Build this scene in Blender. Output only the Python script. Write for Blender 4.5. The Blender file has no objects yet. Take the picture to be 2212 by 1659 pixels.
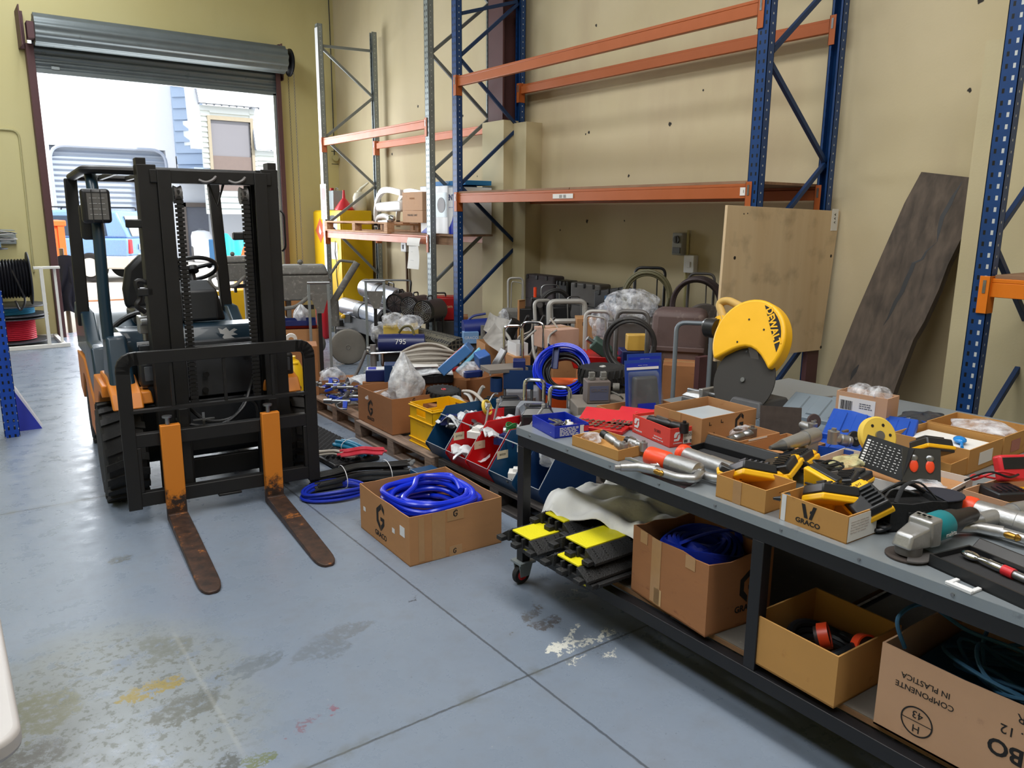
import bpy, math, random
from mathutils import Vector, Matrix, Euler
random.seed(7)
SC = bpy.context.scene
COL = SC.collection
R = math.radians
PI = math.pi

# ------------------------------------------------------------------ camera numbers
FX = 1681.652
CM = ((0.8079882868644777, 0.11824637418216336, -0.5772111600468052),
      (-0.5891462283612362, 0.1751959524625173, -0.7888048553656866),
      (0.007851744872116317, 0.9774068616668923, 0.21122068286259282))
CPOS = Vector((0, 0, 1.7))
def _ray(u, v):
    a, b, c = u - 1106, 829.5 - v, -FX
    return Vector([r[0]*a + r[1]*b + r[2]*c for r in CM])
def at(u, v, z=0.0):
    """where a sight line meets the level z"""
    r = _ray(u, v); return CPOS + r*((z - CPOS.z)/r.z)
def atx(u, v, x):
    r = _ray(u, v); return CPOS + r*(x/r.x)
def aty(u, v, y):
    r = _ray(u, v); return CPOS + r*(y/r.y)

# ------------------------------------------------------------------ materials
def lin(c):
    return tuple((x/255/12.92 if x/255 <= .04045 else ((x/255+.055)/1.055)**2.4) for x in c[:3]) + (1,)
_M = {}
def _nodes(name):
    m = bpy.data.materials.new(name); m.use_nodes = True
    nt = m.node_tree; nt.nodes.clear()
    o = nt.nodes.new('ShaderNodeOutputMaterial'); b = nt.nodes.new('ShaderNodeBsdfPrincipled')
    nt.links.new(b.outputs[0], o.inputs[0])
    return m, nt, b, o
def mat(name, c=None, r=.5, m=0., n=.12, s=9., c2=None, th=.55, bump=0., bs=80., st=(1, 1, 1), spec=.5, coat=0.):
    """procedural paint/metal/plastic: base colour broken up by noise; c2 = a second colour in patches (wear, rust, dust)"""
    if name in _M: return _M[name]
    mt, nt, b, o = _nodes(name); N = nt.nodes.new; L = nt.links.new
    tc = N('ShaderNodeTexCoord'); mp = N('ShaderNodeMapping'); mp.inputs['Scale'].default_value = st
    L(tc.outputs['Object'], mp.inputs[0])
    nz = N('ShaderNodeTexNoise'); nz.inputs['Scale'].default_value = s; nz.inputs['Detail'].default_value = 5; nz.inputs['Roughness'].default_value = .65
    L(mp.outputs[0], nz.inputs[0])
    mx = N('ShaderNodeMix'); mx.data_type = 'RGBA'
    ca = lin(c); dk = tuple(x*(1-n) for x in ca[:3])+(1,); lt = tuple(min(1, x*(1+n)) for x in ca[:3])+(1,)
    mx.inputs['A'].default_value = dk; mx.inputs['B'].default_value = lt
    L(nz.outputs['Fac'], mx.inputs['Factor'])
    src = mx.outputs['Result']
    if c2:
        n2 = N('ShaderNodeTexNoise'); n2.inputs['Scale'].default_value = s*1.7; n2.inputs['Detail'].default_value = 7; n2.inputs['Roughness'].default_value = .7
        L(mp.outputs[0], n2.inputs[0])
        rp = N('ShaderNodeMapRange'); rp.inputs['From Min'].default_value = th; rp.inputs['From Max'].default_value = th+.1
        L(n2.outputs['Fac'], rp.inputs['Value'])
        m2 = N('ShaderNodeMix'); m2.data_type = 'RGBA'; m2.inputs['B'].default_value = lin(c2)
        L(src, m2.inputs['A']); L(rp.outputs[0], m2.inputs['Factor']); src = m2.outputs['Result']
    L(src, b.inputs['Base Color'])
    rr = N('ShaderNodeMapRange'); rr.inputs['To Min'].default_value = max(.03, r-.08); rr.inputs['To Max'].default_value = min(1, r+.12)
    L(nz.outputs['Fac'], rr.inputs['Value']); L(rr.outputs[0], b.inputs['Roughness'])
    b.inputs['Metallic'].default_value = m; b.inputs['Specular IOR Level'].default_value = spec
    b.inputs['Coat Weight'].default_value = coat
    if bump:
        n3 = N('ShaderNodeTexNoise'); n3.inputs['Scale'].default_value = bs; n3.inputs['Detail'].default_value = 4
        L(mp.outputs[0], n3.inputs[0])
        bp = N('ShaderNodeBump'); bp.inputs['Strength'].default_value = bump; bp.inputs['Distance'].default_value = .01
        L(n3.outputs['Fac'], bp.inputs['Height']); L(bp.outputs[0], b.inputs['Normal'])
    _M[name] = mt; return mt
def film(name, c=(235, 238, 245), a=.36, r=.18, s=18.):
    """crumpled see-through plastic"""
    if name in _M: return _M[name]
    mt, nt, b, o = _nodes(name); N = nt.nodes.new; L = nt.links.new
    b.inputs['Base Color'].default_value = lin(c); b.inputs['Roughness'].default_value = r
    tc = N('ShaderNodeTexCoord'); nz = N('ShaderNodeTexNoise'); nz.inputs['Scale'].default_value = s; nz.inputs['Detail'].default_value = 6
    L(tc.outputs['Object'], nz.inputs[0])
    rp = N('ShaderNodeMapRange'); rp.inputs['From Min'].default_value = .35; rp.inputs['From Max'].default_value = .65
    rp.inputs['To Min'].default_value = max(0, a-.3); rp.inputs['To Max'].default_value = min(1, a+.3)
    L(nz.outputs['Fac'], rp.inputs['Value'])
    bp = N('ShaderNodeBump'); bp.inputs['Strength'].default_value = .7; bp.inputs['Distance'].default_value = .02
    L(nz.outputs['Fac'], bp.inputs['Height']); L(bp.outputs[0], b.inputs['Normal'])
    tr = N('ShaderNodeBsdfTransparent'); ms = N('ShaderNodeMixShader')
    L(rp.outputs[0], ms.inputs[0]); L(tr.outputs[0], ms.inputs[1]); L(b.outputs[0], ms.inputs[2]); L(ms.outputs[0], o.inputs[0])
    _M[name] = mt; return mt
def wood(name, c, c2, r=.75, axis=0, s=3., ring=14.):
    if name in _M: return _M[name]
    mt, nt, b, o = _nodes(name); N = nt.nodes.new; L = nt.links.new
    tc = N('ShaderNodeTexCoord'); mp = N('ShaderNodeMapping')
    sc = [ring, ring, ring]; sc[axis] = ring*.08; mp.inputs['Scale'].default_value = sc
    L(tc.outputs['Object'], mp.inputs[0])
    nz = N('ShaderNodeTexNoise'); nz.inputs['Scale'].default_value = s; nz.inputs['Detail'].default_value = 6; nz.inputs['Distortion'].default_value = .4
    L(mp.outputs[0], nz.inputs[0])
    n2 = N('ShaderNodeTexNoise'); n2.inputs['Scale'].default_value = 5; n2.inputs['Detail'].default_value = 6
    L(tc.outputs['Object'], n2.inputs[0])
    rp = N('ShaderNodeMapRange'); rp.inputs['From Min'].default_value = .3; rp.inputs['From Max'].default_value = .7
    L(nz.outputs['Fac'], rp.inputs['Value'])
    mx = N('ShaderNodeMix'); mx.data_type = 'RGBA'; mx.inputs['A'].default_value = lin(c); mx.inputs['B'].default_value = lin(c2)
    L(rp.outputs[0], mx.inputs['Factor'])
    r2 = N('ShaderNodeMapRange'); r2.inputs['From Min'].default_value = .55; r2.inputs['From Max'].default_value = .75; r2.inputs['To Max'].default_value = .45
    L(n2.outputs['Fac'], r2.inputs['Value'])
    m2 = N('ShaderNodeMix'); m2.data_type = 'RGBA'; m2.inputs['B'].default_value = lin(tuple(x*.5 for x in c2))
    L(mx.outputs['Result'], m2.inputs['A']); L(r2.outputs[0], m2.inputs['Factor'])
    L(m2.outputs['Result'], b.inputs['Base Color']); b.inputs['Roughness'].default_value = r
    bp = N('ShaderNodeBump'); bp.inputs['Strength'].default_value = .25; bp.inputs['Distance'].default_value = .004
    L(nz.outputs['Fac'], bp.inputs['Height']); L(bp.outputs[0], b.inputs['Normal'])
    _M[name] = mt; return mt

# ------------------------------------------------------------------ mesh builder
def cr(pts, k=6, closed=False):
    """smooth curve through points"""
    P = [Vector(p) for p in pts]; n = len(P); out = []
    rng = n if closed else n-1
    for i in range(rng):
        if closed: a, b, c, d = P[(i-1) % n], P[i], P[(i+1) % n], P[(i+2) % n]
        else: a, b, c, d = P[max(i-1, 0)], P[i], P[i+1], P[min(i+2, n-1)]
        for j in range(k):
            t = j/k
            out.append(.5*((2*b)+(c-a)*t+(2*a-5*b+4*c-d)*t*t+(3*b-a-3*c+d)*t**3))
    if not closed: out.append(P[-1])
    return out
def rnd(pts, r=.03, k=4, closed=False):
    """polyline with rounded corners (bent tube)"""
    P = [Vector(p) for p in pts]; n = len(P); out = []
    for i in range(n):
        if not closed and i in (0, n-1): out.append(P[i]); continue
        a, b, c = P[(i-1) % n], P[i], P[(i+1) % n]
        da, dc = (a-b), (c-b); ra = min(r, da.length*.48); rc = min(r, dc.length*.48)
        p, q = b+da.normalized()*ra, b+dc.normalized()*rc
        for j in range(k+1):
            t = j/k; out.append(p*(1-t)**2+b*2*t*(1-t)+q*t*t)
    return out
class G:
    def __init__(s): s.v = []; s.f = []; s.mi = []; s.T = Matrix.Identity(4); s.k = 0
    def add(s, vs, fs):
        o = len(s.v); T = s.T
        s.v += [tuple(T @ Vector(p)) for p in vs]; s.f += [tuple(i+o for i in f) for f in fs]; s.mi += [s.k]*len(fs)
        return s
    def box(s, x0, y0, z0, x1, y1, z1, sx=1., sy=1.):
        cx, cy = (x0+x1)/2, (y0+y1)/2
        a, b, c, d = cx+(x0-cx)*sx, cy+(y0-cy)*sy, cx+(x1-cx)*sx, cy+(y1-cy)*sy
        return s.add([(x0, y0, z0), (x1, y0, z0), (x1, y1, z0), (x0, y1, z0), (a, b, z1), (c, b, z1), (c, d, z1), (a, d, z1)],
                     [(0, 3, 2, 1), (4, 5, 6, 7), (0, 1, 5, 4), (1, 2, 6, 5), (2, 3, 7, 6), (3, 0, 4, 7)])
    def cb(s, c, d):
        return s.box(c[0]-d[0]/2, c[1]-d[1]/2, c[2]-d[2]/2, c[0]+d[0]/2, c[1]+d[1]/2, c[2]+d[2]/2)
    def hexa(s, q):
        """8 corner points: 4 below, 4 above"""
        return s.add(q, [(0, 3, 2, 1), (4, 5, 6, 7), (0, 1, 5, 4), (1, 2, 6, 5), (2, 3, 7, 6), (3, 0, 4, 7)])
    def bar(s, p, q, w, h=None, up=(0, 0, 1)):
        h = h or w; p, q = Vector(p), Vector(q); d = (q-p).normalized(); u = Vector(up)
        if abs(d.dot(u)) > .98: u = Vector((0, 1, 0))
        a = d.cross(u).normalized(); b = a.cross(d)
        c = [(-w/2, -h/2), (w/2, -h/2), (w/2, h/2), (-w/2, h/2)]
        return s.hexa([p+a*x+b*y for x, y in c]+[q+a*x+b*y for x, y in c])
    def cyl(s, p, q, r, r2=None, n=16, cap=True):
        p, q = Vector(p), Vector(q); r2 = r if r2 is None else r2; d = (q-p).normalized()
        u = Vector((0, 0, 1)) if abs(d.z) < .9 else Vector((1, 0, 0)); a = d.cross(u).normalized(); b = a.cross(d)
        cs = [(math.cos(2*PI*i/n), math.sin(2*PI*i/n)) for i in range(n)]
        vs = [p+(a*x+b*y)*r for x, y in cs]+[q+(a*x+b*y)*r2 for x, y in cs]
        fs = [(i, (i+1) % n, n+(i+1) % n, n+i) for i in range(n)]
        if cap: fs += [tuple(range(n-1, -1, -1)), tuple(range(n, 2*n))]
        return s.add(vs, fs)
    def tube(s, pts, r, n=8, closed=False, flat=1.):
        P = [Vector(p) for p in pts]; Q = [P[0]]
        for p in P[1:]:
            if (p-Q[-1]).length > 1e-5: Q.append(p)
        P = Q; m = len(P)
        if m < 2: return s
        def tan(i):
            if closed: return (P[(i+1) % m]-P[(i-1) % m]).normalized()
            return (P[min(i+1, m-1)]-P[max(i-1, 0)]).normalized()
        t = tan(0); u = Vector((0, 0, 1)) if abs(t.z) < .9 else Vector((1, 0, 0)); a = t.cross(u).normalized(); vs = []
        for i in range(m):
            t = tan(i); a = (a-t*a.dot(t))
            a = a.normalized() if a.length > 1e-6 else t.orthogonal().normalized()
            b = t.cross(a)
            rr = r[i] if isinstance(r, (list, tuple)) else r
            vs += [P[i]+(a*math.cos(2*PI*j/n)+b*math.sin(2*PI*j/n)*flat)*rr for j in range(n)]
        fs = []
        for i in range(m if closed else m-1):
            i2 = (i+1) % m
            fs += [(i*n+j, i*n+(j+1) % n, i2*n+(j+1) % n, i2*n+j) for j in range(n)]
        if not closed: fs += [tuple(range(n-1, -1, -1)), tuple((m-1)*n+j for j in range(n))]
        return s.add(vs, fs)
    def lathe(s, prof, n=24, p=(0, 0, 0), ax='z', closed=False):
        M = {'z': Matrix.Identity(4), 'x': Matrix.Rotation(R(90), 4, 'Y'), 'y': Matrix.Rotation(R(-90), 4, 'X')}[ax]
        M = Matrix.Translation(p) @ M; vs = []
        for r, z in prof: vs += [M @ Vector((r*math.cos(2*PI*j/n), r*math.sin(2*PI*j/n), z)) for j in range(n)]
        m = len(prof); fs = []
        for i in range(m if closed else m-1):
            i2 = (i+1) % m; fs += [(i*n+j, i*n+(j+1) % n, i2*n+(j+1) % n, i2*n+j) for j in range(n)]
        if not closed:
            if prof[0][0] > 1e-4: fs.append(tuple(range(n-1, -1, -1)))
            if prof[-1][0] > 1e-4: fs.append(tuple((m-1)*n+j for j in range(n)))
        return s.add(vs, fs)
    def prism(s, poly, z0, z1, M=None):
        n = len(poly); a = 0
        for i in range(n): a += poly[i][0]*poly[(i+1) % n][1]-poly[(i+1) % n][0]*poly[i][1]
        if a < 0: poly = poly[::-1]
        vs = [Vector((x, y, z0)) for x, y in poly]+[Vector((x, y, z1)) for x, y in poly]
        if M is not None: vs = [M @ p for p in vs]
        return s.add(vs, [tuple(range(n-1, -1, -1)), tuple(range(n, 2*n))]+[(i, (i+1) % n, n+(i+1) % n, n+i) for i in range(n)])
    def sph(s, c, r, n=16, m=10, z0=-1., z1=1.):
        rx, ry, rz = r if isinstance(r, (tuple, list)) else (r, r, r); vs = []; fs = []
        for i in range(m+1):
            t = math.asin(max(-1, min(1, z0)))*(1-i/m)+math.asin(max(-1, min(1, z1)))*i/m
            vs += [(c[0]+rx*math.cos(t)*math.cos(2*PI*j/n), c[1]+ry*math.cos(t)*math.sin(2*PI*j/n), c[2]+rz*math.sin(t)) for j in range(n)]
        for i in range(m): fs += [(i*n+j, i*n+(j+1) % n, (i+1)*n+(j+1) % n, (i+1)*n+j) for j in range(n)]
        return s.add(vs, fs)
    def sheet(s, fn, nu, nv, t=0.):
        """fn(u,v) in 0..1 -> point; t = thickness downward"""
        vs = [Vector(fn(i/nu, j/nv)) for i in range(nu+1) for j in range(nv+1)]; w = nv+1
        fs = [(i*w+j, (i+1)*w+j, (i+1)*w+j+1, i*w+j+1) for i in range(nu) for j in range(nv)]
        if t:
            k = len(vs); vs = vs+[p-Vector((0, 0, t)) for p in vs]
            fs = fs+[tuple(x+k for x in f[::-1]) for f in fs[:nu*nv]]
            ed = [(j, j+1) for j in range(nv)]+[(nu*w+j+1, nu*w+j) for j in range(nv)]+[((i+1)*w, i*w) for i in range(nu)]+[(i*w+nv, (i+1)*w+nv) for i in range(nu)]
            fs += [(a, b, b+k, a+k) for a, b in ed]
        return s.add(vs, fs)
    def build(s, name, mats, parent=None, bevel=0, ang=35, seg=2):
        me = bpy.data.meshes.new(name); me.from_pydata(s.v, [], s.f)
        if not isinstance(mats, (list, tuple)): mats = [mats]
        for m in mats: me.materials.append(m)
        if len(mats) > 1: me.polygons.foreach_set('material_index', s.mi)
        me.polygons.foreach_set('use_smooth', [True]*len(me.polygons)); me.update()
        me.set_sharp_from_angle(angle=R(ang))
        o = bpy.data.objects.new(name, me); COL.objects.link(o)
        if parent is not None: o.parent = parent
        if bevel:
            b = o.modifiers.new('b', 'BEVEL'); b.width = bevel; b.segments = seg; b.limit_method = 'ANGLE'; b.angle_limit = R(40); b.harden_normals = False
        return o
def thing(name, label, cat, loc=(0, 0, 0), rz=0., group=None, rot=None):
    o = bpy.data.objects.new(name, None); COL.objects.link(o); o.empty_display_size = .05
    o.location = loc; o.rotation_euler = rot if rot else (0, 0, rz)
    return tag(o, label, cat, group)
def tag(o, label, cat, group=None, kind=None, loc=None, rz=None):
    if label: o['label'] = label
    if cat: o['category'] = cat
    if group: o['group'] = group
    if kind: o['kind'] = kind
    if loc is not None: o.location = loc
    if rz is not None: o.rotation_euler = (0, 0, rz)
    return o
def struct(o): o['kind'] = 'structure'; return o
def kids(o): return list(o.children)
def dup(root, loc, rz, label, group=None):
    def cp(o, par):
        c = o.copy(); COL.objects.link(c)
        if par is not None: c.parent = par
        for ch in kids(o): cp(ch, c)
        return c
    r = cp(root, None); r.location = loc; r.rotation_euler = (0, 0, rz); r['label'] = label
    if group: r['group'] = group
    return r
def text(par, s, size, M, m, name='lettering', ex=.0004, al='CENTER', bold=0., sx=1.):
    c = bpy.data.curves.new(name, 'FONT'); c.body = s; c.size = size; c.extrude = ex; c.align_x = al; c.align_y = 'CENTER'; c.offset = bold
    c.resolution_u = 3; c.fill_mode = 'BOTH'; c.materials.append(m)
    f = bpy.data.objects.new(name, c); me = bpy.data.meshes.new_from_object(f); bpy.data.objects.remove(f)
    o = bpy.data.objects.new(name, me); COL.objects.link(o)
    if par is not None: o.parent = par
    o.matrix_local = M @ Matrix.Diagonal((sx, 1, 1, 1)); return o
def face(p, n, up=(0, 0, 1), roll=0.):
    """matrix whose +z looks along n, +y along up (a label plane)"""
    n = Vector(n).normalized(); u = Vector(up); x = u.cross(n).normalized(); y = n.cross(x)
    M = Matrix((x, y, n)).transposed().to_4x4(); M.translation = Vector(p)
    return M @ Matrix.Rotation(roll, 4, 'Z')
def fit(z, A, B, C, top=None):
    """box standing on level z: near corner, right corner, left corner -> location, yaw, width, depth, height"""
    a, b, c = at(*A, z), at(*B, z), at(*C, z)
    w = (b-a).length; yaw = math.atan2(b.y-a.y, b.x-a.x); ly = Vector((-math.sin(yaw), math.cos(yaw), 0))
    dd = (c-a).dot(ly); h = .2
    if top:
        r = _ray(*top); t = (a.x*r.x+a.y*r.y)/(r.x*r.x+r.y*r.y); h = CPOS.z+r.z*t-z
    return a, yaw, w, max(dd, (c-a).length*.8), h

# ------------------------------------------------------------------ palette
M_black = mat('black_paint', (24, 24, 27), .45, n=.3, c2=(60, 56, 54), th=.66)
M_blackp = mat('black_plastic', (26, 27, 30), .38, n=.25)
M_greyp = mat('grey_plastic', (95, 98, 102), .5)
M_rubber = mat('rubber', (30, 29, 29), .75, n=.3, c2=(66, 62, 58), th=.62, bump=.2)
M_dustrub = mat('dusty_rubber', (70, 64, 60), .85, n=.3, c2=(105, 98, 92), th=.55, bump=.2)
M_steel = mat('bare_steel', (150, 152, 155), .32, .9, n=.15, s=20)
M_chrome = mat('chrome', (205, 207, 210), .14, 1., n=.05)
M_alu = mat('cast_aluminium', (168, 168, 168), .38, .75, n=.12, s=30, bump=.1)
M_galv = mat('galvanised_steel', (150, 158, 160), .42, .55, n=.18, s=45, c2=(120, 128, 132), th=.6)
M_tube = mat('powder_coated_tube', (168, 166, 162), .45, .2, n=.15, c2=(110, 104, 98), th=.66)
M_tubed = mat('dark_grey_tube', (98, 95, 94), .45, .3, n=.2, c2=(60, 56, 54), th=.62)
M_dust = mat('dusty_grey_casing', (112, 110, 105), .85, n=.25, s=14, c2=(145, 142, 136), th=.55, bump=.2, bs=40)
M_orange = mat('rack_orange', (166, 84, 34), .42, .1, n=.1, c2=(150, 70, 35), th=.72)
M_navy = mat('navy_plastic', (22, 38, 96), .4, n=.2)
M_royal = mat('royal_blue', (16, 44, 170), .4, n=.12)
M_blueh = mat('blue_hose', (16, 48, 205), .22, n=.08)
M_dkblue = mat('dark_blue_paint', (14, 50, 96), .5, n=.15, c2=(26, 62, 105), th=.66)
M_red = mat('red_paint', (178, 22, 24), .4, n=.15)
M_redp = mat('red_plastic', (200, 40, 50), .35, n=.12)
M_yel = mat('yellow_plastic', (232, 180, 14), .42, n=.1, c2=(190, 140, 20), th=.7)
M_dwy = mat('tool_yellow', (240, 182, 20), .4, n=.08)
M_white = mat('white_plastic', (225, 226, 228), .4, n=.06)
M_paper = mat('paper', (222, 220, 216), .8, n=.05)
M_card = mat('cardboard', (176, 128, 84), .85, n=.12, s=6, c2=(160, 112, 72), th=.62, st=(1, 1, 3))
M_card2 = mat('brown_cardboard', (158, 106, 66), .85, n=.14, s=6, c2=(136, 88, 56), th=.6, st=(1, 1, 3))
M_card3 = mat('yellowish_cardboard', (186, 138, 76), .85, n=.1, s=5, c2=(170, 120, 66), th=.64)
M_card4 = mat('pale_cardboard', (190, 150, 118), .85, n=.1, s=5, c2=(170, 132, 104), th=.64)
M_tape = mat('packing_tape', (176, 136, 92), .3, n=.12, s=30)
M_ink = mat('black_print', (22, 20, 20), .7, n=.1)
M_inkw = mat('white_print', (220, 220, 222), .6, n=.05)
M_bag = film('clear_plastic_bag')
M_bag2 = film('cloudy_plastic_bag', (225, 228, 232), .7, .25)
M_clear = film('clear_tub_plastic', (150, 160, 170), .02, .1, 4.)
M_greyhose = mat('pale_grey_hose', (175, 168, 158), .6, n=.15, c2=(120, 110, 102), th=.62)
M_dkhose = mat('dark_hose', (48, 46, 46), .5, n=.25, c2=(84, 78, 74), th=.62)
M_olive = mat('olive_hose', (96, 92, 66), .55, n=.2)
M_pal = wood('pallet_wood', (150, 120, 98), (104, 80, 64), .8, 1)
def perf(name, c, ax='y', m=.1, dark=(8, 10, 14), light=(190, 195, 195), r=.4, near=False):
    """painted steel with rows of punched slots (front face) and small holes (side face) at 50 mm pitch"""
    if name in _M: return _M[name]
    mt, nt, b, o = _nodes(name); N = nt.nodes.new; L = nt.links.new
    tc = N('ShaderNodeTexCoord'); sp = N('ShaderNodeSeparateXYZ'); L(tc.outputs['Object'], sp.inputs[0])
    def M(op, a, b2=None):
        k = N('ShaderNodeMath'); k.operation = op
        for i, x in enumerate((a, b2)):
            if x is None: continue
            if isinstance(x, (int, float)): k.inputs[i].default_value = x
            else: L(x, k.inputs[i])
        return k.outputs[0]
    A, B = (sp.outputs[1], sp.outputs[0]) if ax == 'y' else (sp.outputs[0], sp.outputs[1])
    fz = M('FRACT', M('DIVIDE', sp.outputs[2], .06)); aa = M('ABSOLUTE', A)
    slot = M('MULTIPLY', M('MULTIPLY', M('LESS_THAN', M('ABSOLUTE', M('SUBTRACT', aa, .019)), .0065), M('LESS_THAN', fz, .4)), M('LESS_THAN', B, -.03 if ax == 'y' else .005))
    hole = M('MULTIPLY', M('MULTIPLY', M('LESS_THAN', M('ABSOLUTE', B), .005), M('LESS_THAN', fz, .2)), M('GREATER_THAN', aa, .043))
    nz = N('ShaderNodeTexNoise'); nz.inputs['Scale'].default_value = 12; nz.inputs['Detail'].default_value = 5; L(tc.outputs['Object'], nz.inputs[0])
    def mix(f, a, b2):
        k = N('ShaderNodeMix'); k.data_type = 'RGBA'; L(f, k.inputs['Factor'])
        for q, x in (('A', a), ('B', b2)):
            if isinstance(x, tuple): k.inputs[q].default_value = lin(x)
            else: L(x, k.inputs[q])
        return k.outputs['Result']
    col = mix(nz.outputs['Fac'], tuple(x*.85 for x in c), tuple(min(255, x*1.15) for x in c)); col = mix(slot, col, dark)
    if near: col = mix(M('MULTIPLY', slot, M('LESS_THAN', A, 0)), col, light)
    col = mix(hole, col, light)
    L(col, b.inputs['Base Color']); b.inputs['Roughness'].default_value = r; b.inputs['Metallic'].default_value = m
    _M[name] = mt; return mt
# ================================================================== SETTING
def floor_mat():
    mt, nt, b, o = _nodes('painted_concrete_floor'); N = nt.nodes.new; L = nt.links.new
    tc = N('ShaderNodeTexCoord'); P = tc.outputs['Object']
    sp = N('ShaderNodeSeparateXYZ'); L(P, sp.inputs[0])
    def noise(s, d=6, ro=.65):
        n = N('ShaderNodeTexNoise'); n.inputs['Scale'].default_value = s; n.inputs['Detail'].default_value = d; n.inputs['Roughness'].default_value = ro
        L(P, n.inputs[0]); return n.outputs['Fac']
    def math_(op, a, b2=None, c=None):
        m = N('ShaderNodeMath'); m.operation = op
        for i, x in enumerate((a, b2, c)):
            if x is None: continue
            if isinstance(x, (int, float)): m.inputs[i].default_value = x
            else: L(x, m.inputs[i])
        return m.outputs[0]
    def rng(x, a, b2, c=0., d=1.):
        m = N('ShaderNodeMapRange'); m.inputs['From Min'].default_value = a; m.inputs['From Max'].default_value = b2
        m.inputs['To Min'].default_value = c; m.inputs['To Max'].default_value = d; L(x, m.inputs['Value']); return m.outputs[0]
    def mix(f, A, B):
        m = N('ShaderNodeMix'); m.data_type = 'RGBA'
        L(f, m.inputs['Factor'])
        for k, x in (('A', A), ('B', B)):
            if isinstance(x, tuple): m.inputs[k].default_value = lin(x)
            else: L(x, m.inputs[k])
        return m.outputs['Result']
    n1, n2, n3, n4 = noise(1.1), noise(7.), noise(28., 8, .7), noise(.5)
    col = mix(n1, (110, 121, 137), (132, 143, 158))
    col = mix(rng(n2, .5, .75, 0, .45), col, (112, 116, 122))
    dx = math_('MULTIPLY_ADD', n2, .5, -.25); dy = math_('MULTIPLY_ADD', n3, .3, -.15)
    X = math_('ADD', sp.outputs[0], dx); Y = math_('ADD', sp.outputs[1], dy)
    def ell(cx, cy, rx, ry, soft=.3):
        a = math_('DIVIDE', math_('SUBTRACT', X, cx), rx); c = math_('DIVIDE', math_('SUBTRACT', Y, cy), ry)
        q = math_('ADD', math_('MULTIPLY', a, a), math_('MULTIPLY', c, c)); return rng(q, 1.0, 1.0-soft)
    def blot(col, e, c, n=None, lo=.4, hi=.6, amt=1.):
        f = e if n is None else math_('MULTIPLY', e, rng(n, lo, hi, 0, amt)); return mix(f, col, c)
    # worn bare concrete bay by the white table, tread marks and oil
    w = at(270, 1520); col = blot(col, ell(w.x, w.y, .52, .72, .5), (128, 133, 132), n2, .3, .5, .7)
    col = blot(col, ell(w.x, w.y, .5, .7, .6), (92, 95, 90), n3, .53, .58, .8)
    for (u, v, rx, ry, c) in [(335, 1485, .085, .05, (140, 122, 48)), (395, 1530, .12, .085, (92, 94, 88)), (90, 1540, .12, .16, (104, 105, 82)),
                              (360, 1395, .1, .12, (108, 112, 108)), (60, 1640, .12, .08, (74, 72, 66)), (245, 1210, .07, .03, (100, 104, 104)),
                              (560, 1640, .05, .03, (96, 104, 60)), (1140, 1335, .06, .045, (92, 90, 90)), (1185, 1345, .07, .04, (84, 80, 80)), (1155, 1312, .04, .02, (90, 88, 88)),
                              (890, 1296, .022, .016, (60, 62, 66)), (540, 1440, .1, .07, (104, 112, 120)), (500, 1645, .05, .05, (70, 72, 68)),
                              (700, 1400, .12, .08, (108, 116, 126)), (740, 1365, .1, .06, (110, 116, 124)), (640, 1570, .05, .02, (120, 96, 108)), (705, 1535, .03, .02, (130, 90, 104))]:
        p = at(u, v); col = blot(col, ell(p.x, p.y, rx, ry), c, n3, .38, .5, .85)
    for (u, v, rx, ry) in [(1225, 1392, .085, .035), (1290, 1378, .09, .018), (1240, 1362, .03, .02), (1200, 1400, .04, .03), (1310, 1415, .06, .012), (1245, 1425, .05, .008), (1232, 1280, .012, .01)]:
        p = at(u, v); col = blot(col, ell(p.x, p.y, rx, ry), (206, 206, 198), n3, .36, .42)
    # fine flecks and scuffs all over
    col = mix(rng(noise(60., 3), .68, .72, 0, .7), col, (84, 88, 92)); col = mix(rng(noise(42., 2), .74, .78, 0, .5), col, (170, 174, 176))
    # saw-cut joints
    sx, sy = sp.outputs[0], sp.outputs[1]
    jx = math_('ADD', sx, math_('MULTIPLY_ADD', n3, .012, -.006)); jy = math_('ADD', sy, math_('MULTIPLY_ADD', n3, .012, -.006))
    for c0 in (1.62, -1.4):
        col = mix(rng(math_('ABSOLUTE', math_('SUBTRACT', jx, c0)), .007, .003, 0, .75), col, (62, 66, 72))
    for c0 in (2.095, 5.12, 8.2, 11.3):
        col = mix(rng(math_('ABSOLUTE', math_('SUBTRACT', jy, c0)), .007, .003, 0, .75), col, (66, 68, 70))
        col = mix(math_('MULTIPLY', rng(math_('ABSOLUTE', math_('SUBTRACT', jy, c0)), .05, .01, 0, .5), rng(n2, .45, .6)), col, (98, 102, 98))
    sc = math_('ABSOLUTE', math_('SUBTRACT', math_('ADD', jx, math_('MULTIPLY', jy, .0)), at(440, 1480).x))
    col = mix(math_('MULTIPLY', rng(sc, .012, .003, 0, .3), rng(math_('ABSOLUTE', math_('SUBTRACT', sy, at(440, 1480).y)), .5, .4)), col, (158, 160, 156))
    L(col, b.inputs['Base Color'])
    L(rng(n2, .3, .7, .2, .44), b.inputs['Roughness'])
    bp = N('ShaderNodeBump'); bp.inputs['Strength'].default_value = .12; bp.inputs['Distance'].default_value = .01
    L(math_('ADD', n2, math_('MULTIPLY', n1, 2.)), bp.inputs['Height']); L(bp.outputs[0], b.inputs['Normal'])
    return mt
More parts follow.
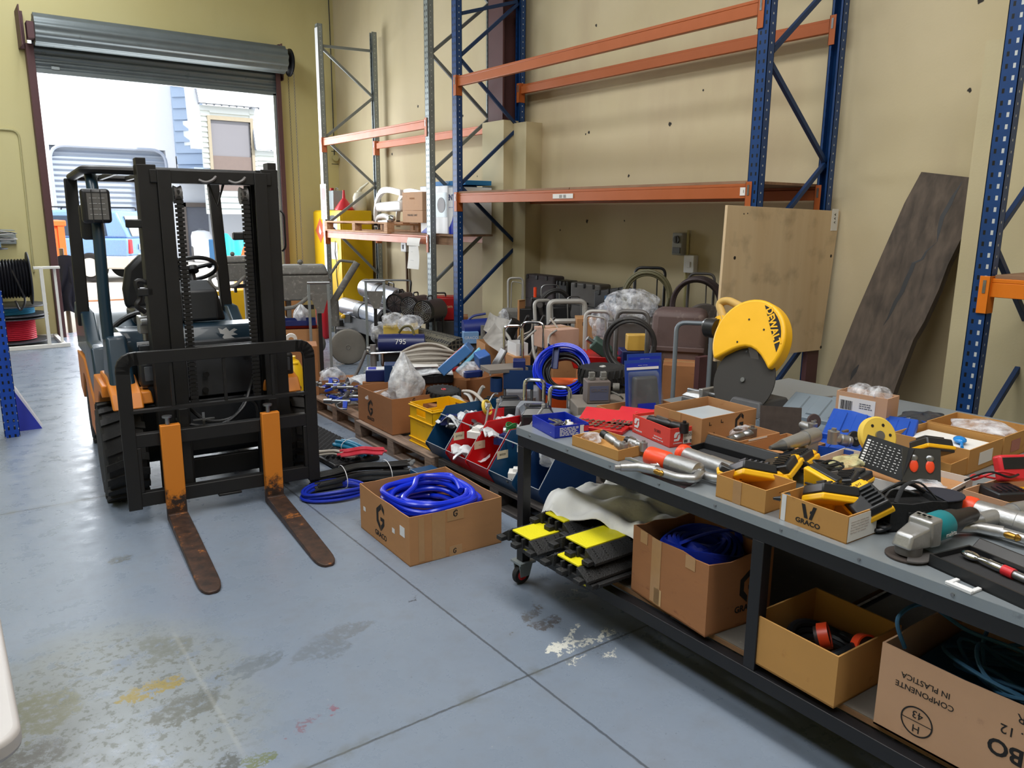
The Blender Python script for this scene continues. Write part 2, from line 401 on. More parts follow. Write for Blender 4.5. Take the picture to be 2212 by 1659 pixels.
def wall_mat(name, c, c2, c3, spots):
    mt, nt, b, o = _nodes(name); N = nt.nodes.new; L = nt.links.new
    tc = N('ShaderNodeTexCoord'); P = tc.outputs['Object']
    def noise(s, st=(1, 1, 1), d=5):
        mp = N('ShaderNodeMapping'); mp.inputs['Scale'].default_value = st; L(P, mp.inputs[0])
        n = N('ShaderNodeTexNoise'); n.inputs['Scale'].default_value = s; n.inputs['Detail'].default_value = d; L(mp.outputs[0], n.inputs[0]); return n.outputs['Fac']
    def rng(x, a, b2, c=0., d=1.):
        m = N('ShaderNodeMapRange'); m.inputs['From Min'].default_value = a; m.inputs['From Max'].default_value = b2
        m.inputs['To Min'].default_value = c; m.inputs['To Max'].default_value = d; L(x, m.inputs['Value']); return m.outputs[0]
    def mix(f, A, B):
        m = N('ShaderNodeMix'); m.data_type = 'RGBA'; L(f, m.inputs['Factor'])
        for k, x in (('A', A), ('B', B)):
            if isinstance(x, tuple): m.inputs[k].default_value = lin(x)
            else: L(x, m.inputs[k])
        return m.outputs['Result']
    col = mix(rng(noise(.7), .35, .65), c, c2)
    col = mix(rng(noise(1.5, (1, 1, .35)), .56, .78, 0, .5), col, c3)
    for (p, r) in spots:
        m = N('ShaderNodeVectorMath'); m.operation = 'DISTANCE'; L(P, m.inputs[0]); m.inputs[1].default_value = p
        ad = N('ShaderNodeMath'); ad.operation = 'MULTIPLY_ADD'; L(noise(60., d=2), ad.inputs[0]); ad.inputs[1].default_value = r*1.2; L(m.outputs['Value'], ad.inputs[2])
        col = mix(rng(ad.outputs[0], r*1.5, r*1.25), col, (44, 40, 36))
    L(col, b.inputs['Base Color']); b.inputs['Roughness'].default_value = .8
    bp = N('ShaderNodeBump'); bp.inputs['Strength'].default_value = .15; bp.inputs['Distance'].default_value = .004
    L(noise(70.), bp.inputs['Height']); L(bp.outputs[0], b.inputs['Normal'])
    return mt
def slab(name, a, b, m): return struct(G().box(*a, *b).build(name, m))
XW, YW, ZC = 5.55, 12.5, 6.0
slab('floor', (-6, -5, -.12), (XW, YW+.25, 0), floor_mat())
pts = [(1265, 290), (1272, 286), (1447, 268), (1519, 195), (2095, 195), (1268, 478), (1349, 477), (1358, 380), (2118, 1), (1210, 497), (1288, 55), (903, 230), (997, 240), (1000, 250), (847, 333), (1031, 381)]
Wm = wall_mat('cream_painted_wall', (196, 182, 146), (204, 190, 158), (174, 152, 126), [(tuple(atx(u, v, XW)), .012+.006*(i % 3)) for i, (u, v) in enumerate(pts)])
slab('wall_right', (XW, -5, 0), (XW+.2, YW+.25, ZC), Wm)
Wf = wall_mat('backlit_tinted_wall', (204, 192, 136), (208, 198, 146), (188, 176, 122), [])  # yellow-green cast of the backlit, shaded far wall is put into the colour
g = G(); g.box(-6, YW, 0, 1.28, YW+.25, ZC); g.box(4.56, YW, 0, XW, YW+.25, ZC); g.box(1.28, YW, 3.95, 4.56, YW+.25, ZC)
struct(g.build('wall_back', Wf))
slab('wall_left', (-6.2, -5, 0), (-6, YW+.25, ZC), Wf)
slab('wall_front', (-6.2, -5.2, 0), (XW+.2, -5, ZC), Wm)
slab('ceiling', (-6.2, -5.2, ZC), (XW+.2, YW+.25, ZC+.1), mat('ceiling_sheet', (150, 152, 146), .8))
# pilasters on the right wall and the steel column standing in the first
Wp = wall_mat('cream_painted_pilaster', (200, 188, 154), (192, 180, 142), (176, 160, 128), [])
slab('trim_1', (5.2, 7.3, 0), (XW, 7.72, 2.73), Wp)
slab('trim_2', (5.33, 7.06, 0), (XW, 7.3, 2.7), Wp)
slab('trim_3', (5.2, 1.55, 0), (XW, 2.35, 2.74), Wp)
M_mar = mat('maroon_steel', (84, 52, 54), .6, n=.2)
g = G(); g.box(5.24, 7.38, 2.73, 5.26, 7.66, ZC); g.box(5.5, 7.38, 2.73, 5.52, 7.66, ZC); g.box(5.26, 7.51, 2.73, 5.5, 7.53, ZC)
struct(g.build('trim_4', M_mar))
# ------------------------------------------------------------------ roller door
d1 = thing('door_1', 'grey steel roller shutter rolled up over the doorway, with maroon frame and chain', 'roller door', (0, 0, 0)); struct(d1)
M_sh = mat('shutter_steel', (112, 120, 122), .38, .35, n=.15, s=5, c2=(84, 92, 94), th=.62)
g = G(); pr = []
for i in range(48):
    a = 2*PI*i/48; pr.append((.185+.014*math.sin(a*11), a))
n = len(pr); X0, X1 = 1.33, 4.6
vs = [(x, 12.19+r*math.cos(a), 3.975+r*math.sin(a)) for x in (X0, X1) for r, a in pr]
g.add(vs, [(i, (i+1) % n, n+(i+1) % n, n+i) for i in range(n)]+[tuple(range(n-1, -1, -1)), tuple(range(n, 2*n))])
g.build('drum', M_sh, d1, ang=60)
g = G(); g.sheet(lambda u, v: (1.31+3.24*u, 12.375+.011*math.sin(v*2*PI*6), 4.0-.5*v), 1, 72, 0); g.build('curtain', M_sh, d1, ang=80)
G().box(1.31, 12.35, 3.475, 4.55, 12.4, 3.53).build('bottom_bar', M_sh, d1, .004)
G().box(1.5, 12.335, 3.53, 1.6, 12.35, 3.57).build('lock', M_galv, d1, .004)
for (a, b) in ((1.235, 1.325), (4.5, 4.575)):
    g = G(); g.box(a, 12.32, 0, b, 12.335, 3.82); g.box(a, 12.41, 0, b, 12.5, 3.82); g.box(a if a < 2 else b-.02, 12.335, 0, a+.02 if a < 2 else b, 12.41, 3.82)
    g.build('guide_rail', M_mar, d1, .002)
g = G(); g.box(4.455, 12.35, 0, 4.5, 12.45, 3.5); g.build('weather_strip', M_galv, d1)
g = G(); g.box(1.17, 12.05, 3.76, 1.185, 12.5, 4.22); g.box(1.185, 12.42, 3.76, 1.25, 12.5, 4.22); g.box(1.25, 12.1, 3.85, 1.33, 12.28, 4.05); g.build('bracket', M_mar, d1, .003)
g = G(); g.box(4.62, 12.34, 3.72, 4.635, 12.5, 4.24); g.box(4.6, 12.42, 3.72, 4.66, 12.5, 4.24); g.build('bracket', M_mar, d1, .003)
g = G(); g.lathe([(.02, 0), (.18, 0), (.2, .012), (.175, .02), (.2, .028), (.18, .04), (.02, .04)], 28, (4.66, 12.2, 3.95), 'x'); g.build('chain_wheel', M_black, d1)
g = G()
for X, Yc, z0 in ((4.69, 12.07, .72), (4.7, 12.33, .66)):
    z = 3.92; i = 0
    while z > z0:
        q = Matrix.Translation((X, Yc, z)) @ Matrix.Rotation(PI/2*(i % 2), 4, 'Z') @ Matrix.Rotation(PI/2, 4, 'X')
        g.T = q; g.lathe([(.009, -.003), (.013, 0), (.009, .003)], 6, closed=True); g.T = Matrix.Identity(4); z -= .021; i += 1
g.build('hoist_chain', M_tubed, d1)
# ------------------------------------------------------------------ small fittings on the walls
M_cream = mat('cream_conduit', (186, 178, 130), .6)
p0, p1, p2 = aty(0, 279, 12.49), aty(40, 283, 12.49), aty(72, 575, 12.49)
g = G(); g.tube(rnd([(-2, 12.485, p0.z), (p1.x, 12.485, p0.z), (p1.x-.02, 12.485, .9)], .1), .014, 8)
tag(g.build('wall_conduit', M_cream), 'painted cream conduit running along and down the wall left of the doorway', 'conduit')
t = thing('power_outlet', 'grey double power outlet on the wall above the cable reels', 'power outlet', (.78, 12.495, 1.35))
G().box(-.13, -.06, -.07, .1, 0, .07).build('housing', M_galv, t, .006)
g = G(); g.lathe([(0, -.01), (.035, -.008), (.04, 0)], 20, (.055, -.062, 0), 'y'); g.build('socket', M_tubed, t)
g = G(); g.lathe([(0, -.01), (.02, -.008), (.024, 0)], 20, (-.06, -.062, 0), 'y'); g.build('switch', M_blackp, t)
p = aty(726, 342, 12.49); t = thing('junction_hook', 'small round junction fitting on dark cable in the room corner', 'junction box', (5.47, 12.46, p.z))
g = G(); g.cyl((0, 0, 0), (0, -.05, 0), .05, n=20); g.build('box', mat('dull_cream', (176, 168, 120), .6), t); G().box(-.06, -.02, .1, .06, -.01, .11).build('upper_clip', M_black, t); G().box(-.06, -.02, -.1, .06, -.01, -.09).build('lower_clip', M_black, t)
g = G(); g.tube([(5.47, 12.47, 6), (5.475, 12.465, 4.2), (5.47, 12.47, p.z+.05)], .008, 6); g.build('cable', M_black)
o = bpy.data.objects[-1] if False else COL.objects[-1]; tag(o, 'thin dark cable dropping down the room corner from the ceiling', 'cable'); o.name = 'corner_cable'
a = atx(1478, 503, XW); t = thing('isolator_switch', 'grey isolator switch box on the cream wall above the power outlet', 'switch box', (XW, a.y, 1.46))
G().box(-.09, -.06, -.1, 0, .06, .1).build('housing', mat('switch_grey', (150, 150, 146), .5), t, .008)
g = G(); g.cyl((-.09, 0, .04), (-.11, 0, .04), .035); g.build('dial', M_greyp, t); G().box(-.115, -.008, .01, -.108, .008, .07).build('dial_handle', M_blackp, t)
G().box(-.1, -.045, -.085, -.088, .045, -.03).build('flap', M_greyp, t, .003)
b_ = atx(1497, 570, XW); t = thing('power_outlet', 'white power outlet with conduit below it, under the grey isolator', 'power outlet', (XW, b_.y, b_.z))
G().box(-.06, -.06, -.08, 0, .06, .08).build('housing', M_white, t, .006); G().box(-.066, -.02, -.03, -.06, .02, .02).build('switch', M_white, t, .002)
g = G(); g.tube([(-.02, .06, .3), (-.02, .06, -1.1)], .014, 8); g.build('conduit', M_cream, t)
a = atx(876, 533, XW); t = thing('light_switch', 'white light switch with brown pipe below it, behind the silver rack', 'light switch', (XW, a.y, a.z))
G().box(-.05, -.1, -.07, 0, .05, .07).build('plate', M_white, t, .004); G().box(-.06, -.03, -.03, -.05, .0, .03).build('rocker', M_greyp, t)
g = G(); g.tube([(-.03, -.08, .05), (-.03, -.1, -1.25)], .02, 8); g.build('pipe', mat('brown_pipe', (104, 78, 58), .5), t)

# ================================================================== OUTSIDE
slab('ground', (-40, YW+.25, -.1), (60, 90, -.02), mat('pale_concrete_yard', (196, 190, 180), .9, n=.1, s=2))
YF = 31.
bd = thing('white_building', 'tall white building across the yard with grey ribbed shutter', 'building', (0, 0, 0))
M_wb = mat('white_render', (226, 228, 232), .85, n=.03)
a, b_ = aty(372, 400, YF).x, aty(115, 400, YF); c_ = aty(357, 325, YF); dx = (b_.x, c_.x); zt = c_.z
g = G(); g.box(-14, YF, 0, dx[0], YF+6, 14); g.box(dx[1], YF, 0, a+.3, YF+6, 14); g.box(dx[0], YF, zt, dx[1], YF+6, 14)
g.build('wall', M_wb, bd)
g = G(); nn = 44
g.sheet(lambda u, v: (dx[0]+(dx[1]-dx[0])*u, YF+.25+.035*math.sin(v*2*PI*nn/2), zt*v), 1, nn*5); g.build('roller_shutter', mat('pale_grey_shutter', (150, 160, 176), .6, n=.04), bd, ang=80)
g = G(); g.tube(rnd([(dx[0], YF+.03, 0), (dx[0], YF+.03, zt), (dx[1], YF+.03, zt), (dx[1], YF+.03, 0)], .5, 6), .06, 6); g.build('shutter_frame', mat('pale_frame', (160, 168, 184), .6), bd)
# neighbouring house with weatherboards
h = thing('house', 'pale weatherboard house with steep metal roof and tall window across the yard', 'house', (0, 0, 0))
YH = 28.5
def q(u, v, y=YH): return aty(u, v, y)
M_wbd = mat('grey_blue_weatherboard', (150, 168, 192), .75, n=.05); M_wbw = mat('white_weatherboard', (206, 210, 206), .75, n=.04)
# recessed side wing (boards), from the white building to the corner
g = G(); x0, x1 = q(374, 300, YF).x, q(438, 300, 30.).x; z0, z1 = q(400, 378, 30.3).z, 13.
nb = 26
for i in range(nb):
    za = z0+(z1-z0)*i/nb; zb = z0+(z1-z0)*(i+1)/nb
    g.hexa([(x0, YF-.35, za), (x1, YH+1.2, za), (x1, YH+1.4, za), (x0, YF-.15, za), (x0, YF-.24, zb), (x1, YH+1.32, zb), (x1, YH+1.4, zb), (x0, YF-.15, zb)])
g.build('side_wall', M_wbd, h)
a1 = q(392, 262, 30.6); b1 = q(408, 315, 30.4)
G().hexa([(a1.x, 30.42, b1.z), (b1.x, 30.2, b1.z), (b1.x, 30.4, b1.z), (a1.x, 30.6, b1.z), (a1.x, 30.42, a1.z), (b1.x, 30.2, a1.z), (b1.x, 30.4, a1.z), (a1.x, 30.6, a1.z)]).build('small_window', mat('window_pale', (206, 214, 222), .2), h, .01)
# gable front with tall window
xl, xr = q(436, 300).x, q(700, 300).x; zb, ztp = q(500, 400).z, q(500, 232).z
wl, wr = q(456, 300).x, q(541, 300).x; wt, wbm = q(500, 262).z, q(500, 412).z
g = G()
def boards(g, xa, xb, za, zb_, y, st=.17):
    k = max(1, int((zb_-za)/st))
    for i in range(k):
        z_ = za+(zb_-za)*i/k; z2 = za+(zb_-za)*(i+1)/k
        g.hexa([(xa, y-.06, z_), (xb, y-.06, z_), (xb, y+.1, z_), (xa, y+.1, z_), (xa, y+.01, z2), (xb, y+.01, z2), (xb, y+.1, z2), (xa, y+.1, z2)])
boards(g, xl, wl, wbm-.8, ztp, YH); boards(g, wr, xr+3, wbm-.8, q(560, 325).z, YH); boards(g, wl, wr, wt, ztp, YH); boards(g, wr, q(552, 300).x, wbm, ztp, YH); boards(g, wl, wr, wbm-.8, wbm, YH)
g.build('front_wall', M_wbw, h)
t_ = G(); w_ = .1
t_.box(wl-w_, YH-.08, wbm, wl, YH+.05, wt); t_.box(wr, YH-.08, wbm, wr+w_, YH+.05, wt); t_.box(wl-w_, YH-.08, wt, wr+w_, YH+.05, wt+.14); t_.build('window_frame', mat('taupe_frame', (150, 140, 120), .6), h)
mt, nt, b, o_ = _nodes('window_glass_dark'); b.inputs['Base Color'].default_value = lin((120, 118, 122)); b.inputs['Roughness'].default_value = .08; _M['gl'] = mt
G().box(wl, YH+.02, wbm, wr, YH+.05, wt).build('window_pane', mt, h)
G().box(wl, YH-.02, wbm, wr, YH+.015, q(500, 338).z).build('window_blind', mat('dark_blind', (112, 98, 92), .7), h)
# metal roof planes with standing seams
M_roof = mat('white_metal_roof', (204, 208, 214), .5, n=.03); M_seam = mat('roof_seam', (110, 116, 126), .6)
def roof(p00, p10, p11, p01, k, nm):
    g = G(); g.add([p00, p10, p11, p01], [(0, 1, 2, 3)]); n_ = (Vector(p10)-Vector(p00)).cross(Vector(p01)-Vector(p00)).normalized()*-.06
    g.add([Vector(x)-n_ for x in (p00, p10, p11, p01)], [(3, 2, 1, 0)]); o = g.build(nm, M_roof, h)
    s_ = G()
    for i in range(k+1):
        a_ = Vector(p00).lerp(Vector(p10), i/k); b2 = Vector(p01).lerp(Vector(p11), i/k); s_.bar(a_, b2, .05, .08)
    s_.build('seam', M_seam, o)
A = q(420, 190, 31.5); B = q(560, 205, 31.5)
roof((xl-.1, YH-.3, ztp), (q(556, 300).x, YH-.3, ztp), (B.x+1, 33, 13.), (A.x-.3, 33, 13.), 8, 'dormer_roof')
roof((q(548, 320).x, YH-.2, q(560, 325).z), (xr+3, YH-.2, q(560, 325).z), (xr+3, YH+2.2, 14.), (q(545, 300).x, YH+2.2, 14.), 10, 'main_roof')
c1 = q(418, 195, 29.5); c2 = q(437, 322, YH-.1)
g = G(); g.hexa([(c2.x-.35, YH-.2, c2.z), (c2.x, YH-.2, c2.z), (c2.x, YH, c2.z), (c2.x-.35, YH, c2.z), (c1.x-.45, YH+1.2, 13), (c1.x+.1, YH+1.2, 13), (c1.x+.1, YH+1.4, 13), (c1.x-.45, YH+1.4, 13)]); g.build('gable_trim', M_wb, h)
# ground floor under the overhang
zo = q(450, 372, 29.).z
G().box(x0, YF-.3, 0, xr+6, YF-.05, zo+.6).build('lower_wall', mat('pale_lower_wall', (206, 210, 218), .8, n=.03), h)
G().box(x0, YH, zo, xr+6, YF-.05, zo+.12).build('overhang', M_wbd, h)
dl, dr, dt = aty(405, 500, YF-.35).x, aty(452, 500, YF-.35).x, aty(430, 447, YF-.35).z
G().box(dl, YF-.36, 0, dr, YF-.3, dt).build('door', mat('slate_door', (96, 100, 112), .6), h); g = G(); g.box(dl-.15, YF-.42, 0, dl, YF-.3, dt+.15); g.box(dl-.15, YF-.42, dt, dr+.15, YF-.3, dt+.15); g.build('door_frame', mat('dark_door_frame', (100, 92, 88), .7), h)
# blue four-wheel drive
M_cb = mat('car_blue', (120, 158, 204), .25, .3, n=.05, coat=.5); M_cs = mat('car_silver', (200, 198, 190), .35, .3, n=.05); M_cg = mat('car_glass', (38, 56, 78), .08, n=.1)
cp = at(205, 608); fw = Vector((-.79, .61, 0)); yaw = math.atan2(fw.y, fw.x)
car = thing('parked_car', 'blue and silver four-wheel drive parked in the yard beyond the doorway', 'car', cp, yaw)
# local: x forward, y left (away), origin at the near rear wheel; near side is y=0 plane facing -y?
sgn = 1
Wd = 1.7
def side(poly, y0, y1, nm, m, bev=.03):
    g = G(); M = Matrix(((1, 0, 0, 0), (0, 0, 1, 0), (0, 1, 0, 0), (0, 0, 0, 1)))
    g.prism(poly, y0, y1, M); g.f = [f[::-1] for f in g.f]; return g.build(nm, m, car, bev)
yn, yf = .1, .1-Wd
side([(-.95, .62), (3.5, .62), (3.55, .95), (2.5, 1.08), (-.98, 1.08)], yf, yn, 'body', M_cb, .05)
side([(-1.0, .32), (3.55, .32), (3.58, .64), (-1.02, .64)], yf-.02, yn+.02, 'lower_cladding', M_cs, .04)
side([(-.98, 1.07), (2.35, 1.07), (1.7, 1.72), (.2, 1.78), (-.72, 1.74)], yf+.08, yn-.08, 'cabin', M_cb, .06)
side([(-.45, 1.13), (.35, 1.13), (.3, 1.62), (-.4, 1.62)], yn-.095, yn-.065, 'rear_side_window', M_cg, .01)
side([(.45, 1.13), (1.05, 1.13), (1.0, 1.62), (.42, 1.62)], yn-.095, yn-.065, 'door_window', M_cg, .01)
side([(1.15, 1.13), (2.1, 1.13), (1.6, 1.62), (1.12, 1.62)], yn-.095, yn-.065, 'door_window', M_cg, .01)
G().hexa([(-1.0, yf+.25, 1.12), (-.97, yf+.25, 1.12), (-.97, yn-.25, 1.12), (-1.0, yn-.25, 1.12), (-.82, yf+.3, 1.62), (-.78, yf+.3, 1.62), (-.78, yn-.3, 1.62), (-.82, yn-.3, 1.62)]).build('rear_window', mat('car_glass_pale', (150, 150, 145), .1), car, .01)
for yy in (yn-.2, yf+.05):
    g = G(); g.box(-1.01, yy, .7, -.93, yy+.15, 1.05); g.build('tail_light', M_redp, car, .02)
G().box(-1.02, (yn+yf)/2-.3, .78, -.98, (yn+yf)/2+.3, .92).build('number_plate', M_paper, car, .005)
G().box(-1.14, yf, .38, -.95, yn, .62).build('bumper', M_cs, car, .04)
for yy in (yn-.2, yf+.2):
    g = G(); g.tube(rnd([(-.5, yy, 1.74), (-.5, yy, 1.83), (1.5, yy, 1.83), (1.5, yy, 1.74)], .06), .02, 6); g.build('roof_rail', M_blackp, car)
def wheel(x, y, s):
    g = G(); g.lathe([(.2, -.11), (.33, -.12), (.36, -.09), (.36, .09), (.33, .12), (.2, .11)], 32, (x, y, .36), 'y'); w = g.build('wheel', M_rubber, car)
    g = G(); g.lathe([(0, -.02), (.05, -.04), (.07, 0), (.2, .02), (.23, 0), (.23, .05), (0, .05)], 28, (x, y+.1*s, .36), 'y')
    if s > 0: g.f = [f[::-1] for f in g.f]
    for k in range(5):
        a_ = 2*PI*k/5; g.bar((x+.05*math.cos(a_), y+.12*s, .36+.05*math.sin(a_)), (x+.21*math.cos(a_), y+.12*s, .36+.21*math.sin(a_)), .06, .03, (0, 1, 0))
    g.build('rim', M_cs, w)
for xx in (0, 2.68):
    wheel(xx, yn-.08, 1); wheel(xx, yf+.08, -1)
g = G(); g.lathe([(.0, -.1), (.36, -.12), (.38, 0), (.36, .02), (0, .02)], 32, (-1.08, (yn+yf)/2, 1.0), 'x')
# orange skip and clutter in the yard
g = G(); a, b_ = at(101, 566), at(140, 566); y_ = 19.; a, b_ = aty(96, 480, y_), aty(137, 480, y_)
t = thing('orange_skip', 'orange metal skip panel standing in the yard left of the car', 'skip', (0, 0, 0)); M_or2 = mat('orange_skip_paint', (236, 104, 46), .5, n=.08)
G().box(a.x-.6, y_, 0, b_.x, y_+1.2, a.z-.08).build('body', M_or2, t, .02); G().box(a.x-.66, y_-.06, a.z-.08, b_.x+.04, y_+1.26, a.z+.04).build('rim', M_or2, t, .02); G().box(b_.x-.12, y_-.04, 0, b_.x, y_, a.z-.08).build('rib', M_or2, t)
yb = 26.; a, b_ = aty(478, 520, yb), aty(600, 520, yb)
t = thing('blue_skip', 'blue skip with orange panel in the yard right of the forklift mast', 'skip', (0, 0, 0)); G().box(a.x, yb, 0, b_.x+1, yb+1.5, a.z).build('body', mat('skip_blue', (40, 110, 160), .5), t, .03)
G().box(aty(520, 540, yb).x, yb-.04, .3, b_.x, yb, aty(520, 532, yb).z).build('orange_panel', M_or2, t, .01)
a2, b2 = aty(478, 512, yb-.1), aty(532, 512, yb-.1); M_tarp = mat('teal_tarpaulin', (50, 190, 205), .5, n=.15)
g = G(); g.sheet(lambda u, v: (a2.x+(b2.x-a2.x)*u, yb-.12-.12*v+.03*math.sin(u*17), a2.z+.12*math.sin(u*9)*(1-v)-1.1*v*(.6+.4*math.sin(u*5))), 24, 10, .01)
tag(g.build('tarpaulin', M_tarp), 'teal tarpaulin draped over the blue skip in the yard', 'tarpaulin')
p = aty(437, 540, 29.6); t = thing('water_drum', 'white plastic drum beside the door across the yard', 'drum', (p.x, p.y, 0)); g = G(); g.lathe([(.33, 0), (.35, .05), (.35, .9), (.3, 1.05), (.12, 1.1)], 24); g.build('body', M_wb, t); g = G(); g.lathe([(.08, 1.1), (.08, 1.16), (0, 1.16)], 14); g.build('lid', M_greyp, t)
p = aty(424, 540, 29.6); t = thing('gas_bottle', 'small dark gas bottle left of the white drum in the yard', 'gas bottle', (p.x, p.y, 0)); g = G(); g.lathe([(.15, 0), (.17, .05), (.17, .5), (.1, .62), (.05, .66)], 20); g.build('body', M_tubed, t); g = G(); g.cyl((0, 0, .66), (0, 0, .75), .04); g.build('valve', M_black, t)
p = at(180, 655, .0)
bx = thing('cardboard_box', 'flattened open cardboard box on the ground just outside the doorway', 'box', (2.3, 13.6, 0), .2); G().box(-.3, -.25, 0, .3, .25, .3).build('body', M_card4, bx, .004); G().hexa([(-.3, -.26, .3), (.3, -.26, .3), (.3, -.25, .3), (-.3, -.25, .3), (-.28, -.42, .2), (.28, -.42, .2), (.28, -.41, .21), (-.28, -.41, .21)]).build('flap', M_card4, bx)
# coat hung in the doorway
pc = aty(135, 560, 12.75)
t = thing('hanging_coat', 'dark blue coat hanging over a post at the left side of the doorway', 'coat', (pc.x, 12.72, 0)); M_coat = mat('dark_navy_cloth', (34, 34, 48), .85, n=.3)
g = G(); g.sheet(lambda u, v: (-.16+.36*u+.05*math.sin(v*6), .06*math.sin(u*14+v*3)*v-.05, aty(135, 560, 12.7).z-.86*v*(1-.12*math.sin(u*3.5))+.06*math.sin(u*PI)), 20, 16, .03); g.build('body', M_coat, t)
g = G(); g.tube([(.1, 0, .95), (.13, -.02, .6), (.1, 0, .35)], [.07, .09, .06], 10); g.build('sleeve', M_coat, t)
g = G(); g.tube([(0, .05, 0), (0, .05, 1.2)], .03, 8); g.build('post', mat('brown_post', (96, 78, 64), .8), t)

# ================================================================== LEFT OF THE FORKLIFT
# reels
M_flange = mat('reel_flange', (44, 46, 54), .5, n=.2)
def reel(nm, label, p, r, rc, w, mcol, cable, ax='z', turns=14, rot=(0, 0, 0)):
    t = thing(nm, label, 'cable reel', p, rot=rot, group=None)
    for s in (0, 1):
        g = G(); z = s*w; g.lathe([(.03, z-.008), (r, z-.008), (r+.004, z), (r, z+.008), (.03, z+.008)], 36); g.build('flange', M_flange, t)
    g = G()
    for i in range(turns):
        z = cable+(w-2*cable)*(i+.5)/turns; g.lathe([(rc-cable*.9, z-cable*.9), (rc, z-cable*.6), (rc+cable*.55, z), (rc, z+cable*.6), (rc-cable*.9, z+cable*.9)], 32)
    g.build('wound_cable', mcol, t); return t
M_cbl = mat('black_cable', (26, 26, 32), .35, n=.2); M_cyan = mat('cyan_cable', (70, 160, 205), .45, n=.1); M_redc = mat('red_cable', (200, 44, 66), .45, n=.1); M_bluel = mat('pale_blue_cable', (130, 160, 180), .5, n=.1)
fx, fy = .62, 11.95
fr = thing('reel_stand', 'white square-tube stand under the cable reels beside the doorway', 'stand', (0, 0, 0)); M_wt = mat('white_square_tube', (224, 222, 216), .5, n=.06)
g = G(); g.box(-.6, 11.4, 0, 1.26, 11.45, .05); g.box(-.6, 12.36, 0, 1.2, 12.4, .05); g.box(1.17, 11.45, 0, 1.22, 12.4, .05); g.build('base', M_wt, fr, .004)
g = G(); g.box(1.01, 11.41, .05, 1.05, 11.45, 1.02); g.box(1.17, 11.5, .05, 1.2, 11.53, 1.02); g.box(.95, 11.42, 1.0, 1.24, 11.5, 1.03); g.build('upright', M_wt, fr, .003)
reel('cable_reel', 'reel of red cable at the bottom of the stack by the doorway', (.7, 11.95, .06), .4, .24, .3, M_redc, .014, turns=11)
reel('cable_reel', 'reel of bright blue cable above the red one', (.68, 11.95, .4), .42, .27, .12, M_cyan, .012, turns=6)
reel('cable_reel', 'large reel of black cable lying on its side over the blue reel', (.42, 11.75, .87), .33, .24, .5, M_cbl, .017, turns=14, rot=(0, R(90), 0))
g = G(); g.tube(cr([(.72, 11.45, 1.0), (.78, 11.43, .8), (.82, 11.43, .62), (.76, 11.44, .5), (.72, 11.45, .62)], 6), .012, 8)
tag(g.build('loose_cable_end', M_cbl), 'loose black cable end hanging from the black reel', 'cable')
reel('cable_reel', 'small coil of pale blue cable on top of the black reel', (.5, 11.95, 1.24), .24, .17, .1, M_bluel, .013, turns=4)
t = thing('paper_stack', 'stack of paper sheets curling over at the top of the reel pile', 'paper', (.55, 11.8, 1.37))
for i in range(7):
    g = G(); g.sheet(lambda u, v: (-.4+.66*u+.02*i % .03, -.3+.5*v, .02*i+.012*math.sin(u*5+i)-.05*max(0, u-.75)*(i % 3)), 10, 3, .008); g.build('sheet', M_paper if i % 2 else M_galv, t)
t = thing('leaning_board', 'small blue and white board leaning behind the foot of the bright blue upright', 'board', (.42, 7.2, 0)); g = G(); g.hexa([(-.15, -.1, 0), (.1, -.1, 0), (.1, -.08, 0), (-.15, -.08, 0), (-.15, 0, .3), (-.06, 0, .32), (-.06, .02, .32), (-.15, .02, .3)]); g.build('sheet', M_royal, t); g = G(); g.hexa([(-.15, -.075, .02), (.1, -.075, .02), (.11, -.06, .02), (-.15, -.06, .02), (-.15, .03, .34), (-.05, .03, .34), (-.04, .045, .34), (-.15, .045, .34)]); g.build('face_sheet', M_white, t)
# blue upright at the far left
M_br = mat('bright_rack_blue', (22, 72, 172), .38, .1, n=.08)
def holes(g, x0, x1, y, z0, z1, dirx, st=.05):
    pass
a, b_ = at(62*.0+58, 945), at(155, 945)
pb = at(28, 945)
t = thing('rack_upright', 'bright blue perforated rack upright at the left edge of the room', 'rack upright', (pb.x, pb.y, 0))
hh = 1.12; g = G(); g.box(-.05, 0, 0, .05, .004, hh); g.box(-.05, 0, 0, -.045, .07, hh); g.box(.045, 0, 0, .05, .07, hh); g.build('post', perf('bright_perforated_blue', (22, 72, 172), 'x'), t, .001)
for z in (.09, .13):
    for x in (-.02, .02): g = G(); g.cyl((x, -.001, z), (x, -.005, z), .005, n=8); g.build('bolt', M_steel, t)
t = thing('cardboard_sheet', 'edge of a brown cardboard carton behind the blue upright at the left edge', 'box', (pb.x-.42, pb.y-.3, 0)); G().box(-.3, 0, 0, .13, .5, .3).build('body', M_card2, t, .003)
G().box(-.3, -.003, .12, .13, 0, .16).build('tape', M_tape, t)
# white table in the near left corner
t = thing('white_table', 'white plastic trestle table, only its rounded corner showing at the lower left', 'table', (0, 0, 0))
tz = .74; c = at(36, 1560, tz)
yA, yB = c.y+.9, c.y-.05
e1, e2 = at(2, 1340, tz), at(40, 1540, tz)
dirv = Vector((e1.x-e2.x, e1.y-e2.y, 0)).normalized(); nrm = Vector((-dirv.y, dirv.x, 0))
if nrm.x > 0: nrm = -nrm
e3 = Vector((e2.x, e2.y, 0)); poly = []
p_end = e3-dirv*.03
for k in range(7):
    a_ = k/6*PI/2; poly.append(p_end+nrm*.06*(1-math.cos(a_))-dirv*.06*math.sin(a_))
P_ = [e3+dirv*1.5]+poly+[p_end+nrm*.8-dirv*.06, e3+dirv*1.5+nrm*.8]
M_wtab = mat('white_table_plastic', (184, 180, 178), .4, n=.05, c2=(170, 160, 154), th=.66)
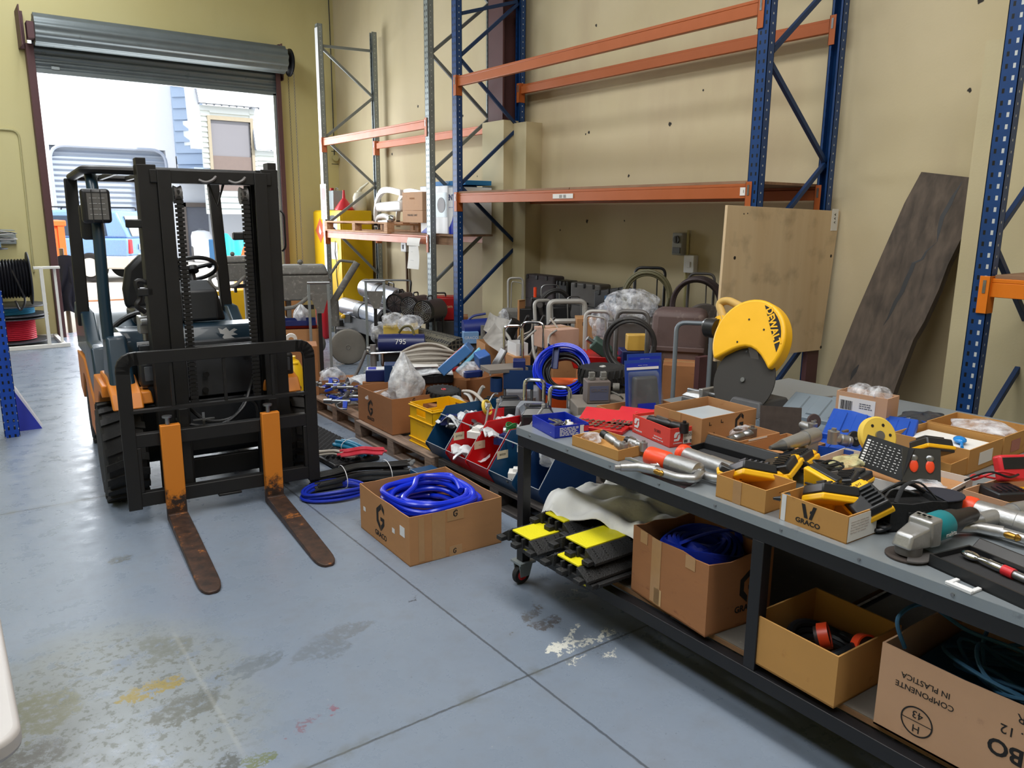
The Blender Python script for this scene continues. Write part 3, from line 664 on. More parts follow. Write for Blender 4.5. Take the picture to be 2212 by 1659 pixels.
G().prism([(p.x, p.y) for p in P_], tz-.045, tz).build('tabletop', M_wtab, t, .012, seg=3)
for k in (.1, 1.3):
    p = e3+dirv*k+nrm*.35; g = G(); g.tube([(p.x, p.y, 0), (p.x, p.y, tz-.045)], .014); g.build('leg', M_galv, t)
# ================================================================== FORKLIFT
fk = thing('forklift', 'forklift in dark teal and orange with black mast and two rusty forks facing the viewer', 'forklift', (1.25, 5.0, 0), R(-4))
M_teal = mat('forklift_teal', (16, 44, 60), .35, n=.12, s=4, c2=(14, 36, 50), th=.7, coat=.15)
M_fo = mat('forklift_orange', (206, 122, 34), .45, n=.12, s=6, c2=(140, 84, 36), th=.68)
M_mast = mat('mast_black', (26, 25, 25), .5, .2, n=.35, s=7, c2=(66, 60, 56), th=.68)
def fork_mat():
    mt, nt, b, o = _nodes('worn_fork'); N = nt.nodes.new; L = nt.links.new
    tc = N('ShaderNodeTexCoord'); sp = N('ShaderNodeSeparateXYZ'); L(tc.outputs['Object'], sp.inputs[0])
    nz = N('ShaderNodeTexNoise'); nz.inputs['Scale'].default_value = 14; nz.inputs['Detail'].default_value = 8; nz.inputs['Roughness'].default_value = .7; L(tc.outputs['Object'], nz.inputs[0])
    ad = N('ShaderNodeMath'); ad.operation = 'MULTIPLY_ADD'; L(nz.outputs['Fac'], ad.inputs[0]); ad.inputs[1].default_value = .55; L(sp.outputs[2], ad.inputs[2])
    rp = N('ShaderNodeMapRange'); rp.inputs['From Min'].default_value = .36; rp.inputs['From Max'].default_value = .44; L(ad.outputs[0], rp.inputs['Value'])
    m1 = N('ShaderNodeMix'); m1.data_type = 'RGBA'; m1.inputs['A'].default_value = lin((44, 34, 30)); m1.inputs['B'].default_value = lin((78, 54, 42))
    r1 = N('ShaderNodeMapRange'); r1.inputs['From Min'].default_value = .4; r1.inputs['From Max'].default_value = .62; L(nz.outputs['Fac'], r1.inputs['Value']); L(r1.outputs[0], m1.inputs['Factor'])
    m2 = N('ShaderNodeMix'); m2.data_type = 'RGBA'; L(rp.outputs[0], m2.inputs['Factor']); L(m1.outputs['Result'], m2.inputs['A']); m2.inputs['B'].default_value = lin((214, 128, 36))
    L(m2.outputs['Result'], b.inputs['Base Color']); b.inputs['Roughness'].default_value = .5; b.inputs['Metallic'].default_value = .15
    return mt
M_fork = fork_mat()
def tyre(x0, x1, y, r, rr):
    xm = (x0+x1)/2; hw = (x1-x0)/2; g = G()
    g.lathe([(rr, -hw), (r*.86, -hw), (r*.95, -hw*.86), (r*.95, hw*.86), (r*.86, hw), (rr, hw)], 40, (xm, y, r), 'x')
    n = 20
    for i in range(n):
        for s in (-1, 1):
            a = 2*PI*(i+(.5 if s > 0 else 0))/n; c, sn = math.cos(a), math.sin(a); da = .16
            q = []
            for rad in (r*.93, r):
                for (xx, aa) in ((xm+s*hw*.05, a-da*.5), (xm+s*hw*.98, a+.02), (xm+s*hw*.98, a+da*1.0), (xm+s*hw*.05, a+da*.4)):
                    q.append((xx, y+rad*math.cos(aa), r+rad*math.sin(aa)))
            if s < 0: q = [q[k] for k in (3, 2, 1, 0, 7, 6, 5, 4)]
            g.hexa(q)
    t = g.build('tyre', M_rubber, fk)
    g = G(); g.lathe([(0, -hw*.5), (rr*.4, -hw*.55), (rr*.5, -hw*.3), (rr*.9, -hw*.35), (rr, -hw), (rr+.01, -hw), (rr+.01, hw), (rr, hw), (0, hw*.5)], 28, (xm, y, r), 'x')
    for k in range(6):
        a = 2*PI*k/6; s = -1 if xm < 0 else 1; g.cyl((xm+s*hw*.5, y+rr*.65*math.cos(a), r+rr*.65*math.sin(a)), (xm+s*hw*.62, y+rr*.65*math.cos(a), r+rr*.65*math.sin(a)), .014, n=8)
    g.build('wheel_rim', M_mast, t)
tyre(-.6, -.37, 0, .3, .17); tyre(.37, .6, 0, .3, .17); tyre(-.56, -.38, 1.42, .235, .13); tyre(.38, .56, 1.42, .235, .13)
YZ = Matrix(((0, 0, 1, 0), (1, 0, 0, 0), (0, 1, 0, 0), (0, 0, 0, 1)))   # profile (y,z) extruded along x
XZ = Matrix(((1, 0, 0, 0), (0, 0, -1, 0), (0, 1, 0, 0), (0, 0, 0, 1)))  # profile (x,z) extruded towards -y
# orange chassis sides with arches and step, teal side panels above
for s in (-1, 1):
    a, b_ = (-.57, -.48) if s < 0 else (.44, .53)
    arch = [(.36*math.cos(t_), .3+.36*math.sin(t_)) for t_ in [R(k) for k in range(10, 107, 16)]]
    poly = [(.42, .2), (1.1, .2), (1.16, .36), (1.28, .5), (1.42, .53), (1.56, .5), (1.68, .36), (1.75, .28), (2.0, .32), (2.02, .62), (1.3, .66), (.85, .5), (.62, .46), (.5, .62), (.42, .7), (-.1, .72)]
    poly = poly + arch[::-1]
    g = G(); g.prism(poly, a, b_, YZ); g.build('chassis_side', M_fo, fk, .008)
    g = G(); g.prism([(.5, .64), (.62, .48), (.85, .52), (1.3, .68), (2.02, .64), (2.06, .9), (1.9, 1.02), (1.2, 1.0), (.95, .84), (.6, .84)], a+.01*(-s), b_-.01*s if s < 0 else b_-.01, YZ); g.build('side_panel', M_teal, fk, .015, seg=3)
g = G(); g.prism([(.45, .18), (2.0, .3), (2.16, .5), (2.18, .9), (2.0, 1.0), (1.45, .98), (1.2, .94), (.85, .78), (.8, .55), (.45, .5)], -.5, .49, YZ); g.build('body', M_teal, fk, .02, seg=3)
g = G(); g.box(-.5, .35, .42, .5, .86, .46); g.build('floor_plate', M_mast, fk, .004)
g = G(); g.prism([(1.98, .28), (2.2, .32), (2.26, .6), (2.22, .95), (2.02, 1.02)], -.5, .5, YZ); g.build('counterweight', M_fo, fk, .04, seg=3)
# front cowl and fender columns
g = G(); g.prism([(.08, .5), (.3, .46), (.4, .92), (.34, 1.0), (.12, 1.0), (.06, .9)], -.44, .46, YZ); g.build('front_cowl', M_teal, fk, .012, seg=3)
for s in (-1, 1):
    x = -.46 if s < 0 else .44
    g = G(); g.hexa([(x-.07, -.2, .66), (x+.07, -.2, .66), (x+.07, .2, .66), (x-.07, .2, .66), (x-.06, -.08, 1.0), (x+.05, -.08, 1.0), (x+.05, .1, 1.0), (x-.06, .1, 1.0)]); g.build('fender_column', M_teal, fk, .02, seg=3)
    g = G(); g.prism([(-.36, .62), (-.3, .7), (-.05, .76), (.3, .74), (.3, .68), (-.05, .7), (-.26, .67), (-.34, .62)], x-.08, x+.08, YZ)
    g.hexa([(x-s*.09-.05, -.3, .63), (x-s*.09+.05, -.3, .63), (x-s*.09+.05, -.1, .63), (x-s*.09-.05, -.1, .63), (x-s*.09-.04, -.28, .7), (x-s*.09+.04, -.28, .7), (x-s*.09+.04, -.12, .7), (x-s*.09-.04, -.12, .7)]); g.build('fender', M_fo, fk, .012)
poly = [(470, 708), (480, 712), (488, 707), (495, 715), (505, 709), (512, 711), (503, 717), (513, 722), (498, 724), (507, 730), (499, 733), (497, 740), (482, 741), (485, 733), (480, 728), (484, 722), (475, 720)]
def lp(u, v, yl):
    a = R(-4); ca, sa = math.cos(a), math.sin(a); r = _ray(u, v); n_ = Vector((-sa, ca, 0)); O = Vector((1.25, 5.0, 0)); t_ = (yl-n_.dot(CPOS-O))/n_.dot(r); q_ = CPOS+r*t_-O
    return Vector((ca*q_.x+sa*q_.y, -sa*q_.x+ca*q_.y, q_.z))
pp = [lp(u, v, .06) for u, v in poly]
g = G(); g.prism([(p.x, p.z) for p in pp], -.053, -.05, XZ); g.T = Matrix.Identity(4); g.build('peeling_sticker', M_white, fk, ang=80)
pp = lp(313, 743, .06); G().box(pp.x-.045, .05, pp.z-.014, pp.x+.045, .056, pp.z+.014).build('maker_plate', M_inkw, fk)
text(fk, '---- --', .018, face((pp.x, .0495, pp.z), (0, -1, 0)), M_ink)
# dark recessed front plates and crossmembers
M_dk = mat('dark_steel_plate', (44, 46, 50), .5, .2, n=.25, s=9)
g = G(); g.box(-.36, -.02, .36, .38, .06, .56); g.build('lower_plate', M_dk, fk, .01)
g = G(); g.hexa([(-.34, -.03, .58), (.36, -.03, .58), (.36, .08, .58), (-.34, .08, .58), (-.34, .02, .92), (.36, .02, .92), (.36, .08, .92), (-.34, .08, .92)]); g.build('front_plate', M_dk, fk, .006)
for x, z in ((.01, .62), (.02, .72), (-.2, .86), (.25, .85)):
    g = G(); g.cyl((x, -.03, z), (x, -.05, z), .018, n=14); g.build('bolt', M_mast, fk)
g = G(); g.cyl((-.4, 0, .3), (.4, 0, .3), .1, n=20); g.build('axle', M_mast, fk)
# mast
def rail(x0, x1, z0, z1, y0=-.4, y1=-.26, side=1):
    g = G(); t_ = .018
    g.box(x0, y0, z0, x1, y0+t_, z1); g.box(x0, y1-t_, z0, x1, y1, z1)
    if side < 0: g.box(x0, y0+t_, z0, x0+t_, y1-t_, z1)
    else: g.box(x1-t_, y0+t_, z0, x1, y1-t_, z1)
    return g
rail(-.31, -.215, .08, 1.955, -.36, -.22, -1).build('mast_channel', M_mast, fk, .003)
rail(.345, .44, .08, 1.95, -.36, -.22, 1).build('mast_channel', M_mast, fk, .003)
rail(-.215, -.145, .1, 1.93, -.38, -.26, -1).build('inner_channel', M_mast, fk, .003)
rail(.3, .37, .1, 1.93, -.38, -.26, 1).build('inner_channel', M_mast, fk, .003)
g = G(); g.box(-.25, -.37, 1.86, .4, -.33, 1.93); g.box(-.25, -.3, 1.86, .4, -.27, 1.93); g.build('top_crossbar', M_mast, fk, .004)
g = G(); g.box(-.3, -.23, .12, .43, -.19, .24); g.build('lower_crossmember', M_mast, fk, .004)
g = G(); g.box(-.3, -.23, .88, .43, -.2, .93); g.build('middle_crossmember', M_mast, fk, .004)
g = G(); g.box(-.3, -.25, .3, .43, -.2, .37); g.build('crossmember', M_mast, fk, .004)
for x in (-.31, .39):
    g = G(); g.box(x, -.34, 1.9, x+.05, -.24, 1.99); g.build('mast_cap', M_mast, fk, .003)
for x in (-.165, .29):
    g = G(); g.cyl((x, -.24, .1), (x, -.24, 1.55), .032, n=16); g.cyl((x, -.24, 1.55), (x, -.24, 1.86), .02, n=12); g.build('lift_cylinder', M_blackp, fk)
for x in (-.112, .245):
    g = G(); z = .6
    while z < 1.82: g.box(x-.022, -.372, z, x+.022, -.352, z+.017); g.box(x-.012, -.368, z+.017, x+.012, -.356, z+.024); z += .024
    g.build('lift_chain', M_mast, fk)
    g = G(); g.lathe([(.0, -.02), (.05, -.02), (.04, 0), (.05, .02), (0, .02)], 20, (x, -.33, 1.8), 'x'); g.build('chain_pulley', M_tubed, fk)
for x, z in ((-.335, 1.62), (-.31, 1.25), (.22, 1.55)):
    g = G(); g.box(x-.05, -.36, z, x+.03, -.31, z+.045); g.build('hose_clamp', M_blackp, fk, .006)
g = G(); g.tube(cr([(-.3, -.33, 1.32), (-.36, -.34, 1.33), (-.35, -.34, 1.24), (-.37, -.35, 1.2), (-.33, -.33, 1.16)], 5), .014, 8); g.build('hydraulic_fitting', M_mast, fk)
g = G(); g.tube(rnd([(.46, -.3, 1.72), (.48, -.31, 1.7), (.48, -.31, 1.5), (.46, -.3, 1.48)], .02), .006, 6); g.build('side_handle', M_mast, fk)
g = G(); g.tube([(.06, -.31, 1.86), (.1, -.32, 1.74), (.14, -.31, 1.86)], .008, 6); g.build('bracket', M_mast, fk)
for x in (.04, .2):
    g = G(); g.tube(rnd([(x-.04, -.37, 1.88), (x-.01, -.39, 1.865), (x+.03, -.39, 1.88), (x+.05, -.37, 1.9)], .02), .009, 6); g.build('hose_fitting', M_tubed, fk)
# overhead guard
GP = M_mast
def post(nm, pts, w=.06, h=.05):
    g = G()
    for a, b_ in zip(pts, pts[1:]): g.bar(a, b_, w, h)
    return g.build(nm, GP, fk, .008)
post('rear_post', [(-.54, 1.32, .9), (-.53, 1.32, 1.93)], .08, .07); post('rear_post', [(.46, 1.32, .9), (.42, 1.32, 1.93)], .08, .07)
g = G(); g.tube(cr([(-.5, -.02, .98), (-.5, -.0, 1.2), (-.49, .05, 1.6), (-.49, .14, 1.85), (-.49, .22, 1.93)], 5), .032, 14); g.build('front_post', M_teal, fk)
g = G(); g.tube(cr([(.5, -.02, .98), (.5, .0, 1.2), (.5, .05, 1.6), (.5, .14, 1.85), (.5, .22, 1.93)], 5), .032, 14); g.build('front_post', M_teal, fk)
g = G(); g.tube(rnd([(-.52, 1.36, 1.94), (-.52, .1, 1.94), (.52, .1, 1.94), (.52, 1.36, 1.94)], .08, 5, True), .036, 10, True, .7); g.build('guard_frame', M_mast, fk)
for k in range(5):
    x = -.34+.17*k; g = G(); g.box(x-.012, .12, 1.925, x+.012, 1.34, 1.955); g.build('guard_bar', M_mast, fk, .002)
# seat, wheel, dash, levers
g = G(); g.prism([(.95, .92), (1.4, .94), (1.42, 1.02), (.95, 1.04)], -.25, .2, YZ); g.build('seat', M_blackp, fk, .03, seg=3)
g = G()
prof = [(-.26, 1.0), (-.27, 1.15), (-.24, 1.3), (-.14, 1.4), (0, 1.42), (.12, 1.38), (.2, 1.28), (.22, 1.15), (.21, 1.0)]
g.prism(prof, -1.38, -1.26, XZ); g.build('backrest', M_blackp, fk, .04, seg=3)
g = G(); g.hexa([(-.1, .5, .98), (.28, .5, .98), (.26, .7, .98), (-.08, .7, .98), (-.04, .5, 1.2), (.23, .5, 1.2), (.2, .62, 1.26), (-.02, .62, 1.26)]); g.build('dashboard', M_blackp, fk, .02, seg=3)
a_, b2 = lp(388, 630, .28), lp(473, 690, .28)
g = G(); g.hexa([(a_.x, .28, b2.z), (b2.x, .28, b2.z), (b2.x, .5, b2.z-.02), (a_.x, .5, b2.z-.02), (a_.x-.02, .3, a_.z), (b2.x, .3, a_.z), (b2.x-.02, .46, a_.z+.06), (a_.x, .46, a_.z+.06)]); g.build('instrument_hood', M_greyp if False else mat('charcoal_plastic', (46, 48, 52), .4), fk, .015, seg=3)
g = G(); g.cyl((.09, .55, 1.2), (.09, .62, 1.3), .03); g.build('steering_column', M_blackp, fk)
sw = G(); T_ = Matrix.Translation((.1, .6, 1.33)) @ Matrix.Rotation(R(-32), 4, 'X'); sw.T = T_
sw.lathe([(.155+.014*math.cos(2*PI*k/8), .014*math.sin(2*PI*k/8)) for k in range(8)], 40, closed=True); sw.cyl((0, 0, -.02), (0, 0, .01), .04)
for k in range(3): sw.bar((0, 0, 0), (.15*math.cos(R(90+120*k)), .15*math.sin(R(90+120*k)), 0), .03, .012)
sw.sph((.12, .03, .04), .02, 10, 6); sw.build('steering_wheel', M_blackp, fk)
for (u, v, u2, v2) in ((328, 690, 320, 650), (345, 690, 343, 648), (322, 600, 338, 625)):
    a_, b2 = lp(u, v, .5), lp(u2, v2, .45); g = G(); g.tube([a_, b2], .006, 8); l_ = g.build('lever', M_steel, fk); g = G(); g.sph(b2, (.022, .022, .03), 12, 8); g.build('lever_knob', M_blackp, l_)
pv = lp(312, 700, -.1); g = G(); g.cb((pv.x, pv.y, pv.z), (.07, .1, .1)); g.cyl((pv.x-.03, pv.y-.07, pv.z+.02), (pv.x+.04, pv.y-.07, pv.z+.02), .02); g.cyl((pv.x, pv.y, pv.z-.1), (pv.x, pv.y, pv.z+.08), .016); g.build('hydraulic_valve', M_alu, fk, .005)
g = G(); g.tube(cr([(-.45, .4, .98), (-.3, .45, 1.06), (0, .5, 1.08), (.2, .5, 1.05)], 5), .018, 8); g.build('grab_rail', M_blackp, fk)
# lamps
for u, v, m_ in ((322, 806, 1), (611, 785, 1)):
    p = lp(u, v, -.2); g = G(); g.cb((p.x, p.y, p.z), (.11, .1, .15)); l_ = g.build('headlamp', M_blackp, fk, .02, seg=3)
    g = G(); g.cb((p.x, p.y-.052, p.z+.005), (.06, .006, .085)); g.build('lens', mat('lamp_lens', (70, 72, 76), .1), l_, .01)
p = lp(613, 835, -.2); g = G(); g.hexa([(p.x-.07, p.y-.05, p.z-.05), (p.x+.07, p.y-.05, p.z-.05), (p.x+.07, p.y+.05, p.z-.05), (p.x-.07, p.y+.05, p.z-.05), (p.x-.06, p.y-.03, p.z+.05), (p.x+.06, p.y-.03, p.z+.05), (p.x+.06, p.y+.04, p.z+.05), (p.x-.06, p.y+.04, p.z+.05)]); g.build('indicator', mat('indicator_orange', (240, 150, 70), .3), fk, .012)
p = lp(207, 445, .0); g = G(); g.cb((p.x, p.y, p.z), (.15, .07, .19)); l_ = g.build('work_lamp', M_blackp, fk, .02, seg=3)
g = G()
for k in (-.02, .025): g.box(p.x+k-.002, p.y-.04, p.z-.09, p.x+k+.002, p.y-.035, p.z+.09)
g.build('lamp_guard', M_black, l_)
g = G(); g.box(p.x-.045, p.y-.037, p.z-.075, p.x+.06, p.y-.0352, p.z+.07); g.build('lamp_glass', mat('lamp_grey', (96, 94, 92), .3), l_)
for k in range(4): text(l_, '-- ---- -- ---', .018, face((p.x+.005, p.y-.0385, p.z+.045-.03*k), (0, -1, 0)), M_inkw)
q_ = lp(198, 480, .12); g = G(); g.cb((q_.x, q_.y, q_.z), (.12, .06, .2)); g.build('mirror', M_blackp, fk, .02, seg=3)
# carriage and backrest
g = G(); w_ = .03
def plate_bar(a, b_, w): g.bar(a, b_, w, .02, (0, 1, 0))
X0, X1, Z0, Z1 = -.525, .555, .1, .965
pts = rnd([(X0+.035, -.52, Z0), (X0+.035, -.52, Z1-.03), (X1-.035, -.52, Z1-.03), (X1-.035, -.52, Z0)], .07, 5)
for a_, b2 in zip(pts, pts[1:]):
    d_ = (b2-a_).normalized()*.012; g.bar(a_-d_, b2+d_, .07, .03, (0, 1, 0))
g.f = g.f; br = g.build('load_backrest', M_mast, fk, .003)
for x, z0 in ((-.25, .64), (.03, .64), (.3, .64)): G().box(x-.008, -.53, z0, x+.008, -.515, .92).build('upright_bar', M_mast, br)
G().box(-.47, -.54, .635, .5, -.5, .652).build('rail', M_mast, br)
g = G(); g.box(-.49, -.53, .44, .52, -.48, .515); g.build('carriage_bar', M_mast, fk, .004)
g = G(); g.box(-.49, -.53, .1, .52, -.48, .18); g.box(-.05, -.535, .085, .08, -.5, .1); g.build('carriage_bar', M_mast, fk, .004)
for x in (-.2, .3): G().box(x-.02, -.48, .1, x+.03, -.38, .62).build('carriage_plate', M_mast, fk, .004)
for x in (-.455, .485): G().box(x-.02, -.53, .18, x+.02, -.5, .44).build('carriage_strut', M_mast, fk, .004)
def fork(xc, tip):
    g = G(); w = .052; pf = [(-.535, .55), (-.535, .06), (-.55, .035), (-.6, .02), (-1.58, .012), (-1.58, .0), (-.58, .0), (-.53, .0), (-.5, .02), (-.492, .06), (-.492, .55)]
    n = len(pf); g2 = [(y, z) for y, z in pf]
    ys = [-.62, -.9, -1.2, -1.45, -1.53, -1.57, -1.585]; 
    g.box(xc-w, -.578, .04, xc+w, -.535, .56)
    g.hexa([(xc-w, -.6, .002), (xc+w, -.6, .002), (xc+w, -.535, .002), (xc-w, -.535, .002), (xc-w, -.6, .05), (xc+w, -.6, .05), (xc+w, -.535, .05), (xc-w, -.535, .05)])
    def ring(y, k, zt): return [(xc-w*k+tip*(-.6-y), y, .001), (xc+w*k+tip*(-.6-y), y, .001), (xc+w*k+tip*(-.6-y), y, zt), (xc-w*k+tip*(-.6-y), y, zt)]
    rs = [ring(y, k, zt) for y, k, zt in ((-.6, 1, .05), (-.9, 1, .042), (-1.2, 1, .032), (-1.45, 1, .022), (-1.5, .97, .02), (-1.54, .86, .018), (-1.57, .64, .016), (-1.585, .34, .015))]
    vs = [p for r_ in rs for p in r_]; fs = [(0, 1, 2, 3)]+[(4*i+j, 4*(i+1)+j, 4*(i+1)+(j+1) % 4, 4*i+(j+1) % 4) for i in range(len(rs)-1) for j in range(4)]+[tuple(4*(len(rs)-1)+j for j in (3, 2, 1, 0))]
    g.add(vs, fs); o = g.build('fork', M_fork, fk, .004)
    g = G(); g.cyl((xc-.01, -.555, .56), (xc-.01, -.555, .6), .012); g.cyl((xc-.01, -.555, .6), (xc-.01, -.555, .61), .026, n=20); g.build('locking_pin', M_steel, o)
fork(-.285, -.02); fork(.262, -.02)
# hoses in front of the plate, silver clip
for pts in ([(-.25, -.3, .62), (-.2, -.36, .52), (0, -.38, .47), (.15, -.36, .55), (.22, -.3, .66), (.28, -.28, .8)], [(-.15, -.28, .6), (-.05, -.34, .5), (.1, -.34, .5), (.2, -.3, .6)], [(.18, -.3, .62), (.24, -.32, .56), (.25, -.33, .48)]):
    g = G(); g.tube(cr(pts, 6), .012, 8); g.build('hydraulic_hose', M_blackp, fk)
p = lp(440, 905, -.42); g = G(); g.bar((p.x-.06, p.y, p.z), (p.x+.06, p.y, p.z), .014, .006); g.bar((p.x, p.y, p.z-.04), (p.x, p.y, p.z+.04), .014, .006); g.cyl((p.x, p.y-.01, p.z), (p.x, p.y+.01, p.z), .01); g.build('hose_clip', M_steel, fk)
# ================================================================== PALLET RACKS
XF, XB = 4.6, 5.42
PB = perf('perforated_blue', (16, 58, 112)); PG = perf('perforated_galvanised', (140, 148, 150), m=.6, dark=(30, 34, 36), light=(205, 208, 208), r=.42)
def rpost(t, x, y, z1, m, s=1):
    g = G(); a = .035*s
    g.box(-a, -.045, 0, -a+.004*s, .045, z1) if s > 0 else g.box(-a-.004, -.045, 0, -a, .045, z1)
    for yy in (-.045, .041): g.box(-.035, yy, 0, .035, yy+.004, z1)
    for yy in (-.045, .025): g.box(.031 if s > 0 else -.035, yy, 0, .035 if s > 0 else -.031, yy+.02, z1)
    o = g.build('post', m, t); o.location = (x, y, 0)
    g = G(); g.box(x-.06, y-.07, 0, x+.06, y+.07, .006); g.build('base_plate', m, t); return o
def brace(t, y, a, b, m):
    G().bar((XF+.02, y, a), (XB-.02, y, b), .035, .03, (0, 1, 0)).build('brace', m, t, .003)
def beam(t, x, y0, y1, zt, m, h=.1):
    g = G(); s = 1 if x < 5 else -1
    g.box(x-.025, y0+.045, zt-h, x+.02, y1-.045, zt-.022); g.box(x-.025 if s > 0 else x-.005, y0+.045, zt-.022, x+.005 if s > 0 else x+.02, y1-.045, zt)
    b = g.build('beam', m, t, .003)
    for yy in (y0+.045, y1-.05):
        g = G(); g.box(x-.045, yy-.0, zt-.19, x+.03, yy+.006, zt+.012); yy2 = y0 if yy < (y0+y1)/2 else y1; g.box(x-.045, min(yy2, yy)-.0, zt-.19, x-.04, max(yy2, yy)+.006, zt+.012); g.build('beam_connector', m, b, .002)
        g = G(); ym = (yy+yy2)/2+.003; g.box(x-.048, ym-.008, zt-.08, x-.045, ym+.008, zt-.01); g.box(x-.049, ym-.005, zt-.055, x-.046, ym+.005, zt-.035); g.build('safety_clip', M_steel, b)
    return b
# blue rack in the middle
br_ = thing('pallet_rack', 'blue pallet rack with long orange beams along the wall, one board shelf fitted', 'pallet rack', (0, 0, 0))
YA, YB = 7.3, 3.47
for y in (YA, YB):
    rpost(br_, XF, y, 5.6, PB); rpost(br_, XB, y, 5.6, PB, -1)
M_bb = mat('blue_brace', (14, 48, 92), .45, .1, n=.15)
def zf(u, v, x): return atx(u, v, x).z
L1 = [(zf(991, 400, XF), 0), (zf(1113, 275, XB), 1), (zf(994, 121, XF), 0), (zf(1112, 0, XB), 1)]
d0 = L1[0][0]-L1[1][0]
for y in (YA, YB):
    f0, b0, f1 = (L1[0][0], L1[1][0], L1[2][0]) if y == YA else (zf(1672, 118, XF)-2*(zf(1672, 118, XF)-zf(1790, 352, XB)), zf(1790, 352, XB), zf(1672, 118, XF))
    st = (f1-f0)/2
    z = f0-st*4 if False else f0
    while z-st*2 > .1: z -= 2*st
    k = 0
    while z < 5.3:
        a, b_ = (z, z+st) if k % 2 == 0 else (z+st, z)
        if k % 2 == 0: brace(br_, y, z, min(z+st, 5.5), M_bb)
        else: brace(br_, y, z+st, z, M_bb)
        z += st; k += 1
brace(br_, YA, zf(1060, 2, XF), zf(1112, 8, XB), M_bb)
zu, zl = 3.11, 1.93
for x in (XF, XB):
    beam(br_, x, YB, YA, zu if x == XF else zu, M_orange); beam(br_, x, YB, YA, zl, M_orange)
ML = wood('particle_board', (150, 116, 88), (128, 96, 72), .8, 1)
G().box(XF-.02, 5.43, zl+.001, XB+.02, YA-.05, zl+.02).build('shelf_board', ML, br_); G().box(XF-.02, YB+.05, zl+.001, XB+.02, 5.42, zl+.02).build('shelf_board', ML, br_)
p = atx(1216, 418, XF-.027); g = G(); g.box(XF-.03, p.y-.14, zl-.075, XF-.026, p.y+.14, zl-.035); l_ = g.build('beam_label', M_paper, br_)
text(l_, '|||||  |||||', .03, face((XF-.031, p.y, zl-.055), (-1, 0, 0)), M_ink)
p = atx(1607, 409, XF-.027); g = G(); g.box(XF-.03, p.y-.03, zl-.08, XF-.026, p.y+.03, zl-.025); l_ = g.build('beam_label', M_paper, br_); text(l_, '1', .03, face((XF-.031, p.y, zl-.053), (-1, 0, 0)), M_ink)
# galvanised rack
M_gb = mat('galvanised_brace', (128, 134, 136), .45, .6, n=.15); M_sun = mat('salmon_orange_beam', (196, 112, 74), .45, .1, n=.08)
sr = thing('pallet_rack', 'galvanised pallet rack with orange beams in the far corner, carrying a pallet', 'pallet rack', (0, 0, 0))
YC, YD = 10.85, 7.87
rpost(sr, XF, YC, 4.25, PG); rpost(sr, XB, YC, 4.25, PG, -1); rpost(sr, XF, YD, 5.6, PG); rpost(sr, XB, YD, 5.6, PG, -1)
zz = [zf(702, 96, XF), zf(807, 212, XB), zf(709, 296, XF), zf(810, 402, XB), zf(724, 483, XF), zf(812, 590, XB)]
brace(sr, YC, zf(702, 93, XF), zf(806, 111, XB), M_gb)
for i in range(5):
    a, b_ = zz[i], zz[i+1]; brace(sr, YC, *((a, b_) if i % 2 == 0 else (b_, a)), M_gb)
zz = [zf(938, -80, XF) if False else 4.42, zf(1060, 10, XB) if False else 4.42-.0, 0]
n0, n1, n2 = zf(936, 112, XF), zf(1052, 258, XB), zf(937, 370, XF); st = (n0-n2)/2
z = n2; k = 0
while z-2*st > .1: z -= 2*st
while z < 5.2:
    if k % 2 == 0: brace(sr, YD, z, z+st, M_gb)
    else: brace(sr, YD, z+st, z, M_gb)
    z += st; k += 1
zs, zt_ = 2.745, 1.47
for x in (XF, XB): beam(sr, x, YD, YC, zs, M_sun); beam(sr, x, YD, YC, zt_, M_orange)
g = G(); g.box(XF-.04, YC-.046, 1.45, XF-.0365, YC+.046, 4.2); g.build('post_daylight_strip', M_white, sr)  # doorway daylight highlight on the post face, put in as a white strip
p = atx(699, 437, XF-.05); g = G(); g.box(XF-.05, p.y-.1, 1.63, XF-.046, p.y+.1, 2.12); l_ = g.build('load_sign', M_paper, sr)
g = G()
for k in range(4): g.box(XF-.0515, p.y-.05, 1.68+k*.05, XF-.0505, p.y+.05, 1.69+k*.05)
g.box(XF-.0515, p.y-.06, 1.9, XF-.0505, p.y+.06, 2.06); g.build('printed_panel', mat('faded_red_print', (216, 140, 140), .7), l_)
# notice papers hanging on the beam and post
p = atx(893, 505, XF-.06)
t = thing('paper_notice', 'white paper notice taped to the lower beam of the galvanised rack', 'notice', (XF-.05, p.y, 0))
g = G(); g.sheet(lambda u, v: (-.01-.02*math.sin(v*2), -.17+.3*u, 1.44-.09*v), 4, 4, .002); g.build('upper_sheet', M_paper, t)
g = G(); g.sheet(lambda u, v: (-.03+.015*math.sin(v*3+u), -.14+.25*u, 1.36-.28*v), 4, 6, .002); o = g.build('lower_sheet', M_paper, t)
for k, w in enumerate(('-----', '--- ----')): text(o, w, .03, face((-.045, -.02, 1.28-.1*k), (-1, 0, 0)), M_greyp)
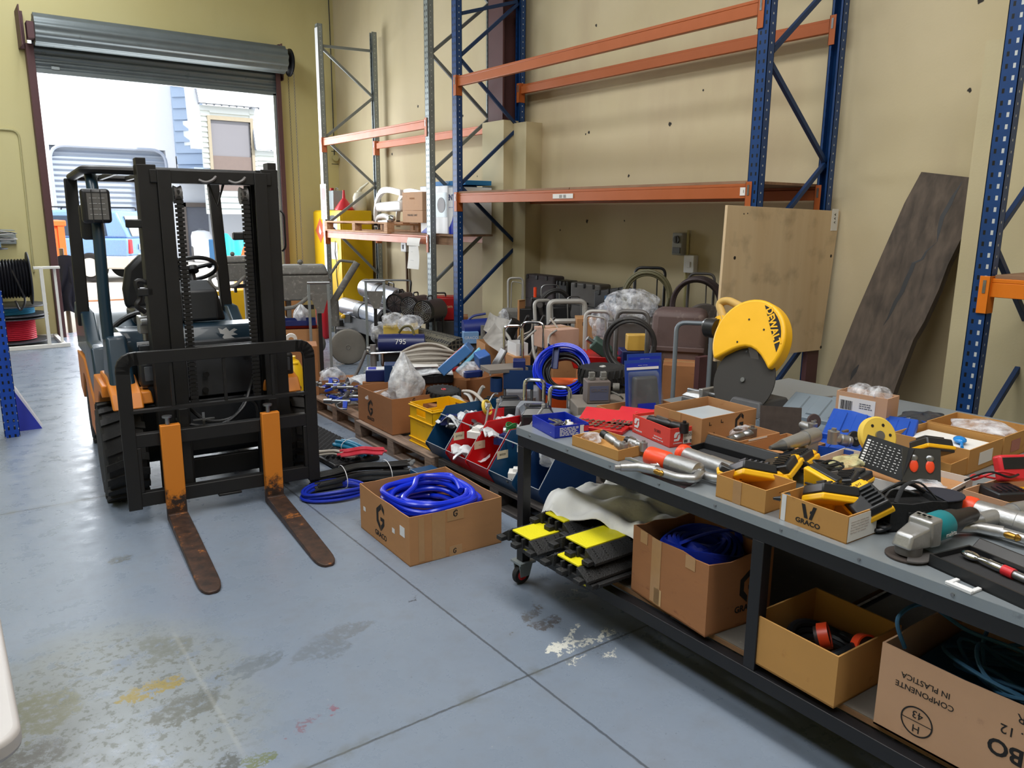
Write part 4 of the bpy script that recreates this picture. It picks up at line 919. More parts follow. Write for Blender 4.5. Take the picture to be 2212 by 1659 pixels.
# rack at the far right
PN = perf('perforated_blue_near', (16, 58, 112), near=True)
rr = thing('pallet_rack', 'nearest blue rack upright with an orange beam at the right edge', 'pallet rack', (0, 0, 0))
YE = 1.93; rpost(rr, XF, YE, 5.6, PN); rpost(rr, XB, YE, 5.6, PB, -1)
z = .35; k = 0; st = .62
while z < 5.2:
    if k % 2 == 0: brace(rr, YE, z, z+st, M_bb)
    else: brace(rr, YE, z+st, z, M_bb)
    z += st; k += 1
z2 = zf(2130, 600, XF); M_or3 = mat('bright_rack_orange', (222, 120, 22), .42, .1, n=.08)
beam(rr, XF, -.9, YE, z2, M_or3); beam(rr, XB, -.9, YE, z2, M_or3); G().box(XF-.02, -.8, z2+.001, XB+.02, YE-.06, z2+.02).build('shelf_board', ML, rr)
rpost(rr, XF, -.9, 5.6, PB); rpost(rr, XB, -.9, 5.6, PB, -1)
# ------------------------------------------------------------------ pallets
def pallet(name, label, loc, L_, W_, rz=0., group=None, nb=5, m=None):
    """L_ along y, W_ along x"""
    t = thing(name, label, 'pallet', loc, rz, group); m = m or M_pal
    for i in range(nb):
        x = (W_-.1)*i/(nb-1); G().box(x, 0, .118, x+.1, L_, .138).build('top_board', m, t, .002)
    for y in (0, L_/2-.045, L_-.09): G().box(0, y, .1, W_, y+.09, .118).build('stringer_board', m, t, .002)
    for y in (0, L_/2-.045, L_-.09):
        for x in (0, W_/2-.05, W_-.1): G().box(x, y, .02, x+.1, y+.09, .1).build('block', m, t, .003)
    for x in (0, W_/2-.05, W_-.1): G().box(x, 0, 0, x+.1, L_, .02).build('bottom_board', m, t, .002)
    return t
y1, y0 = min(atx(700, 500, XF-.05).y, YC-.06), atx(838, 500, XF-.05).y
M_lpal = wood('pale_pallet_wood', (206, 164, 126), (176, 128, 92), .8, 1)
pallet('pallet', 'pale wooden pallet lying on the lower beams of the galvanised rack', (XF-.06, y0, zt_+.001), y1-y0, .98, m=M_lpal)
zp = zt_+.001+.138
# things stored on that rack level
G_b = thing('shelf_board', 'particle board laid over the rack beams beside the pallet', 'board', (0, 0, 0)); ya = YD+.06; G().box(XF-.01, ya, zt_+.001, XB-.02, y0-.01, zt_+.02).build('board', ML, G_b)
x_ = 4.75
def onrack(u, v, x): return atx(u, v, x)
a, b_ = onrack(812, 480, x_), onrack(870, 480, x_)
t = thing('machine_cover', 'white moulded plastic machine cover with handle openings on the pallet', 'machine cover', (x_, (a.y+b_.y)/2, zp)); hh = onrack(840, 404, x_).z-zp; w = a.y-b_.y
M_cov = mat('white_moulding', (226, 224, 222), .22, n=.05, coat=.3)
def arch_(w0, w1, h, x0, x1, th, nm):
    g = G()
    out = cr([(0, w0, 0), (0, w0*.98, h*.35), (0, w0*.8, h*.72), (0, w0*.45, h*.95), (0, 0, h), (0, w1*.45, h*.97), (0, w1, h*.9)], 5)
    for a_, b2 in zip(out, out[1:]):
        g.hexa([(x0, a_.y, a_.z-th), (x1, a_.y, a_.z-th), (x1, b2.y, b2.z-th), (x0, b2.y, b2.z-th), (x0, a_.y, a_.z+.0), (x1, a_.y, a_.z+.0), (x1, b2.y, b2.z+.0), (x0, b2.y, b2.z+.0)])
    return g.build(nm, M_cov, t, ang=60)
arch_(w*.5, -w*.5, hh, -.03, .02, .07, 'hoop'); arch_(w*.5, -w*.5, hh*.97, .3, .36, .07, 'hoop')
g = G(); g.hexa([(-.03, -w*.5, hh*.3), (.36, -w*.5, hh*.3), (.36, w*.42, hh*.3), (-.03, w*.42, hh*.3), (-.03, -w*.5, hh*.62), (.36, -w*.5, hh*.62), (.36, w*.46, hh*.56), (-.03, w*.46, hh*.56)]); g.build('shell', M_cov, t, .03, seg=3)
g = G(); g.tube(cr([(0, w*.45, 0), (-.02, w*.3, .06), (-.04, 0, .07), (-.04, -w*.2, .02)], 5), .035, 10); g.build('lower_frame', M_cov, t)
t = thing('light_fitting', 'small silver lamp fitting lying in front of the white machine cover', 'lamp', (4.62, onrack(845, 485, 4.62).y, zp)); g = G(); g.sph((0, 0, .045), (.05, .08, .045), 16, 10); g.build('head', M_chrome, t); g = G(); g.hexa([(-.03, .05, 0), (.04, .05, 0), (.04, .3, 0), (-.03, .3, 0), (-.03, .05, .03), (.04, .05, .03), (.04, .3, .015), (-.03, .3, .015)]); g.build('arm', M_steel, t)
# closed cartons
def carton(name, label, loc, dx, dy, dz, m, rz=0., seam=True, group=None):
    t = thing(name, label, 'box', loc, rz, group); o = G().box(0, 0, 0, dx, dy, dz).build('body', m, t, .004)
    if seam: G().box(0, dy/2-.02, dz, dx, dy/2+.02, dz+.001).build('tape', M_tape, o)
    return t
x_ = 4.66; ya, yb_ = onrack(870, 480, x_).y, onrack(913, 480, x_).y; zc = onrack(890, 455, x_).z; ze = onrack(890, 415, x_).z; dy = ya-yb_
c_ = carton('cardboard_box', 'plain brown carton at the bottom of the pair beside the white cover', (x_, yb_, zp), .4, dy, zc-zp, M_card4); text(c_, 'VARIABLE UNIT', .035, face((-.001, dy/2, (zc-zp)*.62), (-1, 0, 0)), M_ink)
c_ = carton('cardboard_box', 'brown carton stacked on top of its twin beside the white cover', (x_, yb_, zc+.001), .4, dy, ze-zc, M_card4); text(c_, 'VARIABLE', .03, face((-.001, dy/2, (ze-zc)*.65), (-1, 0, 0)), M_card2)
def ventbox(loc, dy, dz, label):
    t = thing('heater_box', label, 'box', loc); o = G().box(0, 0, 0, .4, dy, dz).build('body', M_white, t, .004)
    g = G(); arc = [(0, .0)]+[(dy*(.75)*(k/8), dz*.35*(1-(1-k/8)**.5)) for k in range(9)]+[(dy*.75, 0)]
    M = Matrix(((0, 0, -1, 0), (-1, 0, 0, dy), (0, 1, 0, 0), (0, 0, 0, 1)))
    g.prism([(0, .001), (dy*.1, dz*.06), (dy*.3, dz*.16), (dy*.45, dz*.3), (dy*.56, dz*.5), (dy*.56, .001)][:6], .0005, .002, M); g.build('printed_swoosh', M_royal, o, ang=80)
    G().box(-.002, .01, dz*.35, -.0005, dy*.42, dz*.86).build('printed_photo', M_galv, o)
    g = G(); g.cyl((-.002, dy*.22, dz*.6), (-.004, dy*.22, dz*.6), dy*.14, n=24); g.build('printed_grille', M_tubed, o)
    text(o, 'VENT', dz*.17, face((-.003, dy*.68, dz*.78), (-1, 0, 0)), M_navy, bold=.002); text(o, '--- ----', dz*.07, face((-.003, dy*.6, dz*.58), (-1, 0, 0)), M_royal)
    G().box(0, 0, dz, .4, dy, dz+.002).build('blue_lid', mat('sky_blue_print', (30, 120, 180), .6), o)
    return t
ztop = onrack(980, 400, 4.72).z; zb = zt_+.021
ya, yb_, yc = onrack(908, 480, 4.72).y, onrack(968, 480, 4.72).y, onrack(1034, 480, 4.72).y
ventbox((4.72, yb_+.01, zb), ya-yb_-.02 if ya < yb_ else ya-yb_-.02, ztop-zb, 'white and blue fan heater carton printed VENT, behind the galvanised post')
yc = max(yc, YD-.6)
t = thing('shelf_board', 'wooden offcut carrying a heater carton between the two racks', 'board', (0, 0, 0)); g = G(); g.box(4.66, YA+.12, zb-.022, 5.14, YD-.06, zb-.002); g.box(4.68, YA+.12, zt_-.1, 4.72, YD+.3, zb-.022); g.build('board', ML, t)
ventbox((4.74, YA+.14, zb), YD-YA-.2, ztop-zb-.02, 'white and blue fan heater carton behind the tall blue post')
t = thing('heater_box', 'flat sky blue carton lying on top of the fan heater cartons', 'box', (4.8, YA+.16, ztop+.004)); o = G().box(0, 0, 0, .35, .7, .05).build('body', mat('sky_blue_print', (30, 120, 180), .6), t, .003); text(o, 'VENT', .045, face((-.001, .4, .025), (-1, 0, 0)), M_inkw); text(o, 'BOSS', .045, face((-.001, .1, .025), (-1, 0, 0)), M_inkw)
# ------------------------------------------------------------------ yellow cabinet in the corner
x0, y0_, y1_ = 4.97, 11.2, 12.25
t = thing('flammables_cabinet', 'yellow steel flammable liquids cabinet in the far corner behind the rack', 'cabinet', (x0, y0_, 0)); W, D, H = .52, y1_-y0_, 1.76
M_ycab = mat('cabinet_yellow', (226, 184, 10), .35, n=.06)
G().box(.02, 0, .03, W, D, H).build('body', M_ycab, t, .008)
for k in (0, 1): o = G().box(0, .01+k*D/2, .05, .018, D/2-.005+k*D/2, H-.02).build('door', M_ycab, t, .004); G().box(-.02, D/2-.06+k*.08, .95, 0, D/2-.03+k*.08, 1.1).build('handle', M_black, o, .003)
g = G(); M = Matrix(((0, 0, 1, 0), (1, 0, 0, 0), (0, 1, 0, 0), (0, 0, 0, 1)))
yc_, zc_ = aty(687, 497, 11.9).y-y0_, aty(689, 498, 12.0).z
g.prism([(.78, zc_-.19), (.97, zc_), (.78, zc_+.19), (.59, zc_)], -.0035, -.001, M); o = g.build('hazard_diamond', mat('hazard_red', (205, 96, 60), .6), t)
g = G(); g.prism([(.78, zc_-.07), (.83, zc_-.02), (.8, zc_+.08), (.77, zc_+.03), (.73, zc_-.02)], -.005, -.0036, M); g.build('flame_symbol', M_inkw, o)
G().box(-.003, .12, 1.38, -.001, .44, 1.68).build('warning_sign', M_white, t); 
for k, w in enumerate(('FIRE', 'KEEP FIRE', 'AWAY')): text(t, w, .06, face((-.004, .28, 1.56-.07*k), (-1, 0, 0)), M_royal, name='sign_lettering')
g = G(); g.lathe([(0, 0), (.13, 0), (.13, .002), (0, .002)], 20); o = g.build('sign_oval', M_black, t); o.matrix_local = face((-.004, .28, 1.65), (-1, 0, 0)) @ Matrix.Diagonal((1, .28, 1, 1))
G().box(-.003, .14, 1.02, -.001, .4, 1.28).build('notice', M_paper, t)
g = G(); g.tube(cr([(-.01, .2, 1.3), (-.03, .16, 1.2), (-.01, .22, 1.1), (-.02, .15, .95), (-.01, .2, .8), (-.01, .17, .6)], 5), .006, 6); g.build('hanging_cable', M_black, t)
zc = 1.761
p = aty(712, 440, 11.6); t = thing('metal_can', 'square tin with a red cap standing on the yellow cabinet', 'can', (5.05, 11.62, zc)); o = G().box(0, 0, 0, .2, .2, .3).build('body', M_galv, t, .012); g = G(); g.cyl((.05, .15, .3), (.05, .15, .34), .03); g.build('cap', M_red, t); g = G(); g.tube(rnd([(.1, .04, .3), (.1, .04, .34), (.1, .12, .34), (.1, .12, .3)], .02), .008, 6); g.build('handle', M_steel, t)
t = thing('funnel', 'red plastic funnel upside down on the yellow cabinet', 'funnel', (5.12, 11.38, zc)); g = G(); g.lathe([(.14, 0), (.145, .02), (.06, .14), (.025, .18), (.015, .3), (.01, .3), (.02, .17), (.13, .02), (.13, 0)], 28, closed=True); g.build('body', M_redp, t)
t = thing('plastic_jug', 'white plastic jug with a pouring spout behind the red funnel', 'jug', (5.38, 11.38, zc)); g = G(); g.lathe([(.1, 0), (.105, .02), (.105, .2), (.08, .26), (.04, .28), (.04, .3), (0, .3)], 24); g.build('body', mat('cream_plastic', (214, 210, 190), .45), t); g = G(); g.tube([(0, 0, .28), (.02, -.02, .33), (.1, -.12, .42)], [.03, .025, .014], 10); g.build('spout', mat('cream_plastic', (214, 210, 190), .45), t)
# ------------------------------------------------------------------ plywood panel on the rack end, slab leaning on the wall
yp = YB-.075
c1, c2, c3, c4 = aty(1572, 443, yp), aty(1815, 456, yp), aty(1772, 756, yp), aty(1545, 781, yp)
t = thing('plywood_panel', 'pale stained plywood panel fixed to the end of the blue rack', 'panel', (0, 0, 0))
g = G(); th = .02; g.hexa([(c4.x, yp, c4.z), (c3.x, yp, c3.z), (c3.x, yp+th, c3.z), (c4.x, yp+th, c4.z), (c1.x, yp, c1.z), (c2.x, yp, c2.z), (c2.x, yp+th, c2.z), (c1.x, yp+th, c1.z)])
M_ply = wood('plywood', (212, 188, 152), (200, 172, 134), .7, 2, 1.5, 5.)
g.build('sheet', M_ply, t, .001)
for u0, u1 in ((1738, 1762), (1506, 1528)): G().box(aty(u0, 780, yp+.04).x, yp+th+.001, 0, aty(u1, 780, yp+.04).x, yp+th+.04, aty(1740, 740, yp).z).build('leg', M_mar, t, .002)
a = aty(1805, 472, yp-.002); G().box(a.x-.05, yp-.003, a.z-.09, a.x+.03, yp-.0005, a.z+.07).build('sticker', M_paper, t)
text(t, 'A A A', .03, face((a.x-.01, yp-.004, a.z), (0, -1, 0), roll=R(90)), M_ink)
for u, v in ((1587, 557), (1795, 553), (1773, 750), (1607, 462), (1615, 461)):
    a = aty(u, v, yp); g = G(); g.cyl((a.x, yp-.001, a.z), (a.x, yp+.004, a.z), .012 if v > 500 else .005, n=12); g.build('bolt_hole', M_black, t)
A, B, C_ = Vector((5.47, 2.76, 2.0)), Vector((5.47, 2.48, 1.96)), Vector((4.95, 3.0, .42)); nn = (B-A).cross(C_-A).normalized()
def onpl(u, v):
    r = _ray(u, v); return CPOS+r*((A-CPOS).dot(nn)/r.dot(nn))
ed = [(1990, 374), (1954, 440), (1886, 594), (1848, 681), (1790, 826), (1740, 950)], [(2103, 387), (2098, 440), (2094, 482), (2047, 575), (2028, 627), (1996, 697), (1973, 736), (1951, 794), (1935, 836), (1905, 925)]
P1 = [onpl(*q_) for q_ in ed[0]]; P2 = [onpl(*q_) for q_ in ed[1]]
def ext(P):
    while P[-1].z < 0: P.pop()
    d_ = P[-1]-P[-2]; P.append(P[-1]+d_*((.012-P[-1].z)/d_.z)); return P
P1, P2 = ext(P1), ext(P2)
pl = P1+P2[::-1]; off = nn*(.06 if nn.x < 0 else -.06)
fr_ = [p+off*.0 for p in pl]; bk = [p-off for p in pl]; n = len(pl)
mc = sum((p for p in bk), Vector())/n
g = G(); g.add(fr_+bk, [tuple(range(n)), tuple(range(2*n-1, n-1, -1))]+[(i, n+i, n+(i+1) % n, (i+1) % n) for i in range(n)])
M_slab = wood('weathered_slab', (96, 84, 74), (66, 58, 52), .85, 2, 4., 5.)
so_ = g.build('timber_slab', M_slab); tag(so_, 'wide weathered timber slab with long splits leaning against the wall', 'timber slab'); mdx = min(p.z for p in fr_+bk); so_.location.z = -mdx+.002
sh = max(p.x for p in fr_+bk)-5.545
if sh > 0: so_.location.x = -sh
fn = off.normalized()
for pts in ([(2078, 395), (2060, 425), (2050, 445), (2035, 470), (2028, 500), (2024, 525)], [(2024, 525), (2001, 545), (1992, 562), (1974, 570), (1966, 590), (1956, 610), (1948, 632), (1934, 655), (1925, 675), (1918, 690), (1908, 705)], [(1855, 790), (1845, 805), (1836, 825)]):
    q3 = [onpl(u, v)+fn*.0012-(Vector((sh, 0, 0)) if sh > 0 else Vector())-Vector((0, 0, mdx)) for u, v in pts]; g = G(); k = len(q3)
    for i in range(k-1):
        w0, w1 = .017*math.sin(PI*(i+.15)/(k-.7)), .017*math.sin(PI*(i+1.15)/(k-.7)) if i+1 < k-1 else .001
        s_ = Vector((0, 1, 0)); g.add([q3[i]-s_*w0, q3[i]+s_*w0, q3[i+1]+s_*w1, q3[i+1]-s_*w1], [(0, 1, 2, 3)])
    o = g.build('split', M_black); o.parent = so_; o.matrix_parent_inverse = so_.matrix_basis.inverted()
# ================================================================== WORK TABLES
TZ = .76
def W(u, v, z=TZ): return at(u, v, z)
wt = thing('work_table', 'long rolling steel work table with galvanised top, black frame and lower board shelf', 'table', (0, 0, 0))
TX0, TX1, TY0, TY1 = 2.04, 3.24, -1.3, 2.749
M_top = mat('galvanised_top', (152, 160, 166), .3, .45, n=.14, s=4, c2=(112, 120, 126), th=.62)
M_fr = mat('black_table_frame', (20, 20, 24), .45, n=.3, c2=(170, 170, 172), th=.74, s=22)
g = G(); g.box(TX0, TY0, TZ-.004, TX1, TY1, TZ); g.box(TX0-.002, TY0, TZ-.034, TX0+.001, TY1, TZ-.0005); g.box(TX0, TY1-.001, TZ-.034, TX1, TY1+.002, TZ-.0005); g.box(TX1-.001, TY0, TZ-.034, TX1+.002, TY1, TZ-.0005); g.build('table_top', M_top, wt)
for i in range(9):
    y = TY1-.1-i*.26; g = G(); g.cyl((TX0-.002, y, TZ-.018), (TX0-.006, y, TZ-.018), .005, n=8); g.build('screw', M_steel, wt)
g = G()
for x in (TX0+.003, TX1-.05): g.box(x, TY0, TZ-.084, x+.045, TY1-.004, TZ-.005)
for y in (TY1-.05, 1.42, 0, TY0): g.box(TX0+.048, y, TZ-.084, TX1-.05, y+.045, TZ-.005)
g.build('top_rail', M_fr, wt, .002)
SZ = .24
LY = (TY1-.05, 1.41, 0., -1.28)
for y in LY:
    for x in (TX0+.003, TX1-.05):
        o = G().box(x, y, .115 if y in (LY[0], LY[2]) else SZ-.07, x+.045, y+.045, TZ-.084).build('leg', M_fr, wt, .002)
        if y in (LY[0], LY[2]):
            c = G(); c.T = Matrix.Translation((x+.022, y+.022, 0)); c.box(-.045, -.04, .105, .045, .04, .115)
            for s in (-1, 1): c.hexa([(-.03, s*.022-.003, .04), (.02, s*.022-.003, .04), (.02, s*.022+.003, .04), (-.03, s*.022+.003, .04), (-.04, s*.022-.003, .107), (.04, s*.022-.003, .107), (.04, s*.022+.003, .107), (-.04, s*.022+.003, .107)])
            c_ = c.build('caster', M_galv, o)
            c = G(); c.T = Matrix.Translation((x+.01, y+.022, .046)); c.lathe([(.03, -.014), (.042, -.014), (.046, -.008), (.046, .008), (.042, .014), (.03, .014)], 26, ax='y'); c.build('caster_wheel', M_rubber, o)
            c = G(); c.T = Matrix.Translation((x+.01, y+.022, .046)); c.lathe([(0, -.016), (.02, -.018), (.03, -.012), (.03, .012), (.02, .018), (0, .016)], 22, ax='y'); c.build('wheel_hub', M_red, o)
for y in LY[1:2]+LY[3:]:
    pass
M_sb = wood('shelf_edge_board', (150, 112, 80), (120, 90, 64), .8, 1)
M_sbt = mat('dirty_shelf_top', (112, 106, 98), .85, n=.2, s=12, c2=(140, 136, 128), th=.62)
def shelf(y0, y1):
    o = G().box(TX0+.052, y0, SZ-.002, TX1-.06, y1, SZ).build('shelf_surface', M_sbt, wt); G().box(TX0+.05, y0, SZ-.022, TX1-.055, y1, SZ-.003).build('shelf_board', M_sb, wt)
shelf(1.46, TY1-.06); shelf(.05, 1.405); shelf(TY0+.05, -.005)
for y0, y1 in ((1.457, 2.696), (.047, 1.408), (TY0+.05, -.002)): pass
g = G()
for x in (TX0, TX1-.045): g.box(x, TY0, SZ-.075, x+.045, TY1-.004, SZ-.024)
for y in (TY1-.045, 1.412, 0, TY0): g.box(TX0+.045, y, SZ-.075, TX1-.045, y+.04, SZ-.024)
g.build('shelf_rail', M_fr, wt, .002)
w2 = thing('side_table', 'second work table standing against the back of the galvanised one', 'table', (0, 0, 0))
G().box(3.26, -1.3, TZ-.03, 4.05, 2.72, TZ).build('table_top', M_top, w2, .002)
for y in (2.66, .8, -1.28):
    for x in (3.28, 3.99): G().box(x, y, 0, x+.04, y+.04, TZ-.03).build('leg', M_fr, w2, .002)
g = G(); g.box(3.28, -1.28, TZ-.08, 3.31, 2.7, TZ-.031); g.box(4.0, -1.28, TZ-.08, 4.03, 2.7, TZ-.031); g.box(3.31, 2.66, TZ-.08, 4.0, 2.69, TZ-.031); g.build('top_rail', M_fr, w2, .002)

# ------------------------------------------------------------------ helpers for open boxes, bags and logos
def openbox(name, label, a, yaw, w, d, h, m, th=.004, cat='box', flaps=None, group=None, taper=0., dip=0.):
    t = thing(name, label, cat, a, yaw, group); g = G(); k = taper
    if dip == 0:
        g.hexa([(0, 0, 0), (w, 0, 0), (w, d, 0), (0, d, 0), (0, 0, th), (w, 0, th), (w, d, th), (0, d, th)])
    else: g.box(0, 0, 0, w, d, th)
    def wall(p, q, i, j):  # outer p->q, inner i->j
        n = 6; vs = []
        for s in range(n+1):
            f = s/n; z = h-(dip*(.5-.5*math.cos(f*2*PI*1.5))*(1 if s not in (0, n) else 0)); P_, I_ = Vector(p).lerp(Vector(q), f), Vector(i).lerp(Vector(j), f)
            vs += [(P_.x, P_.y, 0), (P_.x-k*(0), P_.y, z), (I_.x, I_.y, z), (I_.x, I_.y, th*.5)]
        fs = [(0, 1, 2, 3)]
        for s in range(n):
            b_ = s*4; fs += [(b_, b_+4, b_+5, b_+1), (b_+1, b_+5, b_+6, b_+2), (b_+2, b_+6, b_+7, b_+3)]
        fs.append((n*4+3, n*4+2, n*4+1, n*4)); g.add(vs, fs)
    e = th; wall((0, 0), (w, 0), (e, e), (w-e, e)); wall((w, 0), (w, d), (w-e, e), (w-e, d-e)); wall((w, d), (0, d), (w-e, d-e), (e, d-e)); wall((0, d), (0, 0), (e, d-e), (e, e))
    g.build('body', m, t); t['w'], t['d'], t['h'] = w, d, h; return t
def fitbox(name, label, z, A, B, C, top, m, **k):
    a, yaw, w, d, h = fit(z, A, B, C, top); return openbox(name, label, a, yaw, w, d, h, m, **k)
def LF(t, y, z, roll=0): return face((-.0008, y, z), (-1, 0, 0), roll=roll)
def RF(t, x, z, roll=0): return face((x, -.0008, z), (0, -1, 0), roll=roll)
def decal(par, M, polys, s, m, name='printed_logo', z=.0006):
    g = G()
    for p in polys: g.prism([(x*s, y*s) for x, y in p], 0, z)
    o = g.build(name, m, par, ang=80); o.matrix_local = M; return o
LOGO = [[(.15, 1.), (-.62, .45), (-.62, -.45), (-.02, -1.), (-.02, -.6), (-.32, -.26), (-.32, .26), (.15, .6)], [(.06, -1.), (.6, -.45), (.6, .02), (.02, .02), (.02, -.24), (.32, -.24), (.32, -.36), (.06, -.6)], [(.24, 1.), (.6, .68), (.6, .3), (.24, .58)]]
def glogo(par, M, s, word=True):
    decal(par, M, LOGO, s, M_ink)
    if word: text(par, 'GRACO', s*.52, M @ Matrix.Translation((0, -s*1.32, 0)), M_ink, bold=s*.012)
VLOGO = [[(-.75, .8), (-.4, .8), (-.02, -.45), (-.38, -.45)], [(.1, -.45), (.38, -.45), (.78, .8), (.45, .8), (.3, .35), (.18, .35), (.14, .1), (.24, .1)]]
def vlogo(par, M, s):
    decal(par, M, VLOGO, s, M_ink); text(par, 'GRACO', s*.62, M @ Matrix.Translation((0, -s*.85, 0)), M_ink, bold=s*.015, sx=1.15)
def strip(par, M, w, h, m, name='tape', z=.0007):
    g = G(); g.box(-w/2, -h/2, 0, w/2, h/2, z); o = g.build(name, m, par); o.matrix_local = M; return o
def lines(par, M, w, h, n, m, name='printed_lines', th=.4):
    g = G(); rs = random.Random(n*7+int(w*999))
    for i in range(n):
        y = h/2-h*(i+.5)/n; x = -w/2
        while x < w/2-.1*w:
            l_ = w*rs.uniform(.08, .3); g.box(x, y-h/n*th/2, 0, min(w/2, x+l_), y+h/n*th/2, .0006); x += l_+w*.05
    o = g.build(name, m, par); o.matrix_local = M; o['kind'] = 'stuff'; return o
def barcode(par, M, w, h, n=18, m=None):
    g = G(); rs = random.Random(n)
    for i in range(n):
        x = -w/2+w*i/n; g.box(x, -h/2, 0, x+w/n*rs.uniform(.25, .8), h/2, .0006)
    o = g.build('barcode', m or M_ink, par); o.matrix_local = M; o['kind'] = 'stuff'; return o
def bag(name, label, loc, rx, ry, rz, seed=1, m=None, cat='plastic bag', neck=.0, par=None, nm='bag', n=26):
    rs = random.Random(seed); ph = [rs.uniform(0, 6.28) for _ in range(8)]; g = G(); vs = []; fs = []; k = 16
    for i in range(k+1):
        t_ = -PI/2+PI*i/k
        for j in range(n):
            a = 2*PI*j/n; q_ = 1+.13*math.sin(3*a+ph[0]+2*t_)+.09*math.sin(5*a+ph[1]-3*t_)+.07*math.sin(9*a+ph[2]+4*t_)+.05*math.sin(13*a+ph[3])
            c_ = math.cos(t_)**.7 if math.cos(t_) > 0 else 0; z = math.sin(t_); zz = z*(1+.1*math.sin(4*a+ph[4]))
            if neck and z > .2: c_ *= (1-neck*(z-.2)/.8); zz *= 1+neck*.5
            vs.append((rx*c_*q_*math.cos(a), ry*c_*q_*math.sin(a), max(0, rz*(zz+1)/2+.0)*1.))
    fs = [(i*n+j, i*n+(j+1) % n, (i+1)*n+(j+1) % n, (i+1)*n+j) for i in range(k) for j in range(n)]
    g.add(vs, fs)
    if par is not None: o = g.build(nm, m or M_bag, par, ang=50); o.location = loc; return o
    o = g.build(name, m or M_bag, ang=50); tag(o, label, cat, loc=loc); return o
def ring_coil(g, c, rx, ry, n, r, th=.0, z=0, dz=None, rot=0., seed=0, sq=1., tn=40, k=8):
    rs = random.Random(seed); dz = dz if dz is not None else r*1.7; pts = []
    tot = n*tn
    for i in range(tot+1):
        a = 2*PI*i/tn+rot; t_ = i/tot; w = 1+.06*math.sin(a*.5+seed)+.04*math.sin(1.7*i/tn+seed)
        x, y = math.cos(a), math.sin(a)
        if sq != 1.: x = math.copysign(abs(x)**sq, x); y = math.copysign(abs(y)**sq, y)
        pts.append((c[0]+rx*w*x*(1-th*abs(math.sin(t_*PI*1.5))), c[1]+ry*w*y*(1-th*abs(math.sin(t_*PI*1.5))), c[2]+z+dz*n*t_*(.6+.4*math.sin(a*1.0)**2)))
    g.tube(pts, r, k); return g

# ------------------------------------------------------------------ things on the table, from the far end
t = fitbox('carton_tray', 'royal blue shallow carton of small parts at the far corner of the table', TZ, (1198, 948), (1271, 939), (1134, 923), (1198, 922), M_royal)
w, d, h = t['w'], t['d'], t['h']
lines(t, RF(t, w*.42, h*.5), w*.55, h*.72, 7, M_inkw, 'printed_text', .5); strip(t, RF(t, w*.8, h*.5), w*.12, h*.8, M_paper, 'barcode_label'); 
g = G(); g.box(-.012, -.012, 0, .012, .012, .0008); g.cyl((0, 0, 0), (0, 0, .001), .012); o = g.build('red_dot', M_redp, t); o.matrix_local = RF(t, w*.92, h*.6)
def inbox(name, label, t, fx, fy, z=.006, cat=None, rz=0): 
    M = Matrix.Translation(t.location) @ Matrix.Rotation(t.rotation_euler.z, 4, 'Z'); p = M @ Vector((t['w']*fx, t['d']*fy, z)); return p, t.rotation_euler.z+rz
def scatter_parts(t, n, seed, z0=.008, zs=.03, mats=None, names=('metal_part',), lab=None, grp=None, cat='part'):
    rs = random.Random(seed); out = []
    for i in range(n):
        p, r_ = inbox('', '', t, rs.uniform(.15, .85), rs.uniform(.15, .85), z0+rs.uniform(0, zs)); g = G(); k = i % 4; a = rs.uniform(0, 6.28)
        L_ = rs.uniform(.04, .09); g.T = Matrix.Rotation(a, 4, 'Z') @ Matrix.Rotation(rs.uniform(-.4, .4), 4, 'Y')
        if k == 0: g.cyl((-L_/2, 0, .008), (L_/2, 0, .008), .007, n=10); g.cyl((L_/2, 0, .008), (L_/2+.02, 0, .008), .012, n=6)
        elif k == 1: g.tube(cr([(-L_/2, 0, .006), (0, .02, .01), (L_/2, -.01, .006)], 4), .005, 8)
        elif k == 2: g.lathe([(.01, 0), (.018, 0), (.02, .01), (.012, .03), (.008, .03)], 14)
        else: g.box(-L_/2, -.01, 0, L_/2, .01, .008); g.cyl((L_/2, 0, 0), (L_/2, 0, .01), .014, n=12)
        mm = (mats or [M_steel, M_chrome, M_paper])[i % len(mats or [1, 2, 3])]
        o = g.build(names[i % len(names)], mm); tag(o, lab, cat, grp, loc=p, rz=0); out.append(o)
    return out
scatter_parts(t, 12, 3, zs=.012, mats=[M_steel, M_paper, M_chrome], names=('fitting',), lab='small metal fitting lying loose in the blue shallow carton', grp='fittings in the blue carton')
t = fitbox('carton_tray', 'low open cardboard tray of silver air tools next to the blue carton', TZ, (1335, 997), (1398, 981), (1232, 963), (1337, 974), M_card3)
TRAY1 = t
# red bit cases behind
def bitcase(label, c1, yaw, L_, Wd, full):
    t = thing('drill_bit_case', label, 'case', c1, yaw); o = G().box(0, 0, 0, L_, Wd, .018).build('base', M_red, t, .004)
    g = G(); g.hexa([(0, Wd, .01), (L_, Wd, .01), (L_, Wd+.01, .01), (0, Wd+.01, .01), (0, Wd+.11, .05), (L_, Wd+.11, .05), (L_, Wd+.12, .04), (0, Wd+.12, .04)]); g.build('lid', M_redp, t, .003)
    for r_ in range(3):
        for i in range(9):
            g = G(); x = L_*(i+.7)/10; y = Wd*(.1+.3*r_); rr = .002+.0006*(i % 5); g.cyl((x, y, .024), (x+.012, y+Wd*.24, .022), rr, n=6); g.build('drill_bit', M_steel if i % 3 else M_chrome, t)
    return t
p = W(1243, 906); q_ = W(1300, 932); yw = math.atan2(q_.y-p.y, q_.x-p.x)
bitcase('open red drill bit case full of bright bits, behind the blue carton', W(1226, 925)+Vector((0, 0, .0)), R(-62), .26, .13, 1)
bitcase('open red drill bit case under the corner of the red and white box', W(1296, 930)+Vector((.06, .03, 0)), R(-62), .22, .12, 1)
